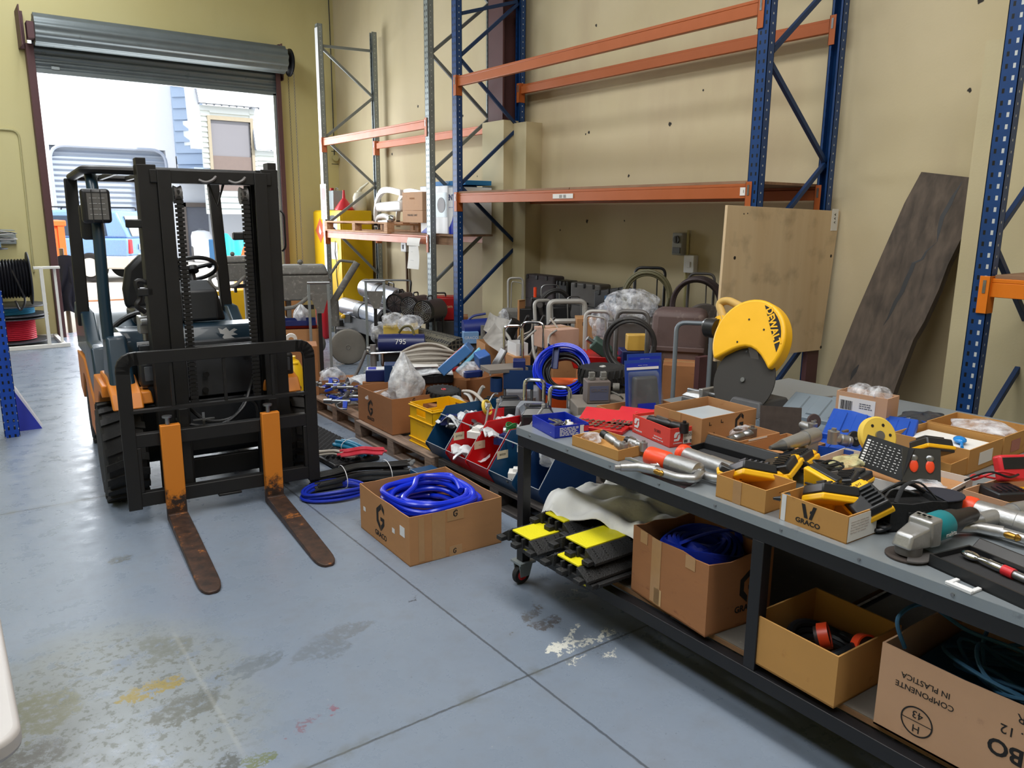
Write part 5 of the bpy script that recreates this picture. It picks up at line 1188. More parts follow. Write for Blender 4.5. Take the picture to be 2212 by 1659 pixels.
def airtool(name, label, a, b, r, mats=(M_alu, M_blackp), cat='air tool', bend=.0, group=None, head=True):
    """hand tool lying from a (head) to b (tail)"""
    a, b = Vector(a), Vector(b); t = thing(name, label, cat, a, math.atan2(b.y-a.y, b.x-a.x), group); L_ = (b-a).length; dz = b.z-a.z
    g = G(); g.T = Matrix.Rotation(-math.asin(max(-1, min(1, dz/L_))), 4, 'Y'); g.lathe([(r*.5, 0), (r*.9, L_*.03), (r, L_*.1), (r*.92, L_*.3), (r*.7, L_*.36), (r*.95, L_*.42), (r*.95, L_*.72), (r*.75, L_*.78)], 20, ax='x'); g.build('housing', mats[0], t)
    g = G(); g.T = Matrix.Rotation(-math.asin(max(-1, min(1, dz/L_))), 4, 'Y'); g.lathe([(r*.8, L_*.76), (r*.95, L_*.8), (r*.9, L_*.97), (r*.6, L_)], 18, ax='x'); g.build('grip', mats[1], t)
    if head: g = G(); g.cyl((0, 0, -r), (0, 0, r*1.1), r*.95, n=18); g.cyl((0, 0, r*1.1), (0, 0, r*1.6), r*.4, n=10); g.build('head', mats[0], t)
    g = G(); g.hexa([(L_*.45, -r*.3, r*.9), (L_*.75, -r*.3, r*.9), (L_*.75, r*.3, r*.9), (L_*.45, r*.3, r*.9), (L_*.45, -r*.3, r*1.1), (L_*.75, -r*.3, r*1.35), (L_*.75, r*.3, r*1.35), (L_*.45, r*.3, r*1.1)]); g.build('trigger', M_steel, t); return t
airtool('air_ratchet', 'silver air ratchet lying across the edge of the low cardboard tray', W(1347, 968, .80), W(1300, 935, .83), .018)
airtool('air_ratchet', 'silver air tool with black sleeve at the right in the low tray', W(1390, 965, .80), W(1352, 950, .80), .017, (M_alu, M_blackp))
bag('plastic_bag', 'clear bag of grey parts in the left of the low cardboard tray', W(1278, 955, .766), .05, .045, .04, 4)
bag('plastic_bag', 'clear bag bulging over the right edge of the low cardboard tray', W(1372, 973, .766), .03, .05, .045, 9)
# red and white box
t = fitbox('tool_box_carton', 'red and white open carton marked 51303 on the table', TZ, (1446, 968), (1508, 959), (1341, 936), (1448, 927), mat('red_printed_card', (214, 62, 50), .7, n=.08))
w, d, h = t['w'], t['d'], t['h']
DY = [[(-.9, .1), (-.3, .9), (.9, .9), (1., -.1), (.4, -.9), (-.9, -.9), (-.9, -.55), (.2, -.55), (.3, -.35), (.1, .0), (-.2, .5), (-.45, .1)]]
DL = [[(-.95, -.9), (-.95, -.5), (-.1, -.45), (.15, .35), (.5, .5), (.6, .5), (.6, -.3), (.2, -.9)], [(-.95, -.2), (-.4, -.2), (-.25, .2), (-.05, .55), (.6, .6), (.6, .95), (-.6, .95), (-.95, .5)]]
decal(t, LF(t, d*.86, h*.6), DL, h*.28, M_inkw); text(t, 'DYNABRADE', h*.13, LF(t, d*.84, h*.2), M_inkw)
text(t, '51303', h*.22, LF(t, d*.32, h*.62), M_ink); text(t, 'Quality Industrial', h*.1, LF(t, d*.3, h*.32), M_inkw); text(t, 'Abrasive Power Tools', h*.1, LF(t, d*.3, h*.18), M_inkw)
decal(t, RF(t, w*.27, h*.55), DL, h*.25, M_inkw); text(t, 'DYNABRADE', h*.09, RF(t, w*.27, h*.2), M_inkw); strip(t, RF(t, w*.66, h*.45), w*.42, h*.62, M_paper, 'address_label'); lines(t, RF(t, w*.62, h*.62) @ Matrix.Translation((0, 0, .001)), w*.28, h*.25, 4, M_ink)
barcode(t, RF(t, w*.55, h*.26) @ Matrix.Translation((0, 0, .001)), w*.12, h*.15, 8); barcode(t, RF(t, w*.76, h*.26) @ Matrix.Translation((0, 0, .001)), w*.14, h*.15, 8)
text(t, '---  --  --', h*.12, RF(t, w*.55, h*.88), M_ink)
strip(t, face((w/2, d-.0045, h*.45), (0, -1, 0)), w*.9, h*.8, M_paper, 'white_lining')
airtool('air_grinder', 'black and silver air tool lying in the red and white carton', W(1478, 925, .84), W(1400, 905, .84), .02, (M_blackp, M_blackp))
# carton with clamshell packs
t = fitbox('cardboard_box', 'long low brown carton holding two blister packs', TZ, (1342, 912), (1470, 892), (1304, 890), (1343, 895), M_card)
def clamshell(label, c, yaw, w, h, tilt):
    t = thing('blister_pack', label, 'blister pack', c, rot=(tilt, 0, yaw))
    G().box(0, .0, 0, w, .003, h).build('backing_card', mat('blue_print_card', (24, 62, 150), .5), t)
    g = G(); g.hexa([(.01, -.05, .01), (w-.01, -.05, .01), (w-.01, 0, .0), (.01, 0, 0), (.03, -.045, h*.74), (w-.03, -.045, h*.74), (w-.01, 0, h*.8), (.01, 0, h*.8)]); g.build('clear_shell', M_clear, t, .012, seg=3)
    G().hexa([(.025, -.042, .015), (w-.025, -.042, .015), (w-.025, -.003, .015), (.025, -.003, .015), (.035, -.038, h*.68), (w-.035, -.038, h*.68), (w-.03, -.003, h*.7), (.03, -.003, h*.7)]).build('dark_pad', mat('dark_filter_pad', (52, 54, 56), .5), t, .012, seg=3)
    strip(t, face((w/2, -.001, h*.9), (0, -1, 0)), w*.92, h*.08, M_royal, 'header_band'); strip(t, face((w/2, -.0015, h*.84), (0, -1, 0)), w*.9, h*.05, M_inkw, 'white_band'); text(t, '------ -------', h*.045, face((w/2, -.003, h*.9), (0, -1, 0)), M_inkw)
    strip(t, face((w*.45, -.053, h*.12), (0, -1, 0)), w*.5, h*.14, M_royal, 'small_label'); return t
a = W(1352, 893, TZ+.012); b_ = W(1418, 912, TZ+.012); yw = math.atan2(b_.y-a.y, b_.x-a.x)
hb = atx(1352, 770, a.x).z-a.z
clamshell('blue blister pack with a black pad standing in the low carton, the front one', a, R(-18), .19, hb*.92, R(-8)); clamshell('blue blister pack leaning behind the front one in the low carton', a+Vector((.1, .09, 0)), R(-18), .19, hb*.95, R(-6))
# large carton with clear tubs
t = fitbox('cardboard_box', 'large open carton with grey plastic tubs in it behind the red and white box', TZ, (1513, 968), (1630, 942), (1424, 932), (1512, 905), M_card)
w, d, h = t['w'], t['d'], t['h']; decal(t, RF(t, w*.68, h*.62), LOGO, h*.34, M_ink)
for (x, z, m_) in ((.15, .78, 0), (.36, .8, 1), (.12, .15, 2), (.24, .4, 3)):
    decal(t, RF(t, w*x, h*z), [[(-1, -1), (-1, 1), (-.6, 1), (-.6, -.6), (1, -.6), (1, -1)]], h*.06, M_ink, 'corner_mark')
strip(t, LF(t, d*.55, h*.85), d*.25, h*.3, M_tape)
for k in range(2):
    p, r_ = inbox('', '', t, .06, .12, .006+k*.04); q = thing('plastic_tub', ('grey plastic storage tub lying in the large carton', 'grey plastic tub lid on top of the tub in the large carton')[k], 'tub', p, r_)
    G().box(0, 0, 0, w*.85, d*.76, h*(.55 if k == 0 else .06), .96, .96).build('body', mat('clear_grey_tub', (168, 178, 186), .3), q, .012, seg=3)
    if k: q.location.z = t.location.z+h*.7; G().box(.02, .02, h*.06, w*.85-.02, d*.76-.02, h*.09).build('rim', mat('clear_grey_tub', (168, 178, 186), .3), q, .004)
# two low cartons
t = fitbox('cardboard_box', 'small open carton with a bagged silver spray gun, left of its twin', TZ, (1594, 987), (1682, 966), (1527, 962), (1594, 954), M_card); T2 = t; w, d, h = t['w'], t['d'], t['h']
G().box(-.01, d*.55, h*.35, -.001, d*.82, h*.75).build('hand_slot_insert', M_blackp, t, .003); strip(t, LF(t, d*.3, h*.5), d*.16, h*.6, M_tape)
strip(t, RF(t, w*.45, h*.93), w*.45, h*.1, M_paper, 'paper_label')
t = fitbox('cardboard_box', 'small open carton holding a grey air tool, marked with a hexagon logo', TZ, (1683, 1012), (1781, 984), (1612, 983), (1684, 984), M_card); T3 = t; w, d, h = t['w'], t['d'], t['h']
vlogo(t, RF(t, w*.5, h*.62), h*.4); G().box(-.01, d*.35, h*.3, -.001, d*.62, h*.72).build('hand_slot_insert', M_blackp, t, .003); strip(t, LF(t, d*.7, h*.55), d*.1, h*.6, M_tape); strip(t, LF(t, d*.26, h*.55), d*.1, h*.6, M_tape)
p = T2.location.z+.02
airtool('spray_gun', 'silver spray gun in a clear bag lying in the left small carton', W(1625, 935, .82), W(1572, 952, .80), .02, (M_steel, M_steel)); bag('plastic_bag', 'clear bag around the spray gun in the small carton', W(1600, 950, .77), .075, .03, .06, 12)
t = thing('picture_card', 'dark printed card standing up in the small carton with the spray gun', 'card', W(1640, 935, .79), rot=(R(-20), 0, R(-50))); G().box(0, 0, 0, .17, .003, .12).build('sheet', mat('dark_print', (54, 44, 40), .4, n=.5, s=30), t)
def chunky_tool(name, label, p, yaw, s=1., m=M_alu):
    t = thing(name, label, 'air tool', p, yaw)
    g = G(); g.cyl((0, 0, 0), (.13*s, 0, .01*s), .024*s, .03*s, n=20); g.cyl((.13*s, 0, .01*s), (.2*s, 0, .015*s), .034*s, .032*s, n=20); g.build('barrel', m, t)
    g = G(); g.hexa([(.14*s, -.02*s, -.09*s), (.19*s, -.02*s, -.09*s), (.19*s, .02*s, -.09*s), (.14*s, .02*s, -.09*s), (.1*s, -.022*s, .02*s), (.2*s, -.022*s, .02*s), (.2*s, .022*s, .02*s), (.1*s, .022*s, .02*s)]); g.build('handle', m, t, .006)
    g = G(); g.lathe([(.008*s, -.07*s), (.012*s, -.05*s), (.016*s, -.03*s), (.024*s, 0)], 16, ax='x'); g.build('nozzle', M_steel, t); g = G(); g.cyl((.05*s, -.03*s, -.03*s), (.05*s, .03*s, -.03*s), .013*s, n=12); g.build('trigger', M_steel, t); return t
chunky_tool('air_hammer', 'worn grey pistol air tool resting in the logo carton', W(1690, 962, .86), R(-5), .95)
G_ = W(1650, 985, .79); t = thing('knife', 'dark curved knife in the logo carton', 'knife', G_, R(-40)); g = G(); g.prism([(0, 0), (.05, .03), (.12, .02), (.15, -.01), (.08, -.02), (.03, -.015)], 0, .006); g.build('plate', M_blackp, t)
# sealant guns and the black long case behind them
def gun(label, cap, rear, r, mcap, capl=.07, capr=1.15):
    a, b = Vector(cap), Vector(rear); yaw = math.atan2(b.y-a.y, b.x-a.x); L_ = (b-a).length; t = thing('sealant_gun', label, 'caulking gun', a, yaw)
    g = G(); g.lathe([(0, capl), (r*.99, capl), (r, capl+.005), (r, L_*.55), (r*1.06, L_*.56), (r*1.06, L_), (r*.5, L_+.005), (r*.5, L_+.02), (0, L_+.02)], 28, ax='x'); g.build('barrel', M_alu, t)
    g = G(); g.lathe([(0, -.004), (r*.7, -.004), (r*capr*.96, 0), (r*capr, .008), (r*capr, capl-.008), (r, capl)], 28, ax='x')
    g.build('front_cap', mcap, t)
    s = 1 # towards the aisle
    g = G(); g.tube(rnd([(L_+.01, 0, 0), (L_+.03, -.05, -.008), (L_-.02, -.085, -.01), (L_-.14, -.085, -.012)], .02), .016, 12); g.build('air_tube', M_alu, t)
    g = G(); g.tube([(L_-.13, -.08, -.012), (L_-.2, -.1, -.014), (L_-.235, -.16, -.014)], [.019, .018, .015], 12); g.tube([(L_-.235, -.16, -.014), (L_-.245, -.18, -.014)], .01, 10); g.build('grip', M_alu, t)
    g = G(); g.tube([(L_-.19, -.08, -.005), (L_-.25, -.09, 0), (L_-.27, -.1, 0)], [.006, .009, .005], 8); g.build('trigger', M_steel, t)
    g = G(); g.lathe([(.006, 0), (.011, .01), (.009, .03), (.012, .035), (.006, .045)], 12, (L_-.12, -.1, -.008), 'x'); g.build('brass_fitting', mat('brass', (170, 130, 60), .3, .9), t); return t
M_cap = mat('orange_red_cap', (232, 72, 34), .35)
gun('sealant gun with a wide orange cap, the one nearest the far end of the table', W(1403, 985, .797), W(1508, 1020, .797), .034, M_cap, .1, 1.15)
gun('sealant gun with a narrow red ring cap behind the orange-capped one', W(1472, 980, .797), W(1585, 1022, .797), .033, M_cap, .03, 1.2)
t = thing('leaflet', 'dark printed leaflet under the handles of the two sealant guns', 'leaflet', W(1385, 1028), 0); g = G(); a, b_, c_, d_ = W(1385, 1021), W(1412, 1012), W(1500, 1044), W(1478, 1056); o = Vector(a); g.add([Vector((p.x-o.x, p.y-o.y, .001)) for p in (a, d_, c_, b_)]+[Vector((p.x-o.x, p.y-o.y, .002)) for p in (a, d_, c_, b_)], [(0, 3, 2, 1), (4, 5, 6, 7), (0, 1, 5, 4), (1, 2, 6, 5), (2, 3, 7, 6), (3, 0, 4, 7)]); g.build('sheet', mat('dark_red_print', (50, 38, 42), .4, n=.6, s=40, c2=(120, 84, 88), th=.6), t); t.location = o
a, b_ = W(1475, 985), W(1655, 1040)
t = thing('long_case', 'long open black plastic case lying behind the sealant guns', 'case', a, math.atan2(b_.y-a.y, b_.x-a.x)); L_ = (b_-a).length
o = openbox('x', 'x', (0, 0, 0), 0, L_, .13, .035, M_blackp, .006); ob = kids(o)[0]; ob.parent = t; bpy.data.objects.remove(o); ob.name = 'base'
G().box(.01, .01, .007, L_-.01, .12, .012).build('foam', mat('charcoal_foam', (40, 40, 42), .9), t); g = G(); g.hexa([(0, .13, .03), (L_, .13, .03), (L_, .14, .03), (0, .14, .03), (0, .15, .065), (L_, .15, .065), (L_, .16, .065), (0, .16, .065)]); g.build('lid_edge', M_blackp, t, .003)
# battery cartons
t = fitbox('cardboard_box', 'open carton of yellow battery chargers with brown tape, the left one', TZ, (1651, 1111), (1716, 1089), (1540, 1074), (1654, 1060), M_card3); B1 = t; w, d, h = t['w'], t['d'], t['h']
strip(t, LF(t, d*.56, h*.5), d*.17, h*.98, M_tape); text(t, '--- ---', h*.13, RF(t, w*.5, h*.75), M_ink)
t = fitbox('cardboard_box', 'open carton of yellow chargers printed GRACO with a white end label', TZ, (1827, 1176), (1891, 1152), (1675, 1123), (1833, 1116), M_card3); B2 = t; w, d, h = t['w'], t['d'], t['h']
vlogo(t, LF(t, d*.56, h*.58), h*.4); strip(t, RF(t, w*.5, h*.5), w*.96, h*.9, M_paper, 'shipping_label'); strip(t, LF(t, d*.94, h*.5), d*.07, h*.98, M_inkw, 'white_tape'); lines(t, RF(t, w*.4, h*.55) @ Matrix.Translation((0, 0, .001)), w*.6, h*.5, 5, mat('faint_print', (190, 180, 176), .7))
M_chg = mat('charger_black', (34, 36, 40), .35, n=.2)
def charger(label, p, rot, s=1., grp=None):
    t = thing('battery_charger', label, 'battery charger', p, rot=rot, group=grp)
    G().box(-.09*s, -.06*s, 0, .09*s, .06*s, .022*s, .98, .98).build('base', M_dwy, t, .006, seg=3); G().box(.035*s, -.052*s, .022*s, .088*s, .052*s, .036*s, .9, .9).build('yellow_hood', M_dwy, t, .006); o = G().box(-.088*s, -.057*s, .022*s, .035*s, .057*s, .052*s, .95, .95).build('battery_dock', M_chg, t, .005)
    for k in range(5): G().box(-.075*s+.02*k*s, -.045*s, .055*s, -.068*s+.02*k*s, .0*s, .06*s).build('cooling_rib', M_chg, o)
    G().box(.04*s, -.04*s, .035*s, .08*s, .04*s, .038*s).build('yellow_label', M_dwy, t); text(t, 'DEWALT', .016*s, Matrix.Translation((.06*s, 0, .0385*s)) @ Matrix.Rotation(R(90), 4, 'Z'), M_ink); return t
def battery(label, p, rot, s=1., grp=None):
    t = thing('battery_pack', label, 'battery', p, rot=rot, group=grp); G().box(-.055*s, -.04*s, 0, .055*s, .04*s, .045*s, .95, .95).build('case', M_chg, t, .006, seg=3); G().box(-.058*s, -.042*s, .008*s, .058*s, .042*s, .022*s).build('yellow_band', M_dwy, t, .004); G().box(-.04*s, -.02*s, .045*s, .04*s, .02*s, .055*s).build('rail', M_chg, t, .003); return t
charger('charger with its black underside showing, tilted over the left charger carton', W(1640, 1040, .80), (R(-28), R(12), R(-30)), 1.05)
charger('yellow charger lying at the back left of the left charger carton', W(1572, 1030, .79), (R(20), R(10), R(40)), .75)
charger('yellow and black charger standing between the two charger cartons', W(1690, 1022, .81), (R(-20), R(-5), R(20)), 1.)
charger('yellow charger at the far side above the left charger carton', W(1725, 1003, .80), (R(-15), 0, R(15)), .95)
charger('charger with black ribbed face leaning out of the printed charger carton', W(1812, 1090, .82), (R(-25), R(10), R(-30)), 1.05)
charger('yellow charger wrapped in black cord in the printed charger carton', W(1765, 1075, .815), (R(30), R(70), R(20)), 1.)
charger('yellow charger lying behind the cord in the printed charger carton', W(1820, 1055, .82), (R(-15), 0, R(20)), 1.)
charger('yellow charger with an open grip at the right end of the printed carton', W(1868, 1092, .825), (R(-30), R(-10), R(60)), .95)
battery('black battery pack next to the chargers at the back of the printed carton', W(1850, 1050, .82), (R(-10), 0, R(10)), 1.)
def cord(label, p, n, r, R0, seed, name='cable_tangle', m=M_blackp, cat='cord', sz=.5):
    rs = random.Random(seed); pts = []
    for i in range(n): 
        a = i*1.9+rs.uniform(-.4, .4); rr = R0*rs.uniform(.5, 1.1); pts.append((rr*math.cos(a), rr*math.sin(a)*.8, R0*sz*abs(math.sin(i*.7))+r))
    g = G(); g.tube(cr(pts, 7), r*1.25, 7); o = g.build(name, m); tag(o, label, cat, loc=p); return o
cord('tangled black charger cord heaped over the yellow charger', W(1775, 1060, .835), 24, .0035, .055, 5); cord('looped black charger cord behind the two charger cartons', W(1790, 1020, .82), 18, .0035, .06, 8)
for (u, v, l_, rz) in ((1735, 1010, 'black mains plug lying on the far chargers', 0), (1705, 1078, 'black mains plug at the left end of the printed carton', 2.4)):
    t = thing('mains_plug', l_, 'plug', W(u, v, .825), rz); g = G(); g.lathe([(.004, .05), (.008, .03), (.02, .015), (.022, 0), (.0, -.003)], 18, ax='x'); g.build('body', M_blackp, t)
    for s in (-1, 1): G().box(-.02, s*.008-.003, -.001, 0, s*.008+.003, .001).build('pin', mat('copper_pin', (150, 90, 70), .3, .8), t)
# long white box with printed packs
a, yaw, w, d, h = fit(TZ, (2028, 1104), (2098, 1065), (1765, 1018), (2022, 1068))
t = openbox('carton_tray', 'long white cardboard file box with open top, printed CRYSTALFILE', a, yaw, w, d, h, mat('white_board', (206, 202, 198), .75, n=.06)); CB = t
text(t, 'CRYSTALFILE', h*.24, RF(t, w*.62, h*.66), M_ink, bold=.0005); text(t, 'FM', h*.36, RF(t, w*.2, h*.5), M_ink, bold=.001)
G().box(.005, .005, .004, w-.005, d-.005, h*.6).build('brown_lining', M_card, t)
p = W(1858, 1005, .80)
def std(u, v, u2, v2, z, hgt, tilt): 
    a_, b2 = W(u, v, z), W(u2, v2, z); return a_, math.atan2(b2.y-a_.y, b2.x-a_.x), (b2-a_).length
a_, yw, L_ = std(1850, 1003, 1948, 1040, .835, .12, 0)
t = thing('blade_card_pack', 'black card with rows of white printing standing in the white box', 'card pack', a_, rot=(R(-22), 0, yw)); hb = .115
G().box(0, -.004, 0, L_, 0, hb).build('card', M_blackp, t)
g = G()
for r_ in range(9):
    for c_ in range(9):
        if c_ == 0: g.box(L_*.05, -.0052, hb*(.14+.085*r_), L_*.12, -.0045, hb*(.19+.085*r_))
        else: g.box(L_*(.06+.095*c_), -.0052, hb*(.15+.085*r_), L_*(.06+.095*c_)+L_*(.03+.03*((r_*c_) % 2)), -.0045, hb*(.17+.085*r_))
o = g.build('printed_table', M_inkw, t); o['kind'] = 'stuff'
a_, yw, L_ = std(1948, 1040, 2020, 1045, .835, .12, 0)
t = thing('blade_card_pack', 'black blister card with two red and silver pictures in the white box', 'card pack', a_, rot=(R(-22), 0, yw)); L_ = max(L_, .12)
G().box(0, -.004, 0, L_, 0, .115).build('card', mat('grey_black_print', (52, 52, 50), .35, n=.4), t)
for k in (.3, .72):
    g = G(); g.sph((L_*k, -.006, .055), (.014, .004, .022), 12, 8); o = g.build('red_blister', M_cap, t); g = G(); g.sph((L_*k, -.006, .082), (.013, .004, .012), 12, 8); g.build('silver_blister', M_steel, o)
bag('plastic_bag', 'yellowish clear bag lying at the left end of the white file box', W(1835, 1005, .83), .09, .05, .03, 22, film('yellowish_bag', (215, 210, 160), .6)); bag('plastic_bag', 'clear bag lying at the near end of the white file box', W(1995, 1055, .83), .08, .05, .02, 23)
t = thing('sanding_pad', 'yellow round sanding pad with holes standing behind the printed black card', 'sanding pad', W(1903, 985, .83), rot=(R(-25), 0, R(-25))); g = G(); g.lathe([(0, -.012), (.068, -.012), (.075, -.006), (.075, .012), (0, .012)], 36, (0, 0, .075), 'y'); g.build('pad', mat('pale_yellow_foam', (222, 190, 76), .7), t)
for k in range(6): a_ = 2*PI*k/6; g = G(); g.cyl((.045*math.cos(a_), -.0125, .075+.045*math.sin(a_)), (.045*math.cos(a_), -.0135, .075+.045*math.sin(a_)), .006, n=12); g.build('dust_hole', M_black, t)
g = G(); g.cyl((0, -.0125, .075), (0, -.02, .075), .018, n=16); g.build('hub', M_steel, t)
# cartons at the back right
t = fitbox('cardboard_box', 'open carton with white paper and a blue scoop inside, left of the back pair', TZ, (2088, 1027), (2160, 998), (1965, 970), (2090, 972), M_card3); K1 = t; w, d, h = t['w'], t['d'], t['h']; strip(t, RF(t, w*.5, h*.5), w*.4, h*.5, M_paper, 'label')
t = openbox('cardboard_box', 'open carton with crumpled clear plastic, right of a pair at the back', K1.location+Vector((math.cos(K1.rotation_euler.z), math.sin(K1.rotation_euler.z), 0))*(w+.012), K1.rotation_euler.z, w*.95, d*1.02, h*1.02, M_card3); K2 = t; strip(t, RF(t, w*.4, h*.5), w*.3, h*.5, mat('reddish_label', (170, 110, 96), .7), 'label')
p, r_ = inbox('', '', K1, .5, .5, h*.75); t = thing('paper_sheet', 'white sheet of paper lying in the open carton at the back', 'paper', p, r_); G().box(-w*.4, -d*.4, 0, w*.4, d*.42, .002).build('sheet', M_paper, t)
t = thing('blue_spoon', 'shiny blue scoop on the paper in the open carton at the back', 'scoop', p+Vector((0, -.05, .004)), r_+.6); g = G(); g.sph((0, 0, .014), (.035, .024, .014), 16, 8); g.tube([(-.03, 0, .012), (-.1, .01, .01)], .006, 8); g.build('body', mat('shiny_blue', (20, 130, 210), .2), t)
p, r_ = inbox('', '', K2, .5, .45, h*.62); bag('plastic_bag', 'crumpled clear plastic filling the right carton of the pair', p, w*.4, d*.4, .05, 31)
t = fitbox('cardboard_box', 'small carton with a grey battery pack sticking out, in front of the pair', TZ, (2050, 1042), (2100, 1020), (1975, 1005), (2052, 1003), M_card3)
battery('grey ribbed battery pack tilted out of the small carton', t.location+Vector((.0, .07, .09)), (R(-30), R(10), R(-20)), 1.15)
t = fitbox('cardboard_box', 'wide low carton with a red test meter in it at the right edge', TZ, (2240, 1150), (2420, 1080), (2098, 1090), (2240, 1105), M_card4); RB = t
t = thing('clamp_meter', 'red and black test meter with red leads in the low carton at the right edge', 'meter', W(2188, 1040, .83), rot=(R(-25), 0, R(-30))); G().box(-.05, -.02, 0, .06, .02, .09).build('case', M_redp, t, .01, seg=3); G().box(-.04, -.022, .04, .05, -.02, .08).build('screen', M_blackp, t, .003)
g = G(); g.tube(cr([(0, -.02, .02), (-.08, -.04, .03), (-.14, 0, .01), (-.1, .05, .03), (-.02, .03, .01)], 6), .004, 8); g.build('lead', M_redp, t); g = G(); g.tube(cr([(.0, -.03, .02), (-.06, -.06, .01), (-.12, -.05, .03), (-.16, .02, .01)], 6), .004, 8); g.build('lead', M_black, t)
charger('yellow charger lying flat in the low carton at the right edge', W(2180, 1085, .775), (0, 0, R(-30)), 1.)
# black tool bag
a, b_ = W(1910, 1110), W(2030, 1150); c = (W(1980, 1150)+W(1950, 1110))/2
t = thing('tool_bag', 'black fabric tool bag with its flap open beside the printed carton', 'bag', W(1962, 1132), R(-28)); t.scale = (.8, .8, .9); M_fab = mat('black_fabric', (26, 27, 30), .85, n=.25, s=20, bump=.2)
g = G(); 
for (p_, q_, i_, j_) in ():
    pass
ob = openbox('x', 'x', (-.13, -.07, 0), 0, .26, .15, .105, M_fab, .008, dip=.008); b2 = kids(ob)[0]; b2.location = (-.13, -.07, 0); b2.parent = t; bpy.data.objects.remove(ob); b2.name = 'body'
G().box(-.12, -.06, .03, .12, .07, .075).build('lining', mat('dark_lining', (16, 16, 18), .9), t)
g = G(); g.prism([(.12+.09*math.cos(R(k)), .005+.075*math.sin(R(k))) for k in range(-90, 91, 15)]+[(.1, .08), (.1, -.07)], .02, .1); g.build('side_pocket', M_fab, t, .008); g = G(); g.prism([(.12+.1*math.cos(R(k)), .005+.08*math.sin(R(k))) for k in range(-90, 91, 15)]+[(.1, .085), (.1, -.075)], .1, .106); g.build('pocket_flap', mat('blue_black_fabric', (34, 36, 48), .8), t, .003)
g = G(); g.tube(cr([(-.1, -.05, .1), (-.05, -.02, .15), (.03, 0, .15), (.08, -.04, .1)], 6), .009, 8, flat=.4); g.build('carry_strap', M_fab, t); g = G(); g.tube(cr([(-.1, .05, .1), (-.04, .03, .14), (.03, .05, .13), (.09, .05, .1)], 6), .008, 8); g.tube(cr([(-.12, 0, .09), (-.06, .03, .12), (0, -.02, .12), (.05, .03, .1)], 6), .006, 8); g.build('webbing', M_blackp, t)
for k in range(3): G().box(-.06+.06*k, -.075, .02, -.03+.06*k, -.07, .07).build('buckle', M_blackp, t, .003)
cord('black cable bundle lying between the printed carton and the tool bag', W(1905, 1150, TZ+.002), 8, .005, .035, 15)
# angle grinder
p, q_ = W(1958, 1182, .81), W(2075, 1148, .80)
a = W(1965, 1200, TZ); b_ = W(2105, 1150, TZ); yaw = math.atan2(b_.y-a.y, b_.x-a.x)
t = thing('angle_grinder', 'teal and black angle grinder with silver gear head on the near edge of the table', 'angle grinder', a, yaw)
M_mk = mat('grinder_teal', (0, 118, 128), .4, n=.08)
g = G(); g.lathe([(.038, .075), (.042, .085), (.042, .15), (.038, .16)], 28, (0, 0, .065), 'x'); g.build('motor_housing', M_mk, t); text(t, 'makita', .02, face((.125, -.0425, .055), (0, -1, 0)), M_inkw)
g = G(); g.lathe([(.037, .158), (.036, .2), (.028, .23), (.024, .3), (.018, .315), (0, .318)], 24, (0, 0, .065), 'x'); g.build('rear_handle', M_blackp, t)
g = G(); g.hexa([(.03, -.042, .03), (.08, -.042, .025), (.08, .042, .025), (.03, .042, .03), (.03, -.035, .105), (.08, -.04, .11), (.08, .04, .11), (.03, .035, .105)]); g.hexa([(-.055, -.03, .035), (.035, -.04, .03), (.035, .04, .03), (-.055, .03, .035), (-.04, -.024, .075), (.035, -.034, .09), (.035, .034, .09), (-.04, .024, .075)]); g.build('gear_head', M_alu, t, .008, seg=3)
for k in range(3):
    for r_ in range(2): G().box(.045+.0*k, -.02+.016*k, .112-.0*r_, .055, -.01+.016*k, .113).build('vent', M_black, t)
g = G(); g.cyl((-.01, 0, .012), (-.01, 0, .038), .036, n=24); g.build('bearing_cap', M_tubed, t); g = G(); g.cyl((-.01, 0, .002), (-.01, 0, .006), .06, n=36); g.build('cutting_disc', mat('worn_disc', (58, 50, 46), .8), t)
g = G(); g.prism([(-.01+.066*math.cos(R(k)), .066*math.sin(R(k))) for k in range(-150, 31, 12)]+[(-.01, 0)], .008, .012); g.build('guard', M_tubed, t)
g = G()
for k in range(6): g.tube(cr([(.31, 0, .06), (.36, -.02+.008*k, .03+.006*(k % 3)), (.42, -.025+.01*k, .012+.008*(k % 3)), (.48, -.02+.01*k, .02), (.5, .0, .03), (.46, .01+.006*k, .03)], 4), .0045, 6)
g.build('power_cord', M_blackp, t); g = G(); g.tube([(.4, .03*math.cos(a_), .026+.022*math.sin(a_)) for a_ in [R(20*i) for i in range(19)]], .002, 6); g.build('cable_tie', M_inkw, t)
# torque wrench case
a, b_, c_ = W(2005, 1222), W(2240, 1330), W(2100, 1170)
yaw = math.atan2(b_.y-a.y, b_.x-a.x); L_ = .62; Wc = max(.1, min(.16, (c_-a).length))
t = openbox('tool_case', 'long black plastic wrench case lying open on the near edge of the table', a, yaw, L_, Wc, .035, M_blackp, .006, cat='case'); TC = t
G().box(.006, .006, .006, L_-.006, Wc-.006, .02).build('moulded_tray', mat('charcoal_foam', (40, 40, 42), .9), t)
g = G(); g.hexa([(0, Wc, .02), (L_, Wc, .02), (L_, Wc+.01, .02), (0, Wc+.01, .02), (0, Wc+.04, .05), (L_, Wc+.04, .05), (L_, Wc+.05, .045), (0, Wc+.05, .045)]); g.build('lid_edge', M_blackp, t, .003)
ca, sa = math.cos(yaw), math.sin(yaw); loc = lambda x, y, z: a+Vector((ca*x-sa*y, sa*x+ca*y, z))
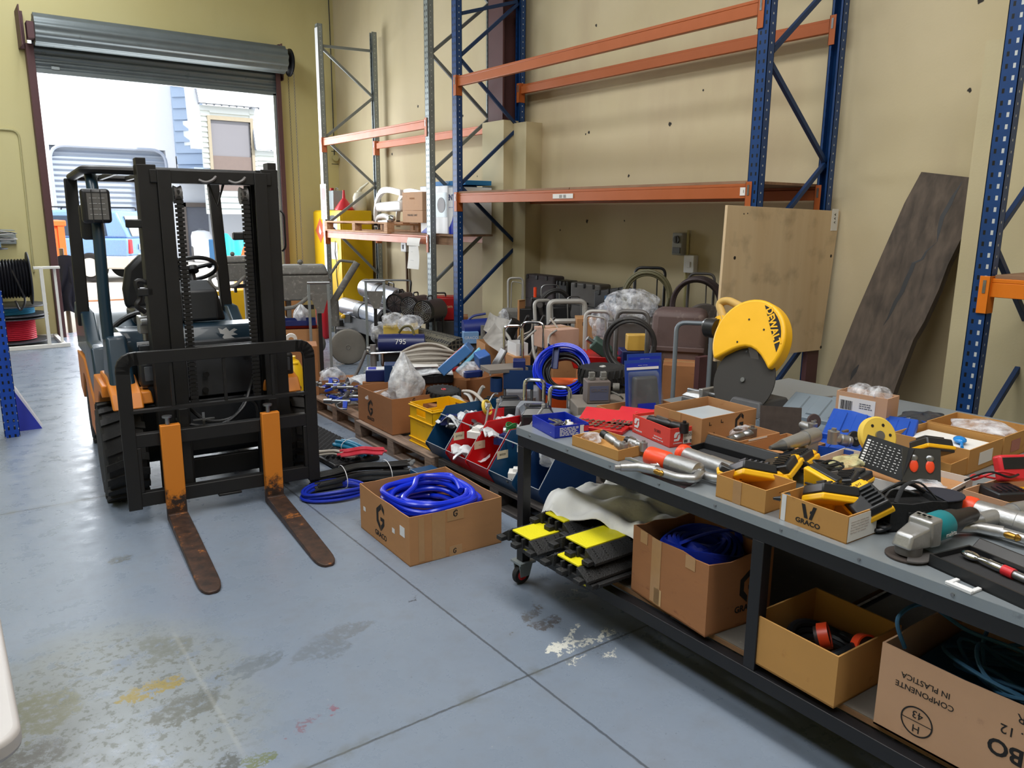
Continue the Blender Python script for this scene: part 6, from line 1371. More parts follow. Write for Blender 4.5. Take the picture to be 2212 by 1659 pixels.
t = thing('torque_wrench', 'chrome torque wrench with red bands lying in the open black case', 'torque wrench', loc(.03, Wc*.62, .034), yaw-.03); g = G(); g.lathe([(.006, .04), (.011, .06), (.012, .1), (.011, .11)], 16, ax='x'); g.sph((.02, 0, 0), (.028, .018, .012), 16, 10); g.build('ratchet_head', M_chrome, t)
g = G(); g.cyl((.11, 0, 0), (.5, 0, 0), .011, n=18); g.build('shaft', M_steel, t)
for x in (.115, .33): g = G(); g.cyl((x, 0, 0), (x+.03, 0, 0), .0145, n=18); g.build('red_band', M_redp, t)
t = thing('paper_tag', 'white paper strip lying beside the torque wrench', 'paper', loc(.07, Wc*.8, .022), yaw-.05); G().box(0, 0, 0, .14, .022, .001).build('sheet', M_paper, t)
t = thing('plastic_clip', 'small white plastic clip frame at the table edge by the wrench case', 'clip', W(2040, 1262), yaw+.1); g = G(); g.box(0, 0, 0, .07, .012, .01); g.box(0, .012, 0, .012, .05, .008); g.box(.058, .012, 0, .07, .05, .008); g.box(.012, .02, 0, .058, .03, .006); g.build('frame', M_white, t, .002)
# gun with red ring at the right
gun('sealant gun with a red ring cap at the right edge of the table', W(2085, 1098, .80), W(2300, 1160, .80), .038, M_cap, .035, 1.12)
chunky_tool('air_gun', 'silver pistol grip air gun lying by the red-ringed sealant gun', W(2115, 1125, .80), R(-20), 1., M_alu)
# back row: cases, tall carton, pads, chop saw
def toolcase(label, c, yaw, w, d, m, mi, h=.04, lid=1, name='tool_case'):
    t = openbox(name, label, c, yaw, w, d, h, m, .005, cat='case'); G().box(.005, .005, .005, w-.005, d-.005, h*.6).build('moulded_tray', mi, t)
    for k in range(5): G().box(.03+k*w*.17, d*.15, h*.6, .03+k*w*.17+w*.09, d*.85, h*.68).build('tray_ridge', mi, t, .004)
    if lid:
        g = G(); q_ = [(0, d, h*.8), (w, d, h*.8), (w, d+.006, h), (0, d+.006, h)]; a_ = R(22); e = d*math.cos(a_); f = d*math.sin(a_)
        g.hexa([(0, d+.003, h*.7), (w, d+.003, h*.7), (w, d+e, h*.7+f-.03), (0, d+e, h*.7+f-.03), (0, d+.003, h), (w, d+.003, h), (w, d+e, h+f), (0, d+e, h+f)]); g.build('lid', m, t, .006)
        for k in range(4): G().hexa([(.02+w*.24*k, d+e*.15, h+f*.15), (w*.2+w*.24*k, d+e*.15, h+f*.15), (w*.2+w*.24*k, d+e*.85, h+f*.85), (.02+w*.24*k, d+e*.85, h+f*.85), (.025+w*.24*k, d+e*.15, h+f*.15+.006), (w*.19+w*.24*k, d+e*.15, h+f*.15+.006), (w*.19+w*.24*k, d+e*.85, h+f*.85+.006), (.025+w*.24*k, d+e*.85, h+f*.85+.006)]).build('lid_ridge', mi, t)
        G().hexa([(w*.4, d+e-.002, h+f-.02), (w*.5, d+e-.002, h+f-.02), (w*.5, d+e+.02, h+f-.01), (w*.4, d+e+.02, h+f-.01), (w*.4, d+e-.002, h+f-.01), (w*.5, d+e-.002, h+f-.01), (w*.5, d+e+.02, h+f), (w*.4, d+e+.02, h+f)]).build('latch', m, t)
    return t
M_gcase = mat('blue_grey_case', (112, 124, 134), .45, n=.1); M_bcase = mat('blue_case', (24, 74, 170), .4, n=.08)
a, b_ = W(1632, 925), W(1790, 958); toolcase('open blue-grey moulded tool case with its lid back, behind the small cartons', a, math.atan2(b_.y-a.y, b_.x-a.x), .44, .2, M_gcase, M_gcase)
airtool('air_ratchet', 'long silver and black air ratchet lying on the open blue-grey case', W(1755, 925, .83), W(1645, 893, .83), .02)
a, b_ = W(1755, 1000), W(1850, 1018)
a, b_ = W(1745, 985), W(1890, 1010); toolcase('open bright blue moulded tool case in front of the tall carton', a, math.atan2(b_.y-a.y, b_.x-a.x), .34, .2, M_bcase, M_bcase, .05)
airtool('die_grinder', 'small silver die grinder standing on the bright blue case', W(1800, 945, .85), W(1838, 955, .83), .024, (M_alu, M_alu))
for (u, v, m_, l_) in ((1760, 925, mat('dark_maroon', (64, 48, 46), .7), 'small dark buffing wheel standing on the blue case'), (1848, 965, M_blackp, 'black sanding pad leaning at the front of the blue case')):
    t = thing('sanding_disc', l_, 'disc', W(u, v, .80), rot=(R(-20), 0, R(-30))); g = G(); g.lathe([(0, -.006), (.028, -.006), (.032, 0), (.03, .008), (0, .008)], 26, (0, 0, .032), 'y'); g.build('disc', m_, t); g = G(); g.cyl((0, -.012, .032), (0, -.006, .032), .006, n=10); g.build('hub', M_steel, t)
t = fitbox('cardboard_box', 'tall open carton with a barcode label and clear bags on top at the back', TZ, (1907, 962), (1932, 952), (1807, 935), (1913, 862), M_card4); TB = t; w, d, h = t['w'], t['d'], t['h']
strip(t, LF(t, d*.58, h*.72), d*.72, h*.36, M_paper, 'address_label'); barcode(t, LF(t, d*.78, h*.72) @ Matrix.Translation((0, 0, .001)), d*.25, h*.2, 14); lines(t, LF(t, d*.4, h*.75) @ Matrix.Translation((0, 0, .001)), d*.25, h*.14, 3, M_greyp)
for k, (fx_, fy_) in enumerate(((.5, .3), (.5, .65))):
    p, r_ = inbox('', '', t, fx_, fy_, h*.72); bag('plastic_bag', ('clear bag heaped at the right of the tall carton', 'clear bag with dark parts at the left of the tall carton')[k], p, max(.05, w*.4), d*.24, .09, 40+k)
G().box(.005, .005, .02, w-.005, d-.005, h*.7).build('filling', M_card2, t)
t = thing('tool_case', 'closed grey tool case lying at the back beside the tall carton', 'case', W(1760, 905), R(-20)); G().box(0, 0, 0, .26, .2, .06).build('body', M_tubed, t, .02, seg=3); G().box(.1, -.012, .02, .16, 0, .035).build('handle', M_blackp, t, .004)
a, b_ = W(1940, 935), W(1985, 950)
toolcase('blue moulded case half hidden behind the tall carton', W(1925, 950), R(-25), .2, .14, M_bcase, M_bcase, .06, 0); bag('dark_bag', 'crumpled dark plastic bag behind the cartons under the blue upright', W(1990, 925), .13, .09, .07, 51, mat('dark_plastic_bag', (44, 50, 60), .3, n=.3, bump=.4, bs=20))
# chop saw
sx = 3.14; ct = atx(1605, 826, sx); TL = R(20); UP2 = Vector((math.sin(TL), 0, math.cos(TL)))
def onp(u, v, off=0.):
    n_ = Vector((-math.cos(TL), 0, math.sin(TL))); r = _ray(u, v); q_ = CPOS+r*((ct-n_*off-CPOS).dot(n_)/r.dot(n_)); e = q_-ct; return Vector((sx, ct.y+e.y, ct.z+e.dot(UP2)))
gd = onp(1622, 737)
t = thing('chop_saw', 'yellow metal cut-off chop saw with a large black disc on the table', 'chop saw', (sx, ct.y, TZ))
def lz(p): return Vector((0, p.y-ct.y, p.z-TZ))
c1, c2 = lz(ct), lz(gd); rd = .175; MX = Matrix(((0, 0, 1, 0), (1, 0, 0, 0), (0, 1, 0, 0), (0, 0, 0, 1)))
g = G(); g.lathe([(0, -.003), (rd, -.003), (rd, .003), (0, .003)], 56, (0, c1.y, c1.z+.012), 'x'); g.build('cutting_disc', mat('abrasive_disc', (52, 50, 48), .85, n=.1), t); g = G(); g.cyl((-.004, c1.y, c1.z+.012), (-.012, c1.y, c1.z+.012), .012, n=16); g.build('arbor', M_steel, t)
HD0 = len(t.children)
rg = .207; poly = [(c2.y+rg*math.cos(R(k)), c2.z+rg*math.sin(R(k))) for k in range(-38, 226, 8)]
e = poly[-1]; s_ = poly[0]; n_ = 10; inner = []
for k in range(1, n_):
    f = k/n_; y = e[0]+(s_[0]-e[0])*f; z = e[1]+(s_[1]-e[1])*f+.115*math.sin(PI*f)*(.6+.4*(1-f)); inner.append((y, z))
g = G(); g.prism(poly+inner, -.035, .04, MX); g.build('blade_guard', M_dwy, t, .012, seg=3, ang=60)
# black badge with lettering on the guard
ar = [(c2.y+rg*.9*math.cos(R(k)), c2.z+rg*.9*math.sin(R(k))) for k in range(100, 191, 10)]; ar = [(2*c2.y-y, z) for y, z in ar]
ar = [(c2.y-rg*.9*math.cos(R(k)), c2.z+rg*.9*math.sin(R(k))) for k in range(-12, 77, 8)]
g = G(); g.prism(ar, -.0365, -.0352, MX); bd_ = g.build('badge', M_ink, t, ang=80)
mid = Vector(((ar[0][0]+ar[-1][0])/2, (ar[0][1]+ar[-1][1])/2)); 
M_t = face((-.0372, mid.x-.012, mid.y+.012), (-1, 0, 0)); text(bd_, 'DEWALT', .05, M_t @ Matrix.Rotation(-math.atan2(ar[-1][1]-ar[0][1], abs(ar[-1][0]-ar[0][0])), 4, 'Z'), M_dwy, bold=.0015)
for (y, z) in ((-.05, -.02), (.02, -.06), (.08, .06), (-.02, .1)): g = G(); g.cyl((-.035, c2.y-y, c2.z+z), (-.0375, c2.y-y, c2.z+z), .005, n=10); g.build('guard_screw', M_black, t)
mq = onp(1568, 712, .1); my, mz = mq.y-ct.y, mq.z-TZ
g = G(); g.cyl((.04, my, mz), (.16, my-.0, mz), .062, .058, n=26); g.build('motor', M_dwy, t); g = G(); g.cyl((.16, my, mz), (.21, my, mz), .056, .05, n=26); g.build('motor_end', M_blackp, t); g = G(); g.cyl((.06, my+.03, mz), (.06, my+.1, mz), .05, .04, n=22); g.build('gear_cover', M_steel, t)
g = G(); g.cyl((.05, my+.01, mz-.012), (.05, my+.075, mz-.012), .052, n=24); g.build('motor_collar', M_blackp, t)
h1, h2, h3, h4 = [onp(u, v, .06) for u, v in ((1568, 700), (1552, 655), (1572, 648), (1604, 664))]; pts = [(.06, p.y-ct.y, p.z-TZ) for p in (h1, h2, h3, h4)]
g = G(); g.tube(rnd(pts, .03, 5), [.02]*2+[.024]*20, 12) if False else g.tube(rnd(pts, .03, 5), .021, 12); g.build('handle', mat('worn_tan_handle', (196, 160, 86), .55), t)
text(t, 'DeWALT', .03, face((-.003, my, mz), (-1, 0, 0)), M_dwy)
HT = Matrix.Translation(c1) @ Matrix.Rotation(TL, 4, 'Y') @ Matrix.Translation(-c1)
for o in t.children: o.matrix_local = HT @ o.matrix_local
a_ = atx(1480, 860, sx).y-ct.y
G().box(-.09, -.1, 0, .2, a_-.05, .03).build('base_plate', M_tubed, t, .006); G().hexa([(-.08, -.17, .0), (.2, -.17, .0), (.2, .05, .0), (-.08, .05, .0), (-.05, -.14, .075), (.17, -.14, .075), (.17, .02, .075), (-.05, .02, .075)]).build('rear_housing', mat('grey_casting', (72, 72, 74), .6, n=.3, c2=(120, 120, 122), th=.66), t, .008)
g = G(); g.bar((.06, -.1, .06), (.06, c2.y-.02, c2.z), .05, .04, (1, 0, 0)); g.build('arm', M_tubed, t, .004)
g = G(); g.cyl((0, .12, .05), (0, a_-.02, .045), .012, n=12); g.build('vise_screw', M_steel, t); G().box(-.06, .2, .03, .12, .225, .08).build('vise_jaw', M_alu, t, .004); G().hexa([(-.08, a_-.16, .03), (.06, a_-.16, .03), (.06, a_-.04, .03), (-.08, a_-.04, .03), (-.06, a_-.14, .055), (.04, a_-.14, .055), (.04, a_-.06, .05), (-.06, a_-.06, .05)]).build('vise_block', M_alu, t, .005)
# ================================================================== ON THE LOWER SHELF
S = SZ+.002
M_cover = mat('ramp_rubber', (24, 24, 25), .6, n=.3, bump=.5, bs=160); M_lid = mat('ramp_yellow', (226, 214, 20), .45, n=.06, bump=.3, bs=200)
def ramp(label, loc, yaw, L_=.9, wd=.27, h=.05, flip=False):
    t = thing('cable_ramp', label, 'cable ramp', loc, yaw, 'cable ramps stacked on the lower shelf'); t.rotation_euler = (PI if flip else 0, 0, yaw)
    a, b_ = wd/2, wd*.26
    g = G()
    M = Matrix(((0, 0, 1, 0), (1, 0, 0, 0), (0, 1, 0, 0), (0, 0, 0, 1)))
    # body with three cable channels open at the end
    cw = b_*2/3-.012; poly = [(-a, 0)]
    g.prism([(-a, 0), (-a, .012), (-b_-.008, h), (-b_, h), (-b_, 0)], 0, L_, M); g.prism([(a, 0), (a, .012), (b_+.008, h), (b_, h), (b_, 0)], 0, L_, M)
    for k in (-1, 1): g.prism([(k*b_/3-.006, 0), (k*b_/3-.006, h-.008), (k*b_/3+.006, h-.008), (k*b_/3+.006, 0)], 0, L_, M)
    g.prism([(-b_, 0), (-b_, .01), (b_, .01), (b_, 0)], .01, L_-.01, M)
    g.build('body', M_cover, t, .002)
    G().box(.015, -b_+.004, h-.006, L_-.01, b_-.004, h+.003).build('lid', M_lid, t, .002)
    for k in range(3): G().box(-.03, -a+.03+k*(wd-.06)/2-.02, 0, .0, -a+.03+k*(wd-.06)/2+.02, .02).build('connector', M_cover, t, .003)
    for s in (-1, 1):
        g = G()
        for i in range(17):
            for j in range(5):
                y = s*(b_+.012+j*(a-b_-.02)/5); z = h-(h-.012)*(abs(y)-b_-.008)/(a-b_-.008); g.cyl((.03+i*L_/18, y, z), (.03+i*L_/18, y+s*.002, z+.003), .004, .002, n=5)
        o = g.build('stud', M_cover, t); o['kind'] = 'stuff'
    return t
x0 = 1.84
def ry(u, v, z): return at(u, v, z)
h = .05
pD = ry(1237, 1186, S+h*3); yD = pD.y; xD = pD.x
pA = ry(1165, 1130, S+h*3)
for k, (l_, z, dx_, fl) in enumerate((('upside-down cable ramp at the bottom of the near stack', 0, .01, True), ('black and yellow cable ramp in the middle of the near stack', 1, -.04, False), ('black and yellow cable ramp on top of the near stack', 2, .02, False))):
    zz = S+z*h+(.004 if z else .004)+(h if fl else 0)+z*.004
    ramp(l_, (xD+dx_, yD+.02*(z-1), zz), 0, flip=fl)
for k, (l_, z, dx_, fl) in enumerate((('upside-down cable ramp at the bottom of the far stack', 0, .0, True), ('black and yellow cable ramp in the middle of the far stack', 1, -.06, False), ('black and yellow cable ramp on top of the far stack', 2, .1, False))):
    zz = S+z*h+.004+(h if fl else 0)+z*.004
    ramp(l_, (xD+.02+dx_, yD+.31+.03*(1-z), zz), 0, flip=fl)
# dust sheet over the ramps
a = Vector((xD, yD, 0)); M_cloth = mat('dirty_white_cloth', (240, 238, 234), .9, n=.04, s=5, c2=(206, 194, 176), th=.66, bump=.3, bs=30)
def cl(u, v):
    x = xD+.2+.62*u+.05*math.sin(v*7); y = yD-.17+.68*v+.03*math.sin(u*9)
    z = S+.2+.016*math.sin(v*19+u*3)+.014*math.sin(u*23+v*5)+.004*math.sin(v*37-u*29)+.003*math.sin(u*51+v*13)+.05*math.sin(v*PI)*(.4+u*.6)
    e = max(0, .14-u)/.14; z -= .05*e*e; x += .0
    n_ = max(0, v-.88)/.12; z -= .08*n_*n_
    return (x, y, z)
g = G(); g.sheet(cl, 40, 40, .004); tag(g.build('dust_sheet', M_cloth), 'crumpled dirty white cloth sheet thrown over the cable ramps', 'cloth')
t = fitbox('cardboard_box', 'big brown carton holding a coil of blue hose on the lower shelf', S, (1522, 1377), (1660, 1330), (1350, 1276), (1530, 1222), M_card2, th=.006, dip=.012); BA = t; w, d, h = t['w'], t['d'], t['h']
strip(t, LF(t, d*.66, h*.5), d*.13, h*.95, M_tape); strip(t, LF(t, d*.62, h*.14), d*.1, h*.24, M_paper if False else mat('pale_tape', (196, 160, 112), .4)); strip(t, LF(t, d*.22, h*.9), d*.12, h*.18, M_tape); strip(t, LF(t, d*.84, h*.9), d*.1, h*.18, M_tape)
glogo(t, RF(t, w*.62, h*.56), h*.24)
M_lay = mat('layflat_hose_blue', (14, 40, 150), .4, n=.1)
p, r_ = inbox('', '', t, .5, .5, .01); ht = thing('hose_coil', 'coil of flat blue hose standing in the big brown carton', 'hose', p, r_)
g = G(); R0 = min(w, d)*.45
for k in range(11):
    rr = R0*(1-.06*k); g.tube([(rr*math.cos(R(a_)), rr*math.sin(R(a_))*1.0, h*.66+.02*math.sin(R(a_*2+k*40))) for a_ in range(0, 360, 10)], .011, 6, True, 6.)
g.build('wound_hose', M_lay, ht); g = G(); g.tube(cr([(R0*.9, -R0*.3, h*.5), (R0*.92, -R0*.4, h*.98), (R0*.3, -R0*.1, h*1.0), (-R0*.7, R0*.2, h*.86), (-R0*.8, .1, h*.6)], 6), .022, 8, flat=.25); g.build('loose_end', M_lay, ht)
t = fitbox('cardboard_box', 'plain tan carton with orange sockets in it, in the middle of the shelf', S, (1800, 1531), (1935, 1455), (1617, 1427), (1808, 1419), M_card3, th=.006); BB = t; w, d, h = t['w'], t['d'], t['h']
p, r_ = inbox('', '', t, .5, .5, .01); ct_ = thing('power_cable', 'coil of thick black cable with orange industrial sockets in the tan carton', 'cable', p, r_)
g = G(); ring_coil(g, (0, 0, 0), w*.36, d*.36, 4, .014, .2, .02, seed=3); g.build('coil', M_blackp, ct_)
for (x, y, a_) in ((-.02, .02, .6), (.05, -.09, -.3)):
    g = G(); g.T = Matrix.Translation((x, y, h*.55)) @ Matrix.Rotation(a_, 4, 'Z') @ Matrix.Rotation(R(70), 4, 'X'); g.lathe([(.0, 0), (.034, 0), (.036, .03), (.036, .04)], 24); g.build('socket_body', mat('dark_brown_plastic', (60, 44, 40), .5), ct_)
    g = G(); g.T = Matrix.Translation((x, y, h*.55)) @ Matrix.Rotation(a_, 4, 'Z') @ Matrix.Rotation(R(70), 4, 'X'); g.lathe([(.037, .012), (.043, .012), (.043, .045), (.037, .045)], 24, closed=True); g.build('orange_ring', M_cap, ct_)
g = G(); g.cyl((-.03, -.1, h*.5), (.05, -.12, h*.5), .026, n=18); g.build('plug_body', mat('dark_brown_plastic', (60, 44, 40), .5), ct_); g = G(); g.cyl((.0, -.108, h*.5), (.02, -.113, h*.5), .028, n=18); g.build('white_band', M_inkw, ct_)
# printed box, upside down
a = at(1886, 1562, S); c_ = a+Vector((0, -.62, 0)); b_ = at(1960, 1365, S+.0)
top = atx(1905, 1386, a.x); hh = top.z-S
t = openbox('cardboard_box', 'large carton printed upside down with TUBO, full of blue rope, on the shelf', (a.x, a.y-.66, S), 0, .5, .66, hh, M_card4, .006, dip=.006); PBX = t
UP = R(180); d = .66
text(t, 'COMPONENTE', hh*.09, LF(t, d-.13, hh*.62, UP), M_ink); text(t, 'IN PLASTICA', hh*.09, LF(t, d-.13, hh*.74, UP), M_ink)
o = text(t, 'H', hh*.12, LF(t, d-.12, hh*.2, UP), M_ink); text(t, '43', hh*.12, LF(t, d-.12, hh*.36, UP), M_ink)
g = G(); g.lathe([(hh*.155, 0), (hh*.17, 0), (hh*.17, .0006), (hh*.155, .0006)], 40, closed=True); g.box(-hh*.16, -.001, 0, hh*.16, .001, .0006); o = g.build('printed_circle', M_ink, t); o.matrix_local = LF(t, d-.12, hh*.28)
text(t, 'PER', hh*.13, LF(t, d-.385, hh*.86, UP), M_ink); text(t, 'CAL. 12', hh*.14, LF(t, d-.385, hh*.68, UP), M_ink); text(t, 'TUBO', hh*.24, LF(t, d-.385, hh*.46, UP), M_ink, bold=.0015); text(t, 'TIPO', hh*.12, LF(t, d-.42, hh*.27, UP), M_ink); text(t, '00BORR', hh*.15, LF(t, d-.385, hh*.1, UP), M_ink, bold=.0008)
M_rope = mat('blue_rope', (40, 84, 112), .7, n=.2)
p = t.location+Vector((.25, .34, .01)); rt = thing('rope_heap', 'loose heap of thin blue rope in the printed carton', 'rope', p)
g = G(); rs = random.Random(4); pts = []
for i in range(46):
    a_ = i*1.15; rx = rs.uniform(.1, .2); pts.append((rx*math.cos(a_), rx*1.3*math.sin(a_), hh*rs.uniform(.55, .98)))
g.tube(cr(pts, 6), .006, 7); g.tube(cr([(-.2, .28, hh*.9), (-.22, .3, hh*1.25), (-.1, .28, hh*1.3), (0, .2, hh*1.0), (.05, .05, hh*.9), (-.1, -.1, hh*.95), (-.2, -.3, hh*.85)], 8), .006, 7); g.build('rope', M_rope, rt); g = G(); g.box(-.22, -.3, .01, .22, .3, hh*.55); g.build('rope_bottom', M_rope, rt)
g = G(); g.tube(cr([(-.21, -.12, hh*.7), (-.2, -.1, hh*.98), (-.17, -.2, hh*.99), (-.2, -.28, hh*.8)], 6), .008, 8); g.build('cream_rope_end', mat('cream_rope', (196, 190, 150), .7), rt)
# ================================================================== FLOOR DISPLAY: FRONT ROW
F = atx
def fy(p, off=0): return math.atan2(-p[0], p[1])+off
def putbox(name, label, p, yaw, d3, m, parts=None, cat='box', bev=.006, z0=0, tp=1.):
    t = thing(name, label, cat, (p[0], p[1], z0), yaw); G().box(-d3[0]/2, 0, 0, d3[0]/2, d3[1], d3[2], tp, tp).build('body', m, t, bev, seg=2); return t
pallet('pallet', 'weathered wooden pallet under the spray guns, left of the carton', (2.52, 5.47, 0), .95, 1.1)
pallet('pallet', 'weathered wooden pallet under the carton and the yellow crate', (2.47, 4.27, 0), 1.17, 1.1, m=wood('grey_pallet_wood', (150, 128, 112), (100, 82, 70), .8, 1))
pallet('pallet', 'dark stained pallet under the red and blue picking bins', (2.5, 2.95, 0), 1.28, 1.05, m=wood('dark_pallet_wood', (84, 76, 72), (50, 46, 44), .8, 1))
PZ = .14
t = fitbox('cardboard_box', 'open brown carton full of thick blue hose standing alone on the floor', 0, (886, 1225), (1083, 1172), (773, 1141), (877, 1119), M_card, th=.005, dip=.006); HB = t; w, d, h = t['w'], t['d'], t['h']
glogo(t, LF(t, d*.56, h*.58), h*.3)
for (y, z, a_, b_) in ((.13, .62, .09, .2), (.3, .5, .05, .1), (.9, .5, .05, .09)): strip(t, LF(t, d*y, h*z), d*a_, h*b_, M_white, 'white_paper_scrap')
strip(t, RF(t, w*.12, h*.5), w*.06, h*.9, M_tape); strip(t, RF(t, w*.3, h*.5), w*.14, h*.98, M_tape); o = strip(t, RF(t, w*.48, h*.86), w*.18, h*.24, M_paper if False else M_tape, z=.001); decal(t, RF(t, w*.48, h*.88) @ Matrix.Translation((0, 0, .001)), LOGO, h*.08, M_ink); strip(t, RF(t, w*.48, h*.1), w*.14, h*.22, M_tape, z=.001); decal(t, RF(t, w*.47, h*.1) @ Matrix.Translation((0, 0, .001)), LOGO, h*.06, M_ink)
p, r_ = inbox('', '', t, .5, .5, .01); o = thing('hose_coil', 'thick glossy blue hose coiled in the lone carton on the floor', 'hose', p, r_); g = G(); rs = random.Random(2); pts = []
for i in range(12*26+1):
    a_ = 2*PI*i/26; k = i/26; s_ = .86-.045*((k*1.9) % 3)-.05*math.sin(k*2.2)
    pts.append((w*.5*s_*math.copysign(abs(math.cos(a_))**.7, math.cos(a_)), d*.49*s_*math.copysign(abs(math.sin(a_))**.7, math.sin(a_)), h*(.3+.055*k)+.012*math.sin(a_*1.5+k)))
g.tube(cr(pts, 2), .0155, 10); g.tube(cr([(w*.3, -d*.1, h*.9), (w*.36, d*.15, h*.97), (w*.1, d*.33, h*.99), (-w*.1, d*.12, h*.97), (-w*.33, -d*.1, h*.95), (-w*.1, -d*.33, h*.93), (w*.2, -d*.3, h*.93), (w*.38, -d*.1, h*.9)], 6), .0155, 10); g.build('hose', M_blueh, o)
t = fitbox('cardboard_box', 'open brown carton with a bag standing in it on the pallet behind the lone carton', PZ, (848, 941), (941, 925), (774, 905), (846, 863), M_card2, th=.005, dip=.004); w, d, h = t['w'], t['d'], t['h']
glogo(t, LF(t, d*.62, h*.5), h*.24); decal(t, RF(t, w*.5, h*.9), LOGO, h*.06, M_ink)
p, r_ = inbox('', '', t, .62, .4, h*.5); bag('plastic_bag', 'tall clear plastic bag rising out of the carton on the pallet', p, .13, .1, F(875, 785, p.x).z-p.z, 61, M_bag2, neck=.75)
p, r_ = inbox('', '', t, .35, .65, h*.55); bag('plastic_bag', 'low crumpled bag at the back left of the carton on the pallet', p, .12, .1, .1, 62)
p, r_ = inbox('', '', t, .3, .6, h*.45); tt = thing('cardboard_divider', 'folded cardboard piece standing inside the carton on the pallet', 'cardboard', p, r_+.5); G().box(-.1, 0, 0, .1, .005, .14).build('panel', M_card4, tt); G().box(.0, -.08, 0, .005, 0, .12).build('panel', M_card4, tt)
# yellow crate
a, yaw, w, d, h = fit(PZ, (937, 976), (1027, 961), (881, 954), (935, 888)); yaw = 0; a.y = 4.385; d = min(d, .42); t = thing('plastic_crate', 'yellow plastic crate with hand holes on the corner of the pallet', 'crate', a, yaw)
def wallhole(x0, x1, z0, z1, hx0, hx1, hz0, hz1, axis, off, th):
    g = G()
    def bb(a_, b_, c_, e_): (g.box(a_, off, c_, b_, off+th, e_) if axis == 'x' else g.box(off, a_, c_, off+th, b_, e_))
    bb(x0, hx0, z0, z1); bb(hx1, x1, z0, z1); bb(hx0, hx1, z0, hz0); bb(hx0, hx1, hz1, z1); return g
g = wallhole(0, w, 0, h, w*.32, w*.68, h*.76, h*.9, 'x', 0, .005); g2 = wallhole(0, w, 0, h, w*.32, w*.68, h*.76, h*.9, 'x', d-.005, .005); g3 = wallhole(0, d, 0, h, d*.3, d*.7, h*.74, h*.9, 'y', 0, .005); g4 = wallhole(0, d, 0, h, d*.3, d*.7, h*.74, h*.9, 'y', w-.005, .005)
for q_ in (g2, g3, g4): g.add(q_.v, q_.f)
g.box(0, 0, 0, w, d, .006)
for z in (h*.93, h*.62, h*.12, 0): g.box(-.008, -.008, z, w+.008, 0, z+.008); g.box(-.008, 0, z, 0, d+.008, z+.008); g.box(w, 0, z, w+.008, d+.008, z+.008); g.box(0, d, z, w, d+.008, z+.008)
g.build('body', M_yel, t, .0015); text(t, '~ ~~ ~~~', .03, LF(t, d*.5, h*.52), mat('faded_ink', (180, 130, 40), .7))
CR = (a, yaw, w, d)
# picking bins
def pbin(label, y, wd, m, x=2.5, L_=.56, h=.26, z=PZ, tag_='', rz=0.):
    t = thing('picking_bin', label, 'bin', (x, y, z), rz); th = .004; fl = h*.3; g = G(); M = Matrix(((1, 0, 0, 0), (0, 0, -1, 0), (0, 1, 0, 0), (0, 0, 0, 1)))
    pf = [(.05, 0), (L_, 0), (L_, h), (.16, h), (0, fl*.9), (0, fl*.75)]
    for y0 in (0, wd-th): g.prism(pf, -(y0+th), -y0, M)
    g.box(.05, th, 0, L_, wd-th, .005); g.box(L_-th, th, .005, L_, wd-th, h); g.hexa([(.05, th, 0), (.055, th, 0), (.055, wd-th, 0), (.05, wd-th, 0), (-.002, th, fl), (.004, th, fl), (.004, wd-th, fl), (-.002, wd-th, fl)])
    g.build('body', m, t, .0015); M_e = mat('bin_edge', (200, 205, 210), .35, .5)
    g = G(); g.tube([(.16, th/2, h), (0, th/2, fl)], .0022, 6); g.tube([(.12, th, h*.84), (.12, wd-th, h*.84)], .004, 6); g.tube([(0, th, fl), (0, wd-th, fl)], .002, 6); g.build('bright_edge', M_e, t)
    if tag_: o = strip(t, face((.1, wd-th-.001, h*.55), (0, -1, 0)), .08, .05, mat('cream_tag', (214, 200, 170), .8), 'paper_tag'); text(o, tag_, .018, Matrix.Translation((0, 0, .001)), M_ink)
    return t
M_bb2 = mat('bin_blue', (20, 66, 104), .4, n=.1); M_br2 = mat('bin_red', (196, 18, 24), .38, n=.1)
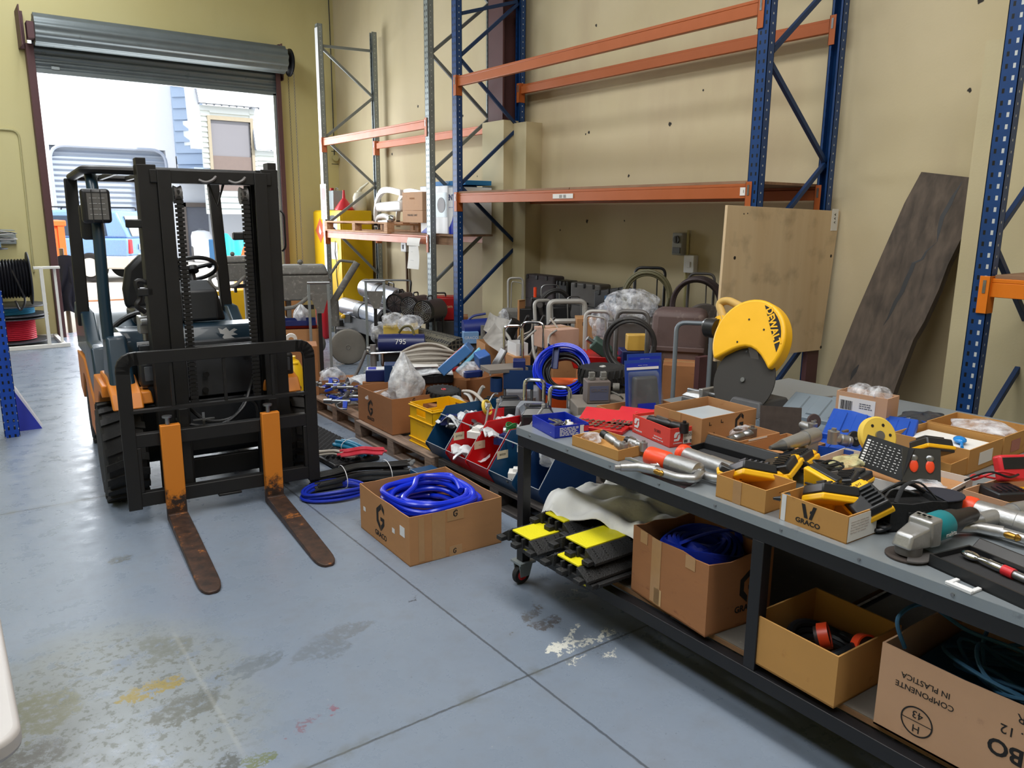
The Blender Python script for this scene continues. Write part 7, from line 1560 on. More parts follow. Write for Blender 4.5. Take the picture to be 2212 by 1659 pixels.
for (y, wd, m, tg, l_) in ((4.11, .25, M_bb2, '', 'blue picking bin next to the yellow crate'), (3.87, .235, M_br2, 'J07750', 'red picking bin beside the blue one'), (3.63, .235, M_br2, '---', 'second red picking bin nearer the table'), (3.38, .24, M_bb2, '80020', 'blue picking bin right of the red ones')):
    b_ = pbin(l_, y, wd, m, tag_=tg, x=2.48, h=.31, L_=.6)
    rs = random.Random(int(y*100)); nm = l_.split(' steel')[0]
    for k in range(12):
        g = G(); x_, y_ = 2.49+rs.uniform(.06, .45), y+rs.uniform(.05, wd-.06); kk = k % 4
        if kk == 0: g.tube(cr([(-.05, 0, 0), (0, .03, .03), (.05, 0, .0), (.08, -.02, .02)], 5), .008, 8); mm = (M_blackp, M_galv)[k % 2]; n_ = 'hose_piece'
        elif kk == 1: g.box(-.05, -.035, 0, .05, .035, .03); g.box(-.03, -.02, .03, .03, .02, .045); mm = (M_paper, M_navy, M_white)[k % 3]; n_ = 'boxed_part'
        elif kk == 2: g.cyl((-.05, 0, .012), (.04, 0, .012), .012, n=14); g.lathe([(.012, -.01), (.024, -.01), (.024, .01), (.012, .01)], 18, (.05, 0, .02), 'y', True); mm = M_steel; n_ = 'metal_fitting'
        else: g.sheet(lambda u, v: (-.07+.14*u, -.04+.09*v, .02+.02*math.sin(u*7+k)+.012*math.sin(v*9)), 8, 6, .002); mm = M_bag2; n_ = 'bagged_part'
        o = g.build(n_, mm); tag(o, '%s among the spares in the %s' % ({'hose_piece': 'short bent hose', 'boxed_part': 'small boxed part', 'metal_fitting': 'silver ring fitting', 'bagged_part': 'white bagged part'}[n_], l_), 'spare part', 'spares in the '+l_, loc=(x_, y_, PZ+.012+(.04 if x_ < 2.62 else .19)), rz=rs.uniform(0, 6)); o.scale = [1.2+.15*(k % 4)]*3
p = F(1262, 1060, 3.1)
pbin('large dark blue steel bin at the near end of the row, behind the table leg', 3.16, .2, M_dkblue, x=2.5, L_=.42, h=.33)
bag('plastic_bag', 'crumpled white bag sticking up out of the large dark blue bin', (2.72, 3.26, PZ+.16), .13, .08, .22, 71, M_bag2)
for k, (x, y, a_) in enumerate(((2.7, 4.0, .2), (2.72, 3.95, -.2), (2.74, 3.8, .1), (2.78, 3.75, -.1))):
    g = G(); g.tube([(0, 0, 0), (.05+.1*(k > 1), -.05*(k > 1)-.02, .2+.05*(k % 2))], .007, 8); g.lathe([(.0, 0), (.012, .0), (.012, .02), (0, .02)], 8, (.05+.1*(k > 1), -.05*(k > 1)-.02, .2+.05*(k % 2))); tag(g.build('steel_tube', M_tube), 'thin pale steel tube sticking up from the red picking bins', 'tube', 'steel tubes in the red bins', loc=(x, y, PZ+.16), rz=a_*3)
g = G(); ring_coil(g, (0, 0, 0), .03, .03, 5, .005, 0, 0, .011, seed=1, tn=14, k=6); tag(g.build('green_coil', mat('green_coil', (30, 110, 50), .4)), 'small green spring coil at the table corner among the bins', 'coil', loc=(2.72, 3.72, PZ+.27))
t = thing('steel_bin', 'low dark teal steel bin under the edge of the bin pallet', 'bin', (2.3, 4.05, 0)); G().box(0, -.25, 0, .16, .2, .1).build('body', M_bb2, t, .004)
# cable bundles on the floor
def bundle(label, p, yaw, L_, W_, n, r, m, ties, ends=None, h=.09, tie=M_inkw, bend=.04, seed=0, cat='hose'):
    t = thing('hose_bundle', label, cat, p, yaw); rs = random.Random(seed); g = G(); e = G()
    for i in range(n):
        a_ = rs.uniform(0, 2*PI); q_ = rs.uniform(.2, 1)**.5; y, z = W_/2*q_*math.cos(a_), r+h/2+(h/2)*q_*math.sin(a_)
        pts = [(-L_/2+rs.uniform(0, .05), y*1.15, max(r, z*.9)), (-L_/4, y, max(r, z)), (0, y*.8+bend, max(r, z*1.03)), (L_/4, y*.85, max(r, z)), (L_/2-rs.uniform(0, .05), y*1.2, max(r, z*.95))]
        g.tube(cr(pts, 4), r, 7)
        if ends: q2 = Vector(pts[-1]); e.cyl(q2, q2+Vector((.025, 0, .004)), r*1.2, n=8)
    g.build('hoses', m, t)
    if ends: e.build('hose_end', ends, t)['kind'] = 'stuff'
    for x in ties: g = G(); g.tube([(x, W_*.6*math.cos(R(a_)), max(.002, h/2+r+h*.66*math.sin(R(a_)))) for a_ in range(0, 361, 20)], .0025, 6); g.build('cable_tie', tie, t)
    return t
a, b_ = at(672, 1062), at(893, 1030); yw = math.atan2(b_.y-a.y, b_.x-a.x); mid = (a+b_)/2
bundle('thick bundle of black hoses tied with white ties on the floor by the fork', (mid.x, mid.y+.03, .0), yw, (b_-a).length*1.0, .2, 34, .0095, M_blackp, (-.12, .17), M_steel, h=.1)
g = G(); ring_coil(g, (0, 0, .012), .2, .13, 5, .0095, .1, 0, .012, seed=6); p = at(722, 1078); tag(g.build('hose_coil', M_royal), 'coil of thin blue hose under the black hose bundle', 'hose', loc=(p.x+.03, p.y+.05, 0), rz=yw)
a, b_ = at(715, 975), at(805, 1010); t = bundle('bundle of cyan blue tubes tied with a white tie on the floor', ((a.x+b_.x)/2+.02, (a.y+b_.y)/2-.02, .05), math.atan2(b_.y-a.y, b_.x-a.x), .36, .13, 14, .0115, mat('cyan_tube', (34, 122, 160), .4), (-.05,), h=.07, bend=0, seed=2)
a, b_ = at(735, 1015), at(828, 1010); bundle('bundle of red hoses lying over the black ones', ((a.x+b_.x)/2, (a.y+b_.y)/2-.02, .1), math.atan2(b_.y-a.y, b_.x-a.x), .34, .1, 7, .009, M_redc, (), h=.04, bend=.03, seed=3)
a, b_ = at(672, 1000), at(760, 1005); bundle('bundle of grey and white cables left of the red hoses', ((a.x+b_.x)/2, (a.y+b_.y)/2-.02, .05), math.atan2(b_.y-a.y, b_.x-a.x), .36, .12, 8, .007, M_greyhose, (), h=.04, seed=4)
a, c_ = at(818, 1000), at(690, 935); t = thing('foam_case_lid', 'open black case lid lined with egg-box foam on the floor by the pallets', 'case', (a.x-.16, a.y+.04, 0), math.atan2(c_.y-a.y, c_.x-a.x)-.0)
L_ = (c_-a).length+.25; G().box(0, -.2, 0, L_, .16, .035).build('shell', M_blackp, t, .02, seg=3); g = G(); nx, ny = int(L_/.028), 12
g.sheet(lambda u, v: (.02+(L_-.04)*u, -.18+.32*v, .036+.018*max(0, math.sin(u*nx*PI*1.0)*math.sin(v*ny*PI))), nx*3, ny*3); o = g.build('egg_foam', mat('charcoal_foam', (40, 40, 42), .9), t, ang=80)
p = at(712, 985); t = thing('paper_folder', 'blue and brown folder on the floor beside the forklift tyre', 'folder', (p.x-.15, p.y+.05, 0), .6); G().box(0, 0, 0, .22, .3, .006).build('cover', M_royal, t); G().box(.02, .02, .006, .16, .24, .01).build('insert', M_card, t)
p = at(636, 895); zt = F(636, 772, p.x).z; t = thing('plastic_jerrycan', 'tall yellow plastic container on the floor behind the right fork', 'container', (p.x, p.y, 0), fy(p)); g = G(); g.lathe([(.09, 0), (.1, .02), (.1, zt*.75), (.06, zt*.92), (.035, zt*.95), (.035, zt), (0, zt)], 24); g.T = Matrix.Identity(4); g.build('body', mat('bright_yellow_plastic', (244, 196, 20), .35), t); g = G(); g.tube(rnd([(-.06, 0, zt*.8), (-.03, -.07, zt*.88), (.05, -.05, zt*.9)], .03), .014, 8); g.build('handle', mat('bright_yellow_plastic', (244, 196, 20), .35), t)
for k, (u, v) in enumerate(((622, 768), (640, 762))): pass
# spray guns on the far pallet
M_sgb = mat('spray_gun_blue', (24, 60, 170), .35)
def sgun(p, rz, tilt, s, label):
    t = thing('spray_gun', label, 'spray gun', p, rot=(tilt, 0, rz), group='blue and silver spray guns on the pallet'); g = G(); g.cyl((0, 0, 0), (.13*s, 0, 0), .014*s, n=12); g.cyl((.13*s, 0, 0), (.19*s, 0, 0), .022*s, .016*s, n=14); g.build('barrel', M_steel, t)
    g = G(); g.hexa([(.0, -.012, -.09*s), (.035, -.012, -.09*s), (.035, .012, -.09*s), (0, .012, -.09*s), (.02, -.012, 0), (.06, -.012, 0), (.06, .012, 0), (.02, .012, 0)]); g.build('handle', M_sgb, t, .004); g = G(); g.tube(cr([(.07, 0, -.01), (.1, 0, -.05), (.06, 0, -.1), (.0, 0, -.1)], 4), .005, 6); g.build('trigger_guard', M_steel if s > 1 else M_sgb, t); return t
rs = random.Random(11)
for k in range(16):
    u, v = 700+rs.uniform(0, 66), 826+rs.uniform(-6, 46); p = at(u, v+8, PZ+.03+.05*(k % 3)); p.x = max(p.x, 2.56); sgun(p, rs.uniform(0, 6.28), R(rs.choice((70, 90, 110))), rs.uniform(.85, 1.2), 'blue and silver airless spray gun heaped on the far pallet')
a = at(768, 800, PZ+.1); g = G(); g.sheet(lambda u, v: (.42*u, .12*v+.02*math.sin(u*9), .03*math.sin(u*13+v*5)+.035*math.sin(v*PI)), 20, 8, .003); tag(g.build('bubble_wrap', M_bag2), 'long roll of cloudy plastic wrap lying over the spray guns', 'plastic wrap', loc=(2.72, 6.05, PZ+.14), rz=.1)
t = openbox('cardboard_box', 'small brown carton with a clear bag on it, left on the far pallet', at(690, 852, PZ)+Vector((.03, 0, 0)), fy((2.6, 6)), .2, .2, .12, M_card2); bag('plastic_bag', 'clear crinkled bag on the small carton at the left of the far pallet', t.location+Vector((.12, .06, .05)), .11, .1, .16, 81)
t = putbox('carton_flat', 'opened flat brown carton under the dusty wheel', F(728, 800, 3.0), fy((3, 7), .1), (.42, .35, .1), M_card2)
p = at(818, 822, .3); t = putbox('tool_case', 'blue and white plastic case on a carton left of the blue panel', F(815, 800, 2.95), fy((3, 6)), (.2, .16, .1), M_navy, z0=.33, cat='case'); t.location.z = F(815, 800, 2.95).z-.1; G().box(-.09, .01, .1, .09, .15, .104).build('white_lid', M_white, t, .002); G().box(-.08, .02, .104, -.01, .13, .106).build('blue_print', M_royal, t)
z_ = t.location.z; putbox('cardboard_box', 'brown carton supporting the blue and white case', F(815, 800, 2.95), fy((3, 6)), (.26, .22, z_-.142), M_card2, z0=.14)
p = F(852, 788, 2.98); t = putbox('steel_bin', 'square dark blue steel bin standing behind the carton with the tall bag', p, fy(p), (.17, .15, p.z-PZ), M_dkblue, z0=PZ, cat='bin')
p = F(915, 815, 3.1); t = putbox('tool_case', 'large black ribbed case lying behind the yellow crate', p, fy(p, .1), (.5, .3, .08), M_blackp, z0=p.z-.06, cat='case', bev=.015)
for k in range(5): G().box(-.2+.1*k-.02, -.006, .01, -.2+.1*k+.02, 0, .07).build('rib', M_blackp, t, .003)
zc_ = t.location.z; putbox('cardboard_box', 'low brown carton beneath the black ribbed case', p+Vector((.02, .02, 0)), fy(p, .1), (.4, .26, zc_-PZ-.002), M_card2, z0=PZ)
g = G(); g.sheet(lambda u, v: (-.24+.48*u, -.02+.3*v, .008*math.sin(u*11+v*3)+.03*math.sin(v*PI)), 16, 10, .012); tag(g.build('document_bag', M_bag2), 'white document bag lying on the black ribbed case', 'document bag', loc=(p.x, p.y, zc_+.095), rz=fy(p, .1))
strip(COL.objects[-1], Matrix.Translation((0, .12, .045)), .26, .18, M_paper, 'document')
# loose wheels
def wheel_(label, p, r, w, mh, rot, m=M_rubber, lug=True, group=None):
    t = thing('wheel', label, 'wheel', p, rot=rot, group=group); g = G(); g.lathe([(r*.55, -w*.45), (r*.8, -w/2), (r*.95, -w*.42), (r, -w*.2), (r, w*.2), (r*.95, w*.42), (r*.8, w/2), (r*.55, w*.45)], 32)
    if lug:
        for i in range(22):
            for s in (-1, 1): a_ = 2*PI*(i+.5*(s > 0))/22; g.cb((0, 0, 0), (0, 0, 0)) if False else g.bar((r*.99*math.cos(a_), r*.99*math.sin(a_), 0), (r*.97*math.cos(a_+.1), r*.97*math.sin(a_+.1), s*w*.42), .02, .012)
    g.build('tyre', m, t); g = G(); g.lathe([(0, -w*.3), (r*.12, -w*.5), (r*.2, -w*.35), (r*.5, -w*.25), (r*.57, -w*.4), (r*.57, w*.4), (r*.5, w*.25), (r*.2, w*.35), (r*.12, w*.5), (0, w*.3)], 26); g.build('hub', mh, t); return t
p = F(958, 845, 2.95); wheel_('black pneumatic wheel with a bright red hub lying flat behind the yellow crate', (p.x, p.y, p.z-.02), .125, .08, M_redp, (R(6), 0, 0)); putbox('cardboard_box', 'flattened brown carton under the red-hubbed wheel', (p.x, p.y-.12), 0, (.3, .26, p.z-.07-PZ), M_card2, z0=PZ)
p = at(1068, 905, PZ); wheel_('black knobbly wheel standing upright behind the blue picking bin', (3.05, 4.42, PZ+.15), .15, .08, M_tubed, (R(90), R(0), R(30)), lug=True)
# big open carton of packs
a, yaw, w, d, h = fit(PZ, (1008, 884), (1098, 862), (948, 858), (1010, 822)); t = openbox('cardboard_box', 'big brown carton heaped with blue and clear packs behind the picking bins', a, yaw, w, d, h, M_card2, th=.005, dip=.01); BC = t
text(t, '>', .07, RF(t, w*.08, h*.6), M_inkw)
def pack(label, u, v, X, d3, m, rot, name='retail_pack', lab2=None):
    p = F(u, v, X); t = thing(name, label, 'package', p, rot=rot); o = G().box(-d3[0]/2, -d3[1]/2, -d3[2]/2, d3[0]/2, d3[1]/2, d3[2]/2).build('body', m, t, .008, seg=2)
    if lab2: strip(o, Matrix.Translation((d3[0]*.1, 0, d3[2]/2)), d3[0]*.6, d3[1]*.8, lab2, 'label'); lines(o, Matrix.Translation((d3[0]*.1, 0, d3[2]/2+.001)), d3[0]*.5, d3[1]*.6, 6, M_redp)
    return t
M_cblue = mat('translucent_blue', (70, 120, 180), .2, n=.15)
pack('tilted blue see-through pack with a white printed sheet on the big carton', 985, 775, 3.2, (.3, .16, .08), M_cblue, (0, R(-42), R(-40)), lab2=M_paper)
pack('light blue box edge leaning beside the printed pack', 1012, 778, 3.25, (.26, .05, .03), mat('pale_cyan_card', (120, 190, 220), .4), (0, R(-45), R(-40)))
pack('mid blue carton pack right of the tilted printed one', 1042, 775, 3.3, (.1, .1, .1), mat('mid_blue_card', (60, 100, 170), .4), (R(20), R(-15), R(-10)))
bag('plastic_bag', 'grey clear bag of parts in the middle of the big carton', F(1020, 815, 3.25), .11, .08, .12, 91); pack('navy blue part lying at the front of the big carton', 1022, 808, 3.12, (.14, .05, .05), M_navy, (0, 0, R(-10)))
pack('dark grey flat filter leaning at the right of the big carton', 1078, 775, 3.35, (.02, .14, .17), M_tubed, (0, R(30), R(-20)))
t = thing('folding_table_top', 'worn grey wooden board lying over the right corner of the big carton', 'board', F(1085, 801, 3.25), R(-15)); G().box(-.13, -.09, 0, .17, .12, .03).build('board', mat('grey_worn_board', (120, 112, 104), .8), t, .003)
# bent grey tubes and hose mess
for k, pts in enumerate((((1005, 850, 3.0), (1030, 900, 2.85)), ((975, 862, 2.95), (1010, 885, 2.85)), ((1045, 835, 3.0), (1020, 890, 2.9)), ((1075, 850, 2.9), (1045, 890, 2.8)), ((1000, 845, 3.0), (1060, 885, 2.85)))):
    A_, B_ = F(*pts[0]), F(*pts[1]); B_.z = max(B_.z, PZ+.02); g = G(); g.tube(cr([A_, A_.lerp(B_, .4)+Vector((.02, .02, .03)), B_], 5), (.014, .018, .014, .006, .012)[k], 8); o = g.build('steel_tube', (M_tube, M_tube, M_tube, M_steel, M_greyhose)[k]); tag(o, ('bent dusty tube leaning behind the wheel with red hub', 'short dusty tube end pointing at the yellow crate', 'grey tube rising against the big carton', 'straight bright steel rod beside the knobbly wheel', 'pale hose length curving down behind the yellow crate')[k], 'tube')
g = G(); g.lathe([(.042, -.01), (.052, -.01), (.052, .01), (.042, .01)], 28, closed=True); o = g.build('tape_ring', mat('tape_yellow', (220, 190, 70), .5)); tag(o, 'yellow plastic ring leaning on the rim of the blue picking bin', 'ring', loc=F(1052, 880, 2.8)); o.rotation_euler = (R(70), 0, R(30))
# ================================================================== SPRAYERS ON CARTS
M_gbl = mat('sprayer_blue', (26, 44, 120), .4, n=.2); M_gry = mat('sprayer_grey', (128, 132, 140), .5, n=.15)
def cart(label, u, vt, X, wpx, tm, tr=.013, yo=0., body=None, pump=True, whl=.0, hose=None, z0=0., dep=.3, second=False, name='paint_sprayer', low=None, lean=.12, cat='sprayer', bz=.16, bs=1.):
    p = F(u, vt, X); h = p.z-z0; dist = math.hypot(p.x, p.y); w = wpx/FX*dist*1.03
    t = thing(name, label, cat, (p.x, p.y, z0), fy(p, yo)); g = G()
    g.tube(rnd([(-w/2, 0, .03), (-w/2, lean, h-tr), (w/2, lean, h-tr), (w/2, 0, .03)], min(.06, w*.3), 5), tr, 10)
    g.build('handle_frame', tm, t); g = G(); g.tube(rnd([(-w/2, .0, tr), (-w/2, -dep, tr), (w/2, -dep, tr), (w/2, 0, tr)], .05, 4), tr*.9, 8); g.build('base_frame', tm, t)
    if second: g = G(); g.tube(rnd([(-w*.4, .02, h*.55), (-w*.4, -.05, h*.97), (w*.3, -.05, h*.95), (w*.3, .02, h*.55)], .03, 4), tr*.45, 7); g.build('hose_rack', tm, t)
    if low: g = G(); g.tube(rnd([(-w/2, 0, h*low), (-w/2-.0, -.12, h*low*1.02), (w/2, -.12, h*low*1.02), (w/2, 0, h*low)], .04, 4), tr*.9, 8); g.build('lower_handle', tm, t)
    if body:
        b1, b2 = body; g = G(); g.box(-.1*bs, -.2, bz, .1*bs, 0, bz+.16*bs, .85, .85); g.build('motor_housing', b1, t, .02, seg=3); g = G(); g.box(-.085*bs, -.21, bz-.1, .085*bs, -.03, bz); g.build('gearbox', b2, t, .008)
    if pump: g = G(); g.cyl((.03, -.23, .05), (.03, -.23, bz+.06), .028, n=14); g.cyl((.03, -.23, bz+.06), (.03, -.23, bz+.1), .036, n=14); g.cyl((-.07, -.23, bz), (.1, -.23, bz+.03), .012, n=10); g.build('pump', M_alu, t)
    if whl:
        for s in (-1, 1): g = G(); g.lathe([(.02, -.02), (whl*.6, -.02), (whl*.9, -.03), (whl, -.015), (whl, .015), (whl*.9, .03), (whl*.6, .02), (.02, .02)], 24, (s*(w/2+.035), .02, whl), 'x'); g.build('wheel', M_dustrub, t)
    if hose:
        m_, rr, n_, hr = hose; g = G(); g.T = Matrix.Translation((0, -.08, h-rr-.06)) @ Matrix.Rotation(R(90), 4, 'X'); ring_coil(g, (0, 0, -.04), rr, rr*1.08, n_, hr, 0, 0, hr*1.1, seed=n_); g.build('hose_coil', m_, t)
    return t
BG = (M_gry, M_gbl)
cart('sprayer with chrome tube handle standing at the wall behind the blue post', 1117, 600, 5.0, 32, M_tube, .012, .15, (M_tubed, M_gry), hose=None, second=True, dep=.25)
cart('sprayer with black handle and olive green hose coiled on it by the wall', 1402, 577, 4.95, 62, M_black, .013, -.1, (M_tubed, M_black), hose=(M_olive, .19, 7, .012), whl=.12, second=True)
cart('sprayer with dark purple hose coil beside the plywood panel', 1512, 590, 5.15, 52, M_tubed, .012, -.15, (M_tubed, M_black), hose=(mat('purple_grey_hose', (66, 54, 56), .5), .2, 8, .012), second=True)
cart('tall white tube handled sprayer in the middle of the display', 1292, 672, 4.15, 56, M_tube, .016, -.05, BG, second=True, low=.42, whl=.15)
cart('dark tube handled sprayer with a grey hose coil hanging in it', 1365, 672, 3.95, 66, M_tubed, .017, -.05, (M_tubed, M_black), hose=(M_dkhose, .17, 9, .011), second=False)
cart('grey-blue tube handled sprayer beside the chop saw', 1499, 698, 3.85, 72, mat('grey_blue_tube', (112, 120, 128), .4, .3), .015, -.02, (M_tubed, M_greyp), hose=None, second=False, low=.3)
cart('nearer of two chrome hooped sprayers behind the big carton', 1112, 705, 3.75, 40, M_chrome, .011, .1, BG, dep=.25); cart('farther of two chrome hooped sprayers behind the big carton', 1148, 697, 3.9, 48, M_chrome, .012, -.1, BG, dep=.25)
cart('small sprayer with bent chrome handle at the table end, left of its twin', 1152, 820, 3.1, 42, M_chrome, .014, -.15, BG, dep=.22, z0=.14, bz=.2, lean=.06); cart('small sprayer with bent chrome handle at the table end, right of its twin', 1207, 836, 3.12, 44, M_chrome, .014, -.15, BG, dep=.22, z0=.14, bz=.2, lean=.06)
cart('dusty grey machine with a broad rounded double hoop frame at the back', 1232, 648, 4.6, 78, M_tube, .026, .25, (M_dust, M_dust), low=.8, dep=.4, bs=1.3, bz=.5)
cart('dusty grey machine with a looped tube handle left of the broad hoop', 1185, 648, 4.7, 40, M_tube, .018, .5, (M_dust, M_dust), dep=.3, bz=.4)
cart('sprayer with thin silver handle among the black cases', 1196, 616, 5.0, 40, M_steel, .007, .3, (M_blackp, M_black), hose=(M_dkhose, .15, 7, .01), dep=.2, bz=.6, bs=1.4)
cart('small sprayer with thin silver top handle in front of the ribbed case', 1250, 642, 4.9, 30, M_steel, .006, .4, (M_dust, M_tubed), dep=.2, bz=.55)
cart('hand sprayer frame half hidden behind the white handled one', 1345, 800, 3.75, 60, M_tube, .013, .2, BG, dep=.2, whl=.1)
# black cases against the wall
def wcase(label, u0, u1, vt, X, z0, th=.16, m=M_blackp, lean=0., sticker=None, roll=0.):
    a_, b_ = F(u0, vt, X), F(u1, vt, X); w = abs(a_.y-b_.y); h = (a_.z+b_.z)/2-z0; t = thing('equipment_case', label, 'case', (X, min(a_.y, b_.y), z0), rot=(roll, lean, 0))
    G().box(0, 0, 0, th, w, h).build('body', m, t, .02, seg=3)
    for k in range(3): G().box(-.008, w*(.18+.3*k), h-.05, .01, w*(.24+.3*k), h-.005).build('latch', M_black, t, .003)
    G().box(-.02, w*.36, h*.5, .0, w*.62, h*.56).build('handle', M_black, t, .005); G().box(-.003, w*.05, h*.46, 0, w*.95, h*.475).build('seam', M_black, t)
    if sticker: o = strip(t, face((-.001, w*.45, h*.66), (-1, 0, 0)), w*.36, h*.42, mat('blue_sticker', (50, 90, 130), .5), 'sticker'); decal(o, Matrix.Translation((0, h*.05, .001)), LOGO, h*.12, M_inkw, 'printed_logo'); text(o, 'GRACO', h*.07, Matrix.Translation((0, -h*.14, .0012)), M_inkw)
    return t
M_pc = mat('purple_grey_case', (70, 62, 66), .7, n=.25, c2=(96, 88, 90), th=.6)
wcase('dusty purple-grey case standing on the lower one against the wall by the blue post', 1127, 1196, 594, 5.35, .56, m=M_pc); wcase('dusty purple-grey case at the bottom against the wall', 1127, 1196, 700, 5.3, 0, m=M_pc)
wcase('black case with latches right of the purple-grey one', 1200, 1226, 606, 5.36, .5); wcase('ribbed grey-black case with carry handle against the wall', 1232, 1296, 612, 5.3, .6, m=M_tubed); wcase('black case supporting the ribbed one against the wall', 1225, 1300, 690, 5.28, 0)
wcase('leaning black case with a blue hexagon logo sticker against the wall', 1285, 1352, 614, 5.2, .55, th=.12, m=mat('black_case', (38, 38, 42), .5), lean=R(8), sticker=1, roll=R(-10)); wcase('dark case under the one with the blue sticker', 1280, 1350, 720, 5.2, 0)
wcase('dark flat case at the wall behind the olive hose', 1360, 1420, 660, 5.36, .35, m=M_pc); wcase('low dark case at the wall behind the brown covered machine', 1430, 1500, 690, 5.3, 0)
# middle cartons, bags, machines
def cbox(label, u, vt, X, wpx, dm, hm, m, yo=0., z0=None, open_=False, name='cardboard_box'):
    p = F(u, vt, X); w = wpx/FX*math.hypot(p.x, p.y)*1.0; z0 = p.z-hm if z0 is None else z0; h = p.z-z0; yw = fy(p, yo); c_, s_ = math.cos(yw), math.sin(yw); o = (p.x-c_*w/2, p.y-s_*w/2, z0)
    if open_: return openbox(name, label, o, yw, w, dm, h, m)
    t = thing(name, label, 'box', o, yw); b_ = G().box(0, 0, 0, w, dm, h).build('body', m, t, .004); G().box(w/2-.025, -.0008, h*.3, w/2+.025, dm, h+.001).build('tape', M_tape, b_) if False else G().box(0, dm/2-.02, h, w, dm/2+.02, h+.001).build('tape', M_tape, b_); return t
M_pk = mat('pinkish_cardboard', (196, 158, 138), .85, n=.08)
cbox('closed pinkish brown carton on top of another in front of the hoop frame', 1222, 712, 4.15, 70, .3, .17, M_pk, .55); cbox('closed carton beneath the pinkish one', 1224, 748, 4.18, 66, .3, 0, M_card, .5, z0=0)
t = cbox('tall narrow brown carton with a small hexagon mark in the middle of the display', 1268, 688, 4.55, 44, .22, 0, M_card, .1, z0=0); decal(t, RF(t, .07, F(1255, 700, 4.5).z), LOGO, .03, M_ink)
cbox('open brown carton with tubes behind the chrome hoops', 1088, 742, 4.1, 84, .3, 0, M_card, .3, z0=0, open_=True); cbox('open white carton with a red print behind the chrome hoop', 1128, 742, 3.9, 28, .2, .14, M_white, .4, open_=True); cbox('brown carton under the small white one', 1128, 770, 3.88, 40, .25, 0, M_card, .4, z0=0)
cbox('brown carton standing behind the blue post at the left of the display', 998, 685, 5.1, 26, .3, 0, M_card2, 0, z0=0)
cbox('thin upright cardboard sheet in front of the grey tank', 1128, 648, 4.75, 22, .02, 0, M_card, .9, z0=0); cbox('brown carton low behind the grey-blue sprayer', 1478, 790, 4.2, 90, .3, 0, M_card2, 0, z0=0)
bag('plastic_bag', 'big crumpled clear bag heaped above the white handled sprayer', F(1362, 692, 4.4), .23, .16, .24, 101, M_bag); bag('plastic_bag', 'clear bag hanging behind the white sprayer handle', F(1310, 735, 4.36), .13, .11, .3, 102)
cbox('carton under the clear bag that hangs behind the white handle', 1310, 737, 4.34, 50, .2, 0, M_card2, 0, z0=0)
p = F(1352, 690, 4.4); putbox('equipment_case', 'dark case under the big clear bag', (p.x, p.y-.15), fy(p), (.5, .3, p.z-.002), M_tubed, cat='case', bev=.02)
p = F(1466, 672, 4.35); t = putbox('covered_machine', 'machine under a moulded purple-brown dust cover beside the chop saw', p, fy(p, -.1), (.44, .34, p.z-.42), mat('purple_brown_plastic', (92, 74, 72), .6, n=.25, c2=(120, 104, 98), th=.6), z0=.42, cat='machine', bev=.05, tp=.88)
G().box(-.2, -.01, (p.z-.42)*.5, .2, .01, (p.z-.42)*.56).build('moulded_ridge', mat('purple_brown_plastic', (92, 74, 72)), t, .006)
t = putbox('plastic_tub', 'large black plastic tub under the covered machine', p+Vector((.02, 0, 0)), fy(p, -.1), (.5, .4, .418), M_blackp, cat='tub', bev=.03, tp=1.06)
wheel_('dark wheel with thick rim standing behind the covered machine', F(1520, 700, 4.75), .16, .06, M_tubed, (R(90), 0, R(-40)), M_dustrub, False); cbox('dark carton under the thick-rimmed wheel', 1520, 745, 4.7, 60, .25, 0, M_tubed, 0, z0=0)
p = F(1378, 724, 4.15); t = putbox('yellow_case', 'yellow plastic case with comb edge hanging in the dark sprayer frame', p, fy(p, .2), (.15, .1, .12), mat('pale_yellow_plastic', (224, 180, 84), .4), z0=p.z-.12, cat='case'); putbox('plastic_crate', 'dark crate under the yellow case', p, fy(p, .2), (.22, .2, p.z-.123), M_navy, cat='crate')
t = thing('core_drill', 'green cast metal drill head lying above the red tray', 'drill', F(1295, 750, 4.0), rot=(R(20), R(35), R(-30))); M_grn = mat('machine_green', (62, 84, 76), .5, n=.2); G().box(-.07, -.05, -.04, .09, .05, .05).build('gear_case', M_grn, t, .012); g = G(); g.cyl((.09, 0, 0), (.2, 0, 0), .04, .03, n=18); g.build('motor', M_grn, t); g = G(); g.cyl((-.07, 0, 0), (-.12, 0, 0), .02, n=12); g.build('chuck', M_steel, t)
p = F(1288, 770, 3.98); t = putbox('wheelbarrow_tray', 'red steel tray under the green drill', p, fy(p), (.34, .3, .1), M_red, z0=p.z-.1, cat='tray', tp=1.2); putbox('cardboard_box', 'brown carton under the red tray', p, fy(p), (.3, .25, p.z-.103), M_card2)
p = F(1302, 790, 3.55); wheel_('black knobbly wheel lying flat with a pale hub near the transformer', (p.x, p.y, p.z-.06), .16, .12, M_tube, (0, 0, 0)); wheel_('knobbly wheel underneath the flat one near the transformer', (p.x+.02, p.y, p.z-.2), .16, .12, M_tube, (0, 0, 0)); putbox('cardboard_box', 'carton under the pair of flat knobbly wheels', (p.x, p.y-.16), 0, (.32, .32, p.z-.262), M_card2)
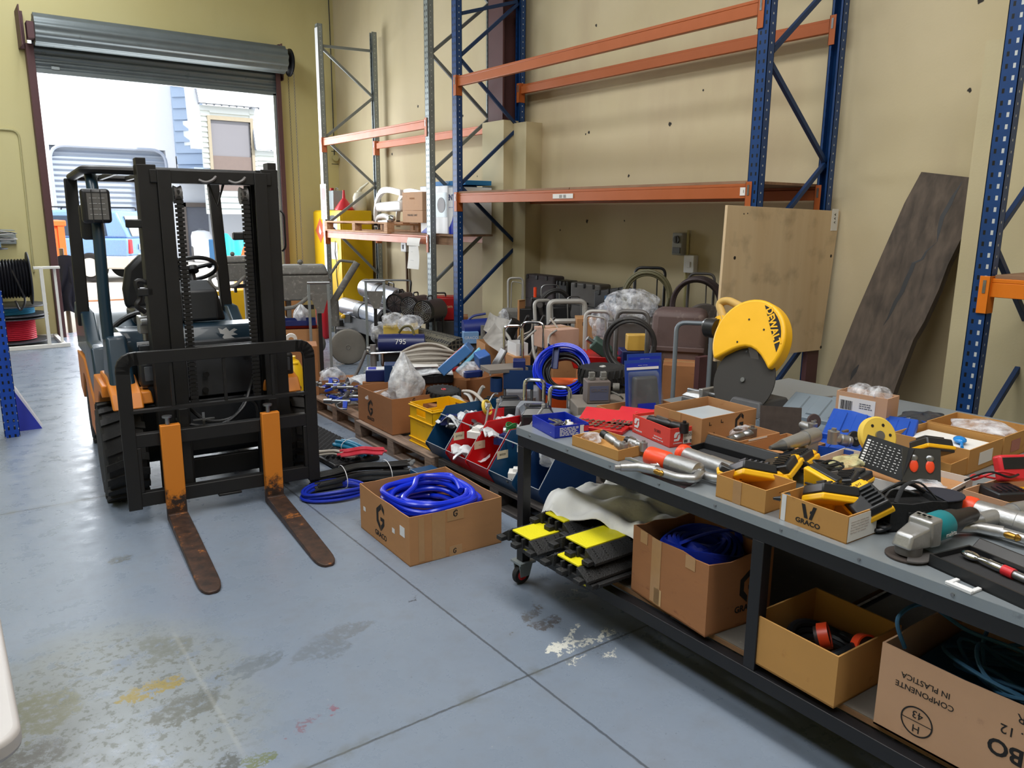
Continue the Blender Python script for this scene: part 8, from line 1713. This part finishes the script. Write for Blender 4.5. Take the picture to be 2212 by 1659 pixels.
# transformer
p = F(1295, 872, 3.25); t = thing('transformer', 'grey-brown metal transformer box with two square knobs at the end of the table', 'transformer', (3.25, p.y, TZ if False else p.z-.0), fy(p, .25)); hh = F(1295, 824, 3.25).z-p.z; M_tr = mat('dusty_brown_metal', (104, 94, 90), .7, n=.2); G().box(-.08, 0, 0, .07, .13, hh).build('body', M_tr, t, .006); G().box(-.065, -.003, hh*.15, .055, 0, hh*.8).build('face_plate', mat('dull_violet_plate', (88, 90, 112), .5), t); text(t, 'GRACO', .03, face((-.005, -.0045, hh*.6), (0, -1, 0)), M_tr)
for x in (-.04, .035): g = G(); g.cyl((x, .06, hh), (x, .06, hh+.02), .024, n=14); g.box(x-.018, .042, hh+.02, x+.018, .078, hh+.05); g.build('square_knob', M_dust, t, .003)
g = G(); g.cyl((.09, .03, hh*.7), (.13, .02, hh*.7), .025, n=14); g.tube(cr([(.08, .02, hh*.5), (.12, -.03, hh*.4), (.15, 0, hh*.2)], 4), .006, 6); g.build('side_fitting', M_dust, t)
zz = t.location.z; putbox('stool_box', 'worn wooden box that the transformer stands on', (3.27, p.y-.08), fy(p, .25), (.42, .34, zz-.002), mat('grey_worn_board', (120, 112, 104), .8), cat='box')
# blue hose coil
c = F(1217, 803, 3.45); t = thing('hose_coil', 'big coil of bright blue and black hose propped up in the middle of the display', 'hose', c, rot=(R(62), 0, fy(c, -.15))); R0 = .185; g = G()
for k in range(16): ring_coil(g, (.008*math.sin(k*2), .008*math.cos(k*3), -.07+.0105*k), R0*(1-.045*(k % 3)), R0*(.95-.035*(k % 4)), 1, .0075, seed=k, dz=.004, tn=44, k=7)
g.build('blue_hose', M_blueh, t); g = G()
for k in range(9): ring_coil(g, (.01, -.01, -.06+.011*k), R0*(.82-.06*(k % 4)), R0*(.76-.05*(k % 4)), 1, .008, seed=k+9, dz=.004, tn=40, k=7)
g.build('black_hose', M_blackp, t); g = G(); g.box(-.075, -.0, .055, -.03, .17, .06); g.box(-.075, 0, .055, -.07, .17, .09); g.box(-.035, 0, .055, -.03, .17, .09); g.build('blue_bracket', M_navy, t, .002)
g = G(); g.tube([(.105+.03*math.cos(R(a_)), -.09+.03*math.sin(R(a_))*.6, .0+.07*math.sin(R(a_))) for a_ in range(0, 361, 24)], .0025, 6); g.build('cable_tie', M_inkw, t)
p = F(1200, 850, 3.5); putbox('orange_box', 'orange tool box behind the blue hose coil', (3.62, 4.3), fy(p), (.3, .2, .5), mat('orange_plastic', (220, 90, 34), .5), cat='box', bev=.015)
t = thing('steel_channel', 'navy blue folded steel channel leaning behind the blue hose coil', 'channel', F(1185, 775, 3.6), rot=(R(30), R(-25), 0)); g = G(); g.box(-.03, -.0, -.12, .03, .004, .12); g.box(-.03, 0, -.12, -.026, .04, .12); g.box(.026, 0, -.12, .03, .04, .12); g.build('channel', M_navy, t, .001)
# dark blue steel trolley tray
p = F(1120, 800, 3.3); t = thing('steel_tray_stand', 'dark blue steel box on legs with a round cup at its side', 'stand', (p.x, p.y, .142), fy(p)); hh = p.z-.142; o = openbox('x', 'x', (0, 0, 0), 0, .22, .2, .14, M_dkblue, .004); b_ = kids(o)[0]; b_.parent = t; b_.location = (-.11, 0, hh-.14); b_.name = 'tray'; bpy.data.objects.remove(o)
for x in (-.1, .1):
    for y in (.01, .19): g = G(); g.cyl((x, y, 0), (x, y, hh-.13), .009, n=8); g.build('leg', M_greyp, t)
g = G(); g.lathe([(.045, 0), (.045, .1), (.04, .1), (.04, .01), (0, .01)], 22, (-.16, .02, hh-.16)); g.build('cup', M_dkblue, t); G().box(-.04, .04, hh-.02, .05, .16, hh+.06).build('blue_box', M_navy, t, .003)
# black tool boxes at the table end
for k, (u, v, X, wpx, l_) in enumerate(((1105, 866, 2.98, 58, 'black plastic tool box with a domed lid behind the red bins'), (1163, 884, 2.9, 74, 'black tool box with a clear ribbed lid beside the table corner'))):
    p = F(u, v, X); w = wpx/FX*math.hypot(p.x, p.y); t = thing('tool_box', l_, 'tool box', (p.x, p.y, .142), fy(p, .1)); hh = p.z-.142; G().box(-w/2, 0, 0, w/2, .2, hh-.04).build('base', M_blackp, t, .01); G().hexa([(-w/2-.006, -.006, hh-.04), (w/2+.006, -.006, hh-.04), (w/2+.006, .206, hh-.04), (-w/2-.006, .206, hh-.04), (-w/2+.03, .03, hh), (w/2-.03, .03, hh), (w/2-.03, .17, hh), (-w/2+.03, .17, hh)]).build('lid', mat('glossy_black', (40, 42, 46), .2), t, .006); G().box(-.05, .08, hh, .05, .11, hh+.008).build('handle', M_blackp, t, .003)
# blue hydraulic unit, boot and papers left of centre
p = F(1045, 688, 4.55); t = thing('hydraulic_unit', 'navy blue motor unit with a printed blue label behind the chrome hoops', 'pump unit', (p.x, p.y, 0), fy(p, .2)); hz = p.z; g = G(); g.cyl((-.22, .0, hz-.1), (.12, 0, hz-.08), .09, n=22); g.build('motor', M_gbl, t); G().box(-.24, -.14, hz-.24, -.08, -.04, hz-.12).build('label_plate', mat('pale_blue_label', (120, 160, 205), .4), t, .003); text(t, 'GRACO', .04, face((-.16, -.141, hz-.18), (0, -1, 0)), M_inkw)
g = G(); g.cyl((.12, -.02, hz-.08), (.16, -.03, hz-.08), .1, n=24); g.build('end_cap', M_gbl, t); text(t, 'G', .05, face((.14, -.13, hz-.06), (0, -1, 0)), M_inkw); g = G(); g.cyl((-.04, -.16, hz-.35), (-.04, -.16, hz-.05), .025, n=14); g.build('cylinder', M_dust, t); G().box(-.2, -.1, 0, .2, .15, hz-.25).build('stand', M_tubed, t, .01); g = G(); g.tube(rnd([(-.2, 0, hz-.05), (-.12, 0, hz+.03), (.02, 0, hz+.05)], .04), .012, 8); g.build('handle', M_gbl, t)
t = thing('rubber_boot', 'black rubber boot lying on the papers behind the chrome hoops', 'boot', F(1098, 725, 4.1), rot=(R(15), R(25), R(-30))); g = G(); g.tube(cr([(.0, 0, .16), (0, 0, .05), (.02, 0, -.03), (.1, 0, -.06), (.17, 0, -.07)], 4), [.05]*8+[.052]*5+[.04]*4, 14); g.build('boot', M_blackp, t)
for k, (u, v, X) in enumerate(((1078, 705, 4.2), (1078, 735, 4.0))): g = G(); g.sheet(lambda a_, b_: (-.13+.26*a_, .0+.02*math.sin(a_*6), -.1+.2*b_), 6, 4, .002); o = g.build('paper_sheet', M_paper); tag(o, ('white sheet of paper leaning by the black boot, the upper one', 'white sheet of paper leaning by the black boot, the lower one')[k], 'paper', loc=F(u, v, X)); o.rotation_euler = (R(-35), R(25+20*k), R(-30))
cbox('carton under the papers and the black boot', 1085, 755, 4.35, 90, .3, 0, M_card2, .2, z0=0)
p = F(1105, 668, 4.85); t = putbox('tank', 'grey plastic tank with a clear bag on the chrome handled sprayer', p, fy(p), (.22, .16, .2), M_dust, z0=p.z-.2, cat='tank', bev=.03); bag('plastic_bag', 'clear bag hung on the left of the grey tank', p+Vector((-.1, -.0, -.2)), .06, .05, .2, 111); putbox('equipment_case', 'dark case under the grey tank', p, fy(p), (.3, .2, p.z-.203), M_pc, cat='case')
t = thing('valve_block', 'black valve block with an orange handle among the black cases', 'valve', F(1160, 650, 4.85), fy((4.8, 6))); G().box(-.06, -.05, -.08, .08, .05, .04).build('body', M_blackp, t, .01); g = G(); g.cyl((-.02, -.03, .04), (-.02, -.03, .14), .016, n=12); g.build('orange_handle', M_cap, t); g = G(); g.cyl((.03, -.05, -.03), (.03, -.1, -.03), .03, n=14); g.build('knob', M_tubed, t); p = F(1160, 650, 4.85); putbox('equipment_case', 'black case under the valve block', p, fy(p), (.4, .25, p.z-.082), M_blackp, cat='case')
# ================================================================== BACK LEFT: GRINDERS, TROLLEYS, HEATERS
def grinder(label, p, h, s=1., yo=0.):
    t = thing('floor_grinder', label, 'floor grinder', (p[0], p[1], 0), fy(p, yo))
    G().box(-.27*s, -.15*s, h-.42*s, .27*s, .2*s, h-.13*s, 1.05, 1.05).build('tank', M_dust, t, .02); g = G(); g.box(-.28*s, -.17*s, h-.125*s, .28*s, .21*s, h-.02*s, .86, .8); g.cyl((-.03, 0, h-.02), (-.03, 0, h+.04), .03, n=12); g.build('lid', M_dust, t, .03, seg=3)
    g = G(); g.tube(rnd([(.3*s, 0, h-.2*s), (-.1*s, -.26*s, h-.48*s), (-.42*s, -.22*s, h-.52*s), (-.5*s, -.2*s, h-.35*s), (-.36*s, -.2*s, h-.3*s)], .06, 5), .022, 10); g.build('handle', M_dust, t)
    g = G(); g.cyl((.3*s, .05, h-.5*s), (.62*s, .05, h+.0*s), .04, n=14); g.cyl((.34*s, .05, h*.35), (.34*s, .05, h-.45*s), .05, n=14); g.build('boom', M_dust, t)
    g = G(); g.tube(rnd([(.3*s, .1, h-.15), (.42*s, .1, h+.02), (.58*s, .1, h)], .03), .016, 8); g.build('link', M_dust, t)
    for x in (-.18*s, .15*s): g = G(); g.box(x-.025, -.02, .12, x+.025, .04, h-.4*s); g.build('leg', M_dust, t, .004)
    g = G(); g.cyl((-.2*s, -.08, .0), (-.2*s, -.08, .16), .17*s, .14*s, n=26); g.sph((.02, 0, .2), (.2*s, .16*s, .16*s), 18, 10); g.build('grinding_head', M_dust, t)
    g = G(); g.bar((-.1, -.1, h-.5*s), (.1, -.1, h-.5*s), .03, .05); g.cyl((-.05, -.1, h-.6*s), (-.05, -.1, h-.5*s), .02); g.build('switch', M_black, t); return t
p = Vector((3.4, 8.75, 0)); grinder('dusty grey concrete floor grinder with a tank on top, right of the forklift', p, F(670, 570, 3.4).z)
p = aty(507, 550, 10.4); grinder('second dusty grey floor grinder seen between the forklift masts', p, p.z, .8, .3)
wheel_('large dusty grey wheel of the floor grinder, on the floor in front of it', (3.72, 8.3, .205), .205, .1, M_dust, (R(90), 0, R(-25)), mat('dusty_tyre', (118, 114, 106), .9, n=.2), False)
def trolley(label, base, u, vt, wpx, m=M_galv):
    p = at(*base); h = F(u, vt, p.x).z; w = wpx/FX*math.hypot(p.x, p.y); t = thing('upright_trolley', label, 'trolley', (p.x, p.y, 0), fy(p))
    for s in (-1, 1): g = G(); g.box(s*w/2-.014, -.012, .02, s*w/2+.014, .012, h-.02); g.build('side_rail', m, t, .003)
    g = G(); g.cyl((-w/2-.014, 0, h-.02), (w/2+.014, 0, h-.02), .017, n=12); g.build('top_grip', M_steel, t); G().hexa([(-.02, 0, h*.68), (.04, 0, h*.68), (.04, .006, h*.68), (-.02, .006, h*.68), (-w/2, 0, h*.87), (w/2, 0, h*.87), (w/2, .006, h*.87), (-w/2, .006, h*.87)]).build('web_plate', M_dust, t); g = G(); g.box(-.02, .01, .1, .02, .04, h*.7); g.build('column', M_black, t)
    G().box(-w/2-.05, -.2, 0, w/2+.05, .05, .03).build('foot_plate', m, t, .004); return t
trolley('galvanised upright trolley frame in front of the floor grinder', (697, 822), 695, 608, 40); trolley('galvanised upright trolley frame in front of the silver heaters', (815, 800), 816, 604, 38)
# red and blue trays on cartons
for k, (u, v, wpx, dm, hm, m, l_) in enumerate(((645, 712, 90, .3, 0, M_card, 'brown carton under the red and blue trays beside the grinder'), (640, 703, 84, .3, .07, M_red, 'red plastic tray on the carton beside the grinder'), (645, 693, 70, .26, .06, M_navy, 'navy blue tray on the red one beside the grinder'))): 
    X = 2.95; p = F(u, v, X); c_ = cbox(l_, u, v, X, wpx, dm, hm, m, 0, z0=0 if k == 0 else [0, F(645, 712, X).z+.002, F(640, 703, X).z+.004][k], open_=(k > 0), name='cardboard_box' if k == 0 else 'parts_tray')
p = F(645, 690, 3.05); bag('plastic_bag', 'white bag standing in the navy tray, the right one', (3.08, p.y, p.z-.04), .08, .06, .17, 121, M_bag2, neck=.5); bag('plastic_bag', 'white bag standing in the navy tray, the left one', F(608, 700, 2.98)-Vector((0, 0, .04)), .06, .06, .16, 122, M_bag2, neck=.5)
t = thing('tape_roll', 'white roll of tape on the floor clutter beside the forklift body', 'tape roll', F(629, 733, 2.6), rot=(R(90), 0, R(-20))); g = G(); g.lathe([(.025, -.025), (.055, -.025), (.055, .025), (.025, .025)], 24, closed=True); g.build('roll', M_paper, t); p = F(629, 733, 2.6); putbox('cardboard_box', 'low brown carton with the white tape roll on it', p+Vector((0, -.1, 0)), fy(p), (.4, .3, p.z-.056), M_card2)
putbox('cardboard_box', 'large plain carton against the far wall under the grinder', (3.9, 11.6), 0, (.6, .5, .9), M_card3); putbox('cardboard_box', 'orange-brown carton standing beside the large plain one', (4.4, 11.7), 0, (.25, .4, .75), M_card)
putbox('plastic_crate', 'yellow plastic crate on the floor behind the forklift seat', aty(495, 640, 11.6), 0, (.45, .4, .6), M_yel, cat='crate'); putbox('plastic_crate', 'yellow plastic crate at the doorway right of the mast', aty(600, 640, 11.9), 0, (.4, .4, .85), M_yel, cat='crate')
t = thing('fire_extinguisher', 'red cylinder standing behind the galvanised trolley', 'cylinder', (4.25, 10.3, 0)); g = G(); g.lathe([(.08, 0), (.09, .02), (.09, .6), (.05, .68), (.02, .7), (0, .7)], 20); g.build('body', M_redp, t)
# heaters
def heater(label, u, v, X, L_, r, yaw, m, grille=0, tilt=0., z0=0):
    p = F(u, v, X); t = thing('space_heater', label, 'heater', p, rot=(0, tilt, yaw)); g = G(); g.lathe([(r*.86, 0), (r, .01), (r, L_), (r*.86, L_+.01)], 30, ax='x'); g.add(*(lambda q: (q.v, q.f))(G().lathe([(r*.8, L_), (r*.8, .02)], 30, ax='x'))) ; g.build('barrel', m, t, ang=50)
    g = G(); g.lathe([(r*.97, -.012), (r*1.03, -.012), (r*1.03, .03), (r*.97, .03)], 30, ax='x', closed=True); g.build('front_ring', M_blackp, t)
    g = G()
    if grille == 1:
        for k in range(5): g.tube([(-.01, r*(.2+.17*k)*math.cos(R(a_)), r*(.2+.17*k)*math.sin(R(a_))) for a_ in range(0, 361, 20)], .004, 5)
    for k in range(6): a_ = R(30*k); g.cyl((-.008, -r*math.cos(a_), -r*math.sin(a_)), (-.008, r*math.cos(a_), r*math.sin(a_)), .003, n=5)
    g.build('grille', M_steel if grille == 1 else M_black, t); g = G(); g.cyl((.04, 0, 0), (.045, 0, 0), r*.85, n=24); g.build('fan_back', M_black, t)
    g = G(); g.tube(rnd([(L_*.3, 0, r), (L_*.3, 0, r+.04), (L_*.6, 0, r+.04), (L_*.6, 0, r)], .02), .008, 8); g.build('carry_handle', M_blackp, t)
    for x in (L_*.2, L_*.8): g = G(); g.bar((x, -r*.8, -r*.5), (x, -r*.9, -p.z+z0+.0), .02, .02); g.bar((x, r*.8, -r*.5), (x, r*.9, -p.z+z0), .02, .02); g.build('leg', M_black, t)
    return t
M_sil = mat('satin_silver', (168, 172, 182), .28, .7, n=.08); M_dbr = mat('dark_brown_enamel', (66, 56, 56), .4, n=.2)
heater('round fan heater with black blades beside the silver barrel', 852, 656, 4.45, .3, .12, R(25), M_dbr, 0); heater('round fan heater with a spiral wire grille, left of its twin', 884, 664, 4.4, .3, .125, R(25), M_dbr, 1); heater('round fan heater with a spiral wire grille, right of its twin', 914, 674, 4.35, .3, .13, R(25), M_dbr, 1)
def barrel(label, u0, v0, u1, v1, X, r):
    A_, B_ = F(u0, v0, X), F(u1, v1, X); d_ = B_-A_; t = thing('diesel_heater', label, 'heater', A_, rot=(0, -math.asin(d_.z/d_.length), math.atan2(d_.y, d_.x))); L_ = d_.length; g = G(); g.lathe([(r*.8, 0), (r, .01), (r, L_*.45), (r*1.04, L_*.46), (r*1.04, L_*.54), (r, L_*.55), (r, L_), (r*.8, L_)], 30, ax='x'); g.build('barrel', M_sil, t); g = G(); g.lathe([(r*1.05, L_*.44), (r*1.07, L_*.44), (r*1.07, L_*.56), (r*1.05, L_*.56)], 30, ax='x', closed=True); g.build('band', M_blackp, t)
    g = G(); g.lathe([(0, L_), (r*.85, L_), (r*.7, L_+.02), (0, L_+.02)], 24, ax='x'); g.build('end_cap', M_blackp, t); G().box(L_*.1, -r*.7, -r-.16, L_*.9, r*.7, -r*.7).build('fuel_tank', M_blackp, t, .01); g = G(); g.tube(rnd([(L_*.7, 0, r), (L_*.7, 0, r+.05), (L_*.85, 0, r+.05), (L_*.85, 0, r)], .02), .008, 8); g.build('handle', M_blackp, t); return t
barrel('silver barrel heater leaning highest in front of the yellow cabinet', 790, 622, 862, 646, 4.75, .13); t = barrel('silver barrel heater lying low in front of the other one', 744, 660, 832, 686, 4.3, .11)
p = F(826, 645, 4.85); g = G(); g.tube(rnd([(4.8, 9.75, .1), (4.8, 9.95, F(770, 600, 4.8).z), (4.95, 9.0, F(800, 597, 4.8).z), (4.9, 9.1, .1)], .05), .012, 8); tag(g.build('bent_tube_stand', M_black), 'black bent tube frame around the leaning silver heater', 'frame')
p = F(790, 720, 4.5); putbox('equipment_case', 'black case with clutter below the silver heaters', p+Vector((0, -.0, 0)), fy(p), (.8, .4, .35), M_blackp, cat='case', bev=.02); t = thing('control_panel', 'small yellow and silver control unit beside the silver heaters', 'control unit', F(752, 688, 4.2), fy((4, 9))); G().box(-.06, 0, -.06, .1, .08, .06).build('housing', M_steel, t, .01); g = G(); g.sph((-.06, -.02, .03), .03, 12, 8); g.build('yellow_knob', M_dwy, t); p = F(752, 700, 4.2); putbox('metal_stand', 'dark stand under the small control unit', p, fy(p), (.3, .25, max(.1, p.z-.06)), M_tubed, cat='stand')
p = F(955, 642, 4.75); t = putbox('air_compressor', 'red boxed compressor with cream lettering between the rack posts', p, fy(p), (.34, .28, .28), M_red, z0=p.z-.28, cat='compressor', bev=.02); text(t, 'Half-Strom', .055, face((0, -.002, .17), (0, -1, 0)), mat('cream_print', (224, 196, 150), .6)); g = G(); g.tube(rnd([(-.08, .1, .28), (-.08, .1, .32), (.04, .1, .32), (.04, .1, .28)], .02), .01, 8); g.build('handle', M_black, t); putbox('equipment_case', 'dark case under the red compressor', p, fy(p), (.4, .3, p.z-.283), M_tubed, cat='case')
p = F(866, 705, 3.95); t = putbox('plastic_crate', 'pale yellow box of clear bags in front of the fan heaters', p, fy(p), (.36, .25, p.z), mat('straw_plastic', (206, 176, 80), .5), cat='crate', tp=1.05)
for k, (u, v) in enumerate(((850, 700), (885, 706), (822, 712))): bag('plastic_bag', ('shiny clear bag heaped on the left of the pale yellow box', 'shiny clear bag heaped on the right of the pale yellow box', 'clear bag hanging down the left side of the pale yellow box')[k], F(u, v, 3.9)-Vector((0, 0, .04+.1*(k == 2))), .13, .1, .16+.06*(k == 2), 130+k)
# navy sprayer 795
p = F(862, 742, 3.45); t = thing('paint_sprayer', 'navy blue airless sprayer marked 795 with chrome frame', 'sprayer', p, fy(p, -.05)); z_ = -p.z
g = G(); g.lathe([(.05, -.2), (.09, -.19), (.095, 0), (.09, .24), (.06, .25)], 24, ax='x'); g.build('motor', mat('dark_navy', (24, 34, 88), .3, n=.15), t); text(t, '795', .07, face((.02, -.094, .03), (0, -1, .3)), M_inkw); G().box(-.17, -.08, -.2, .12, .08, -.06).build('gearbox', M_blackp, t, .01); g = G(); g.cyl((-.24, -.06, -.26), (-.24, -.06, .0), .03, n=14); g.cyl((-.3, -.05, -.03), (-.16, -.05, -.05), .018, n=10); g.build('pump', M_alu, t)
g = G(); g.tube(rnd([(-.3, -.1, -.08), (.3, -.1, -.05), (.3, .15, -.05), (-.3, .15, -.08)], .05, 4, True), .012, 8, True); g.tube([(-.15, -.1, -.07), (-.15, -.1, z_+.0)], .012, 8); g.tube([(.2, -.1, -.06), (.2, -.1, z_)], .012, 8); g.tube([(-.15, .15, -.07), (-.15, .15, z_)], .012, 8); g.tube([(.2, .15, -.06), (.2, .15, z_)], .012, 8); g.build('chrome_frame', M_chrome, t); g = G(); g.tube(cr([(-.3, -.1, -.05), (-.42, -.2, -.3), (-.55, -.3, z_+.15), (-.7, -.32, z_+.06)], 6), .016, 10); g.build('bent_handle', M_tubed, t)
g = G(); g.tube(cr([(.0, .02, .1), (.05, .0, .16), (.12, 0, .15), (.16, -.05, .02)], 5), .012, 8); g.build('top_handle', mat('olive_grip', (96, 90, 50), .5), t)
p = F(925, 770, 3.3); g = G(); ring_coil(g, (0, 0, 0), .25, .19, 8, .011, .12, 0, .02, seed=14); tag(g.build('hose_coil', M_greyhose), 'flat coil of pale grey hose beside the tall blue rack post', 'hose', loc=(p.x, p.y, max(.16, p.z-.06)), rz=fy(p)); g = G(); ring_coil(g, (.02, .02, 0), .2, .15, 2, .012, 0, 0, .02, seed=3); tag(g.build('hose_coil', M_redc), 'red cable coil showing under the pale grey hose', 'hose', loc=(p.x+.04, p.y, max(.12, p.z-.13)), rz=fy(p)); putbox('cardboard_box', 'low carton under the pale grey hose coil', (p.x, p.y-.2), fy(p), (.5, .4, max(.1, p.z-.15)), M_card2)
def mesh_mat():
    mt, nt, b, o = _nodes('honeycomb_mat'); v = nt.nodes.new('ShaderNodeTexVoronoi'); v.feature = 'DISTANCE_TO_EDGE'; v.inputs['Scale'].default_value = 22; v.inputs['Randomness'].default_value = .25; tc = nt.nodes.new('ShaderNodeTexCoord'); nt.links.new(tc.outputs['Object'], v.inputs['Vector']); rp = nt.nodes.new('ShaderNodeMapRange'); rp.inputs['From Min'].default_value = .1; rp.inputs['From Max'].default_value = .18; nt.links.new(v.outputs[0], rp.inputs['Value'])
    mx = nt.nodes.new('ShaderNodeMix'); mx.data_type = 'RGBA'; mx.inputs['A'].default_value = lin((96, 90, 74)); mx.inputs['B'].default_value = lin((18, 18, 18)); nt.links.new(rp.outputs[0], mx.inputs['Factor']); nt.links.new(mx.outputs['Result'], b.inputs['Base Color']); b.inputs['Roughness'].default_value = .8; return mt
t = thing('rubber_mat_roll', 'roll of dark honeycomb rubber matting behind the tall blue post', 'mat', (4.28, 6.75, 0), 0); g = G(); zt = F(950, 724, 4.2).z; g.cyl((0, 0, zt/2), (0, 1.1, zt/2), zt/2, n=24); g.build('roll', mesh_mat(), t)
# hoses draped through the display
rs = random.Random(77)
for k in range(14):
    u, v, X = rs.uniform(1085, 1215), rs.uniform(665, 735), rs.uniform(4.0, 4.6); a_ = F(u, v, X); pts = [a_]; q = a_.copy()
    for i in range(4): q = q+Vector((rs.uniform(-.12, .06), rs.uniform(-.12, .14), -rs.uniform(.06, .16))); q.z = max(q.z, .03); pts.append(q.copy())
    g = G(); g.tube(cr(pts, 6), rs.choice((.009, .012, .015)), 8); tag(g.build('hose', (M_greyhose, M_tube, M_dkhose)[k % 3]), 'dusty hose draped between the sprayer frames in the middle of the display', 'hose', 'hoses draped over the sprayers')
# ================================================================== LIGHT AND CAMERA
w = bpy.data.worlds.new('sky'); SC.world = w; w.use_nodes = True
bg = w.node_tree.nodes['Background']; bg.inputs[0].default_value = (.86, .92, 1, 1); bg.inputs[1].default_value = 1.9
def area(nm, loc, rot, sx, sy, e, c=(1, 1, 1)):
    l = bpy.data.lights.new(nm, 'AREA'); l.shape = 'RECTANGLE'; l.size = sx; l.size_y = sy; l.energy = e; l.color = c
    o = bpy.data.objects.new(nm, l); COL.objects.link(o); o.location = loc; o.rotation_euler = rot; return o
area('skylight_panel', (-1.6, 3.2, 5.9), (0, 0, 0), 1.1, 7, 210, (.93, .97, 1))
area('skylight_panel', (1.7, 1.0, 5.9), (0, 0, 0), 1.1, 7, 230, (1, .97, .92))
area('skylight_panel', (1.0, 9.0, 5.9), (0, 0, 0), 1.1, 4.5, 170, (.93, .97, 1))
area('doorway_daylight', (2.9, 12.9, 1.85), (R(-90), 0, 0), 3.1, 3.3, 230, (.9, .95, 1))
s = bpy.data.lights.new('sun', 'SUN'); s.energy = 4.2; s.angle = R(2); s.color = (1, .97, .92)
so = bpy.data.objects.new('sun', s); COL.objects.link(so); so.rotation_euler = (R(46), 0, R(28))
cam = bpy.data.cameras.new('camera'); cam.sensor_width = 36; cam.lens = 36*FX/2212; cam.clip_end = 300; cam.clip_start = .02
co = bpy.data.objects.new('camera', cam); COL.objects.link(co)
co.matrix_world = Matrix.Translation(CPOS) @ Matrix(CM).to_4x4(); SC.camera = co
SC.view_settings.view_transform = 'Standard'; SC.view_settings.look = 'None'; SC.view_settings.gamma = 1; SC.view_settings.exposure = .38
SC.view_settings.use_curve_mapping = False
SC.cycles.use_denoising = True; SC.cycles.max_bounces = 7; SC.cycles.diffuse_bounces = 4; SC.cycles.glossy_bounces = 3; SC.cycles.transparent_max_bounces = 10; SC.cycles.sample_clamp_indirect = 6
SC.cycles.use_adaptive_sampling = True; SC.cycles.adaptive_threshold = .04; SC.cycles.caustics_reflective = False; SC.cycles.caustics_refractive = False
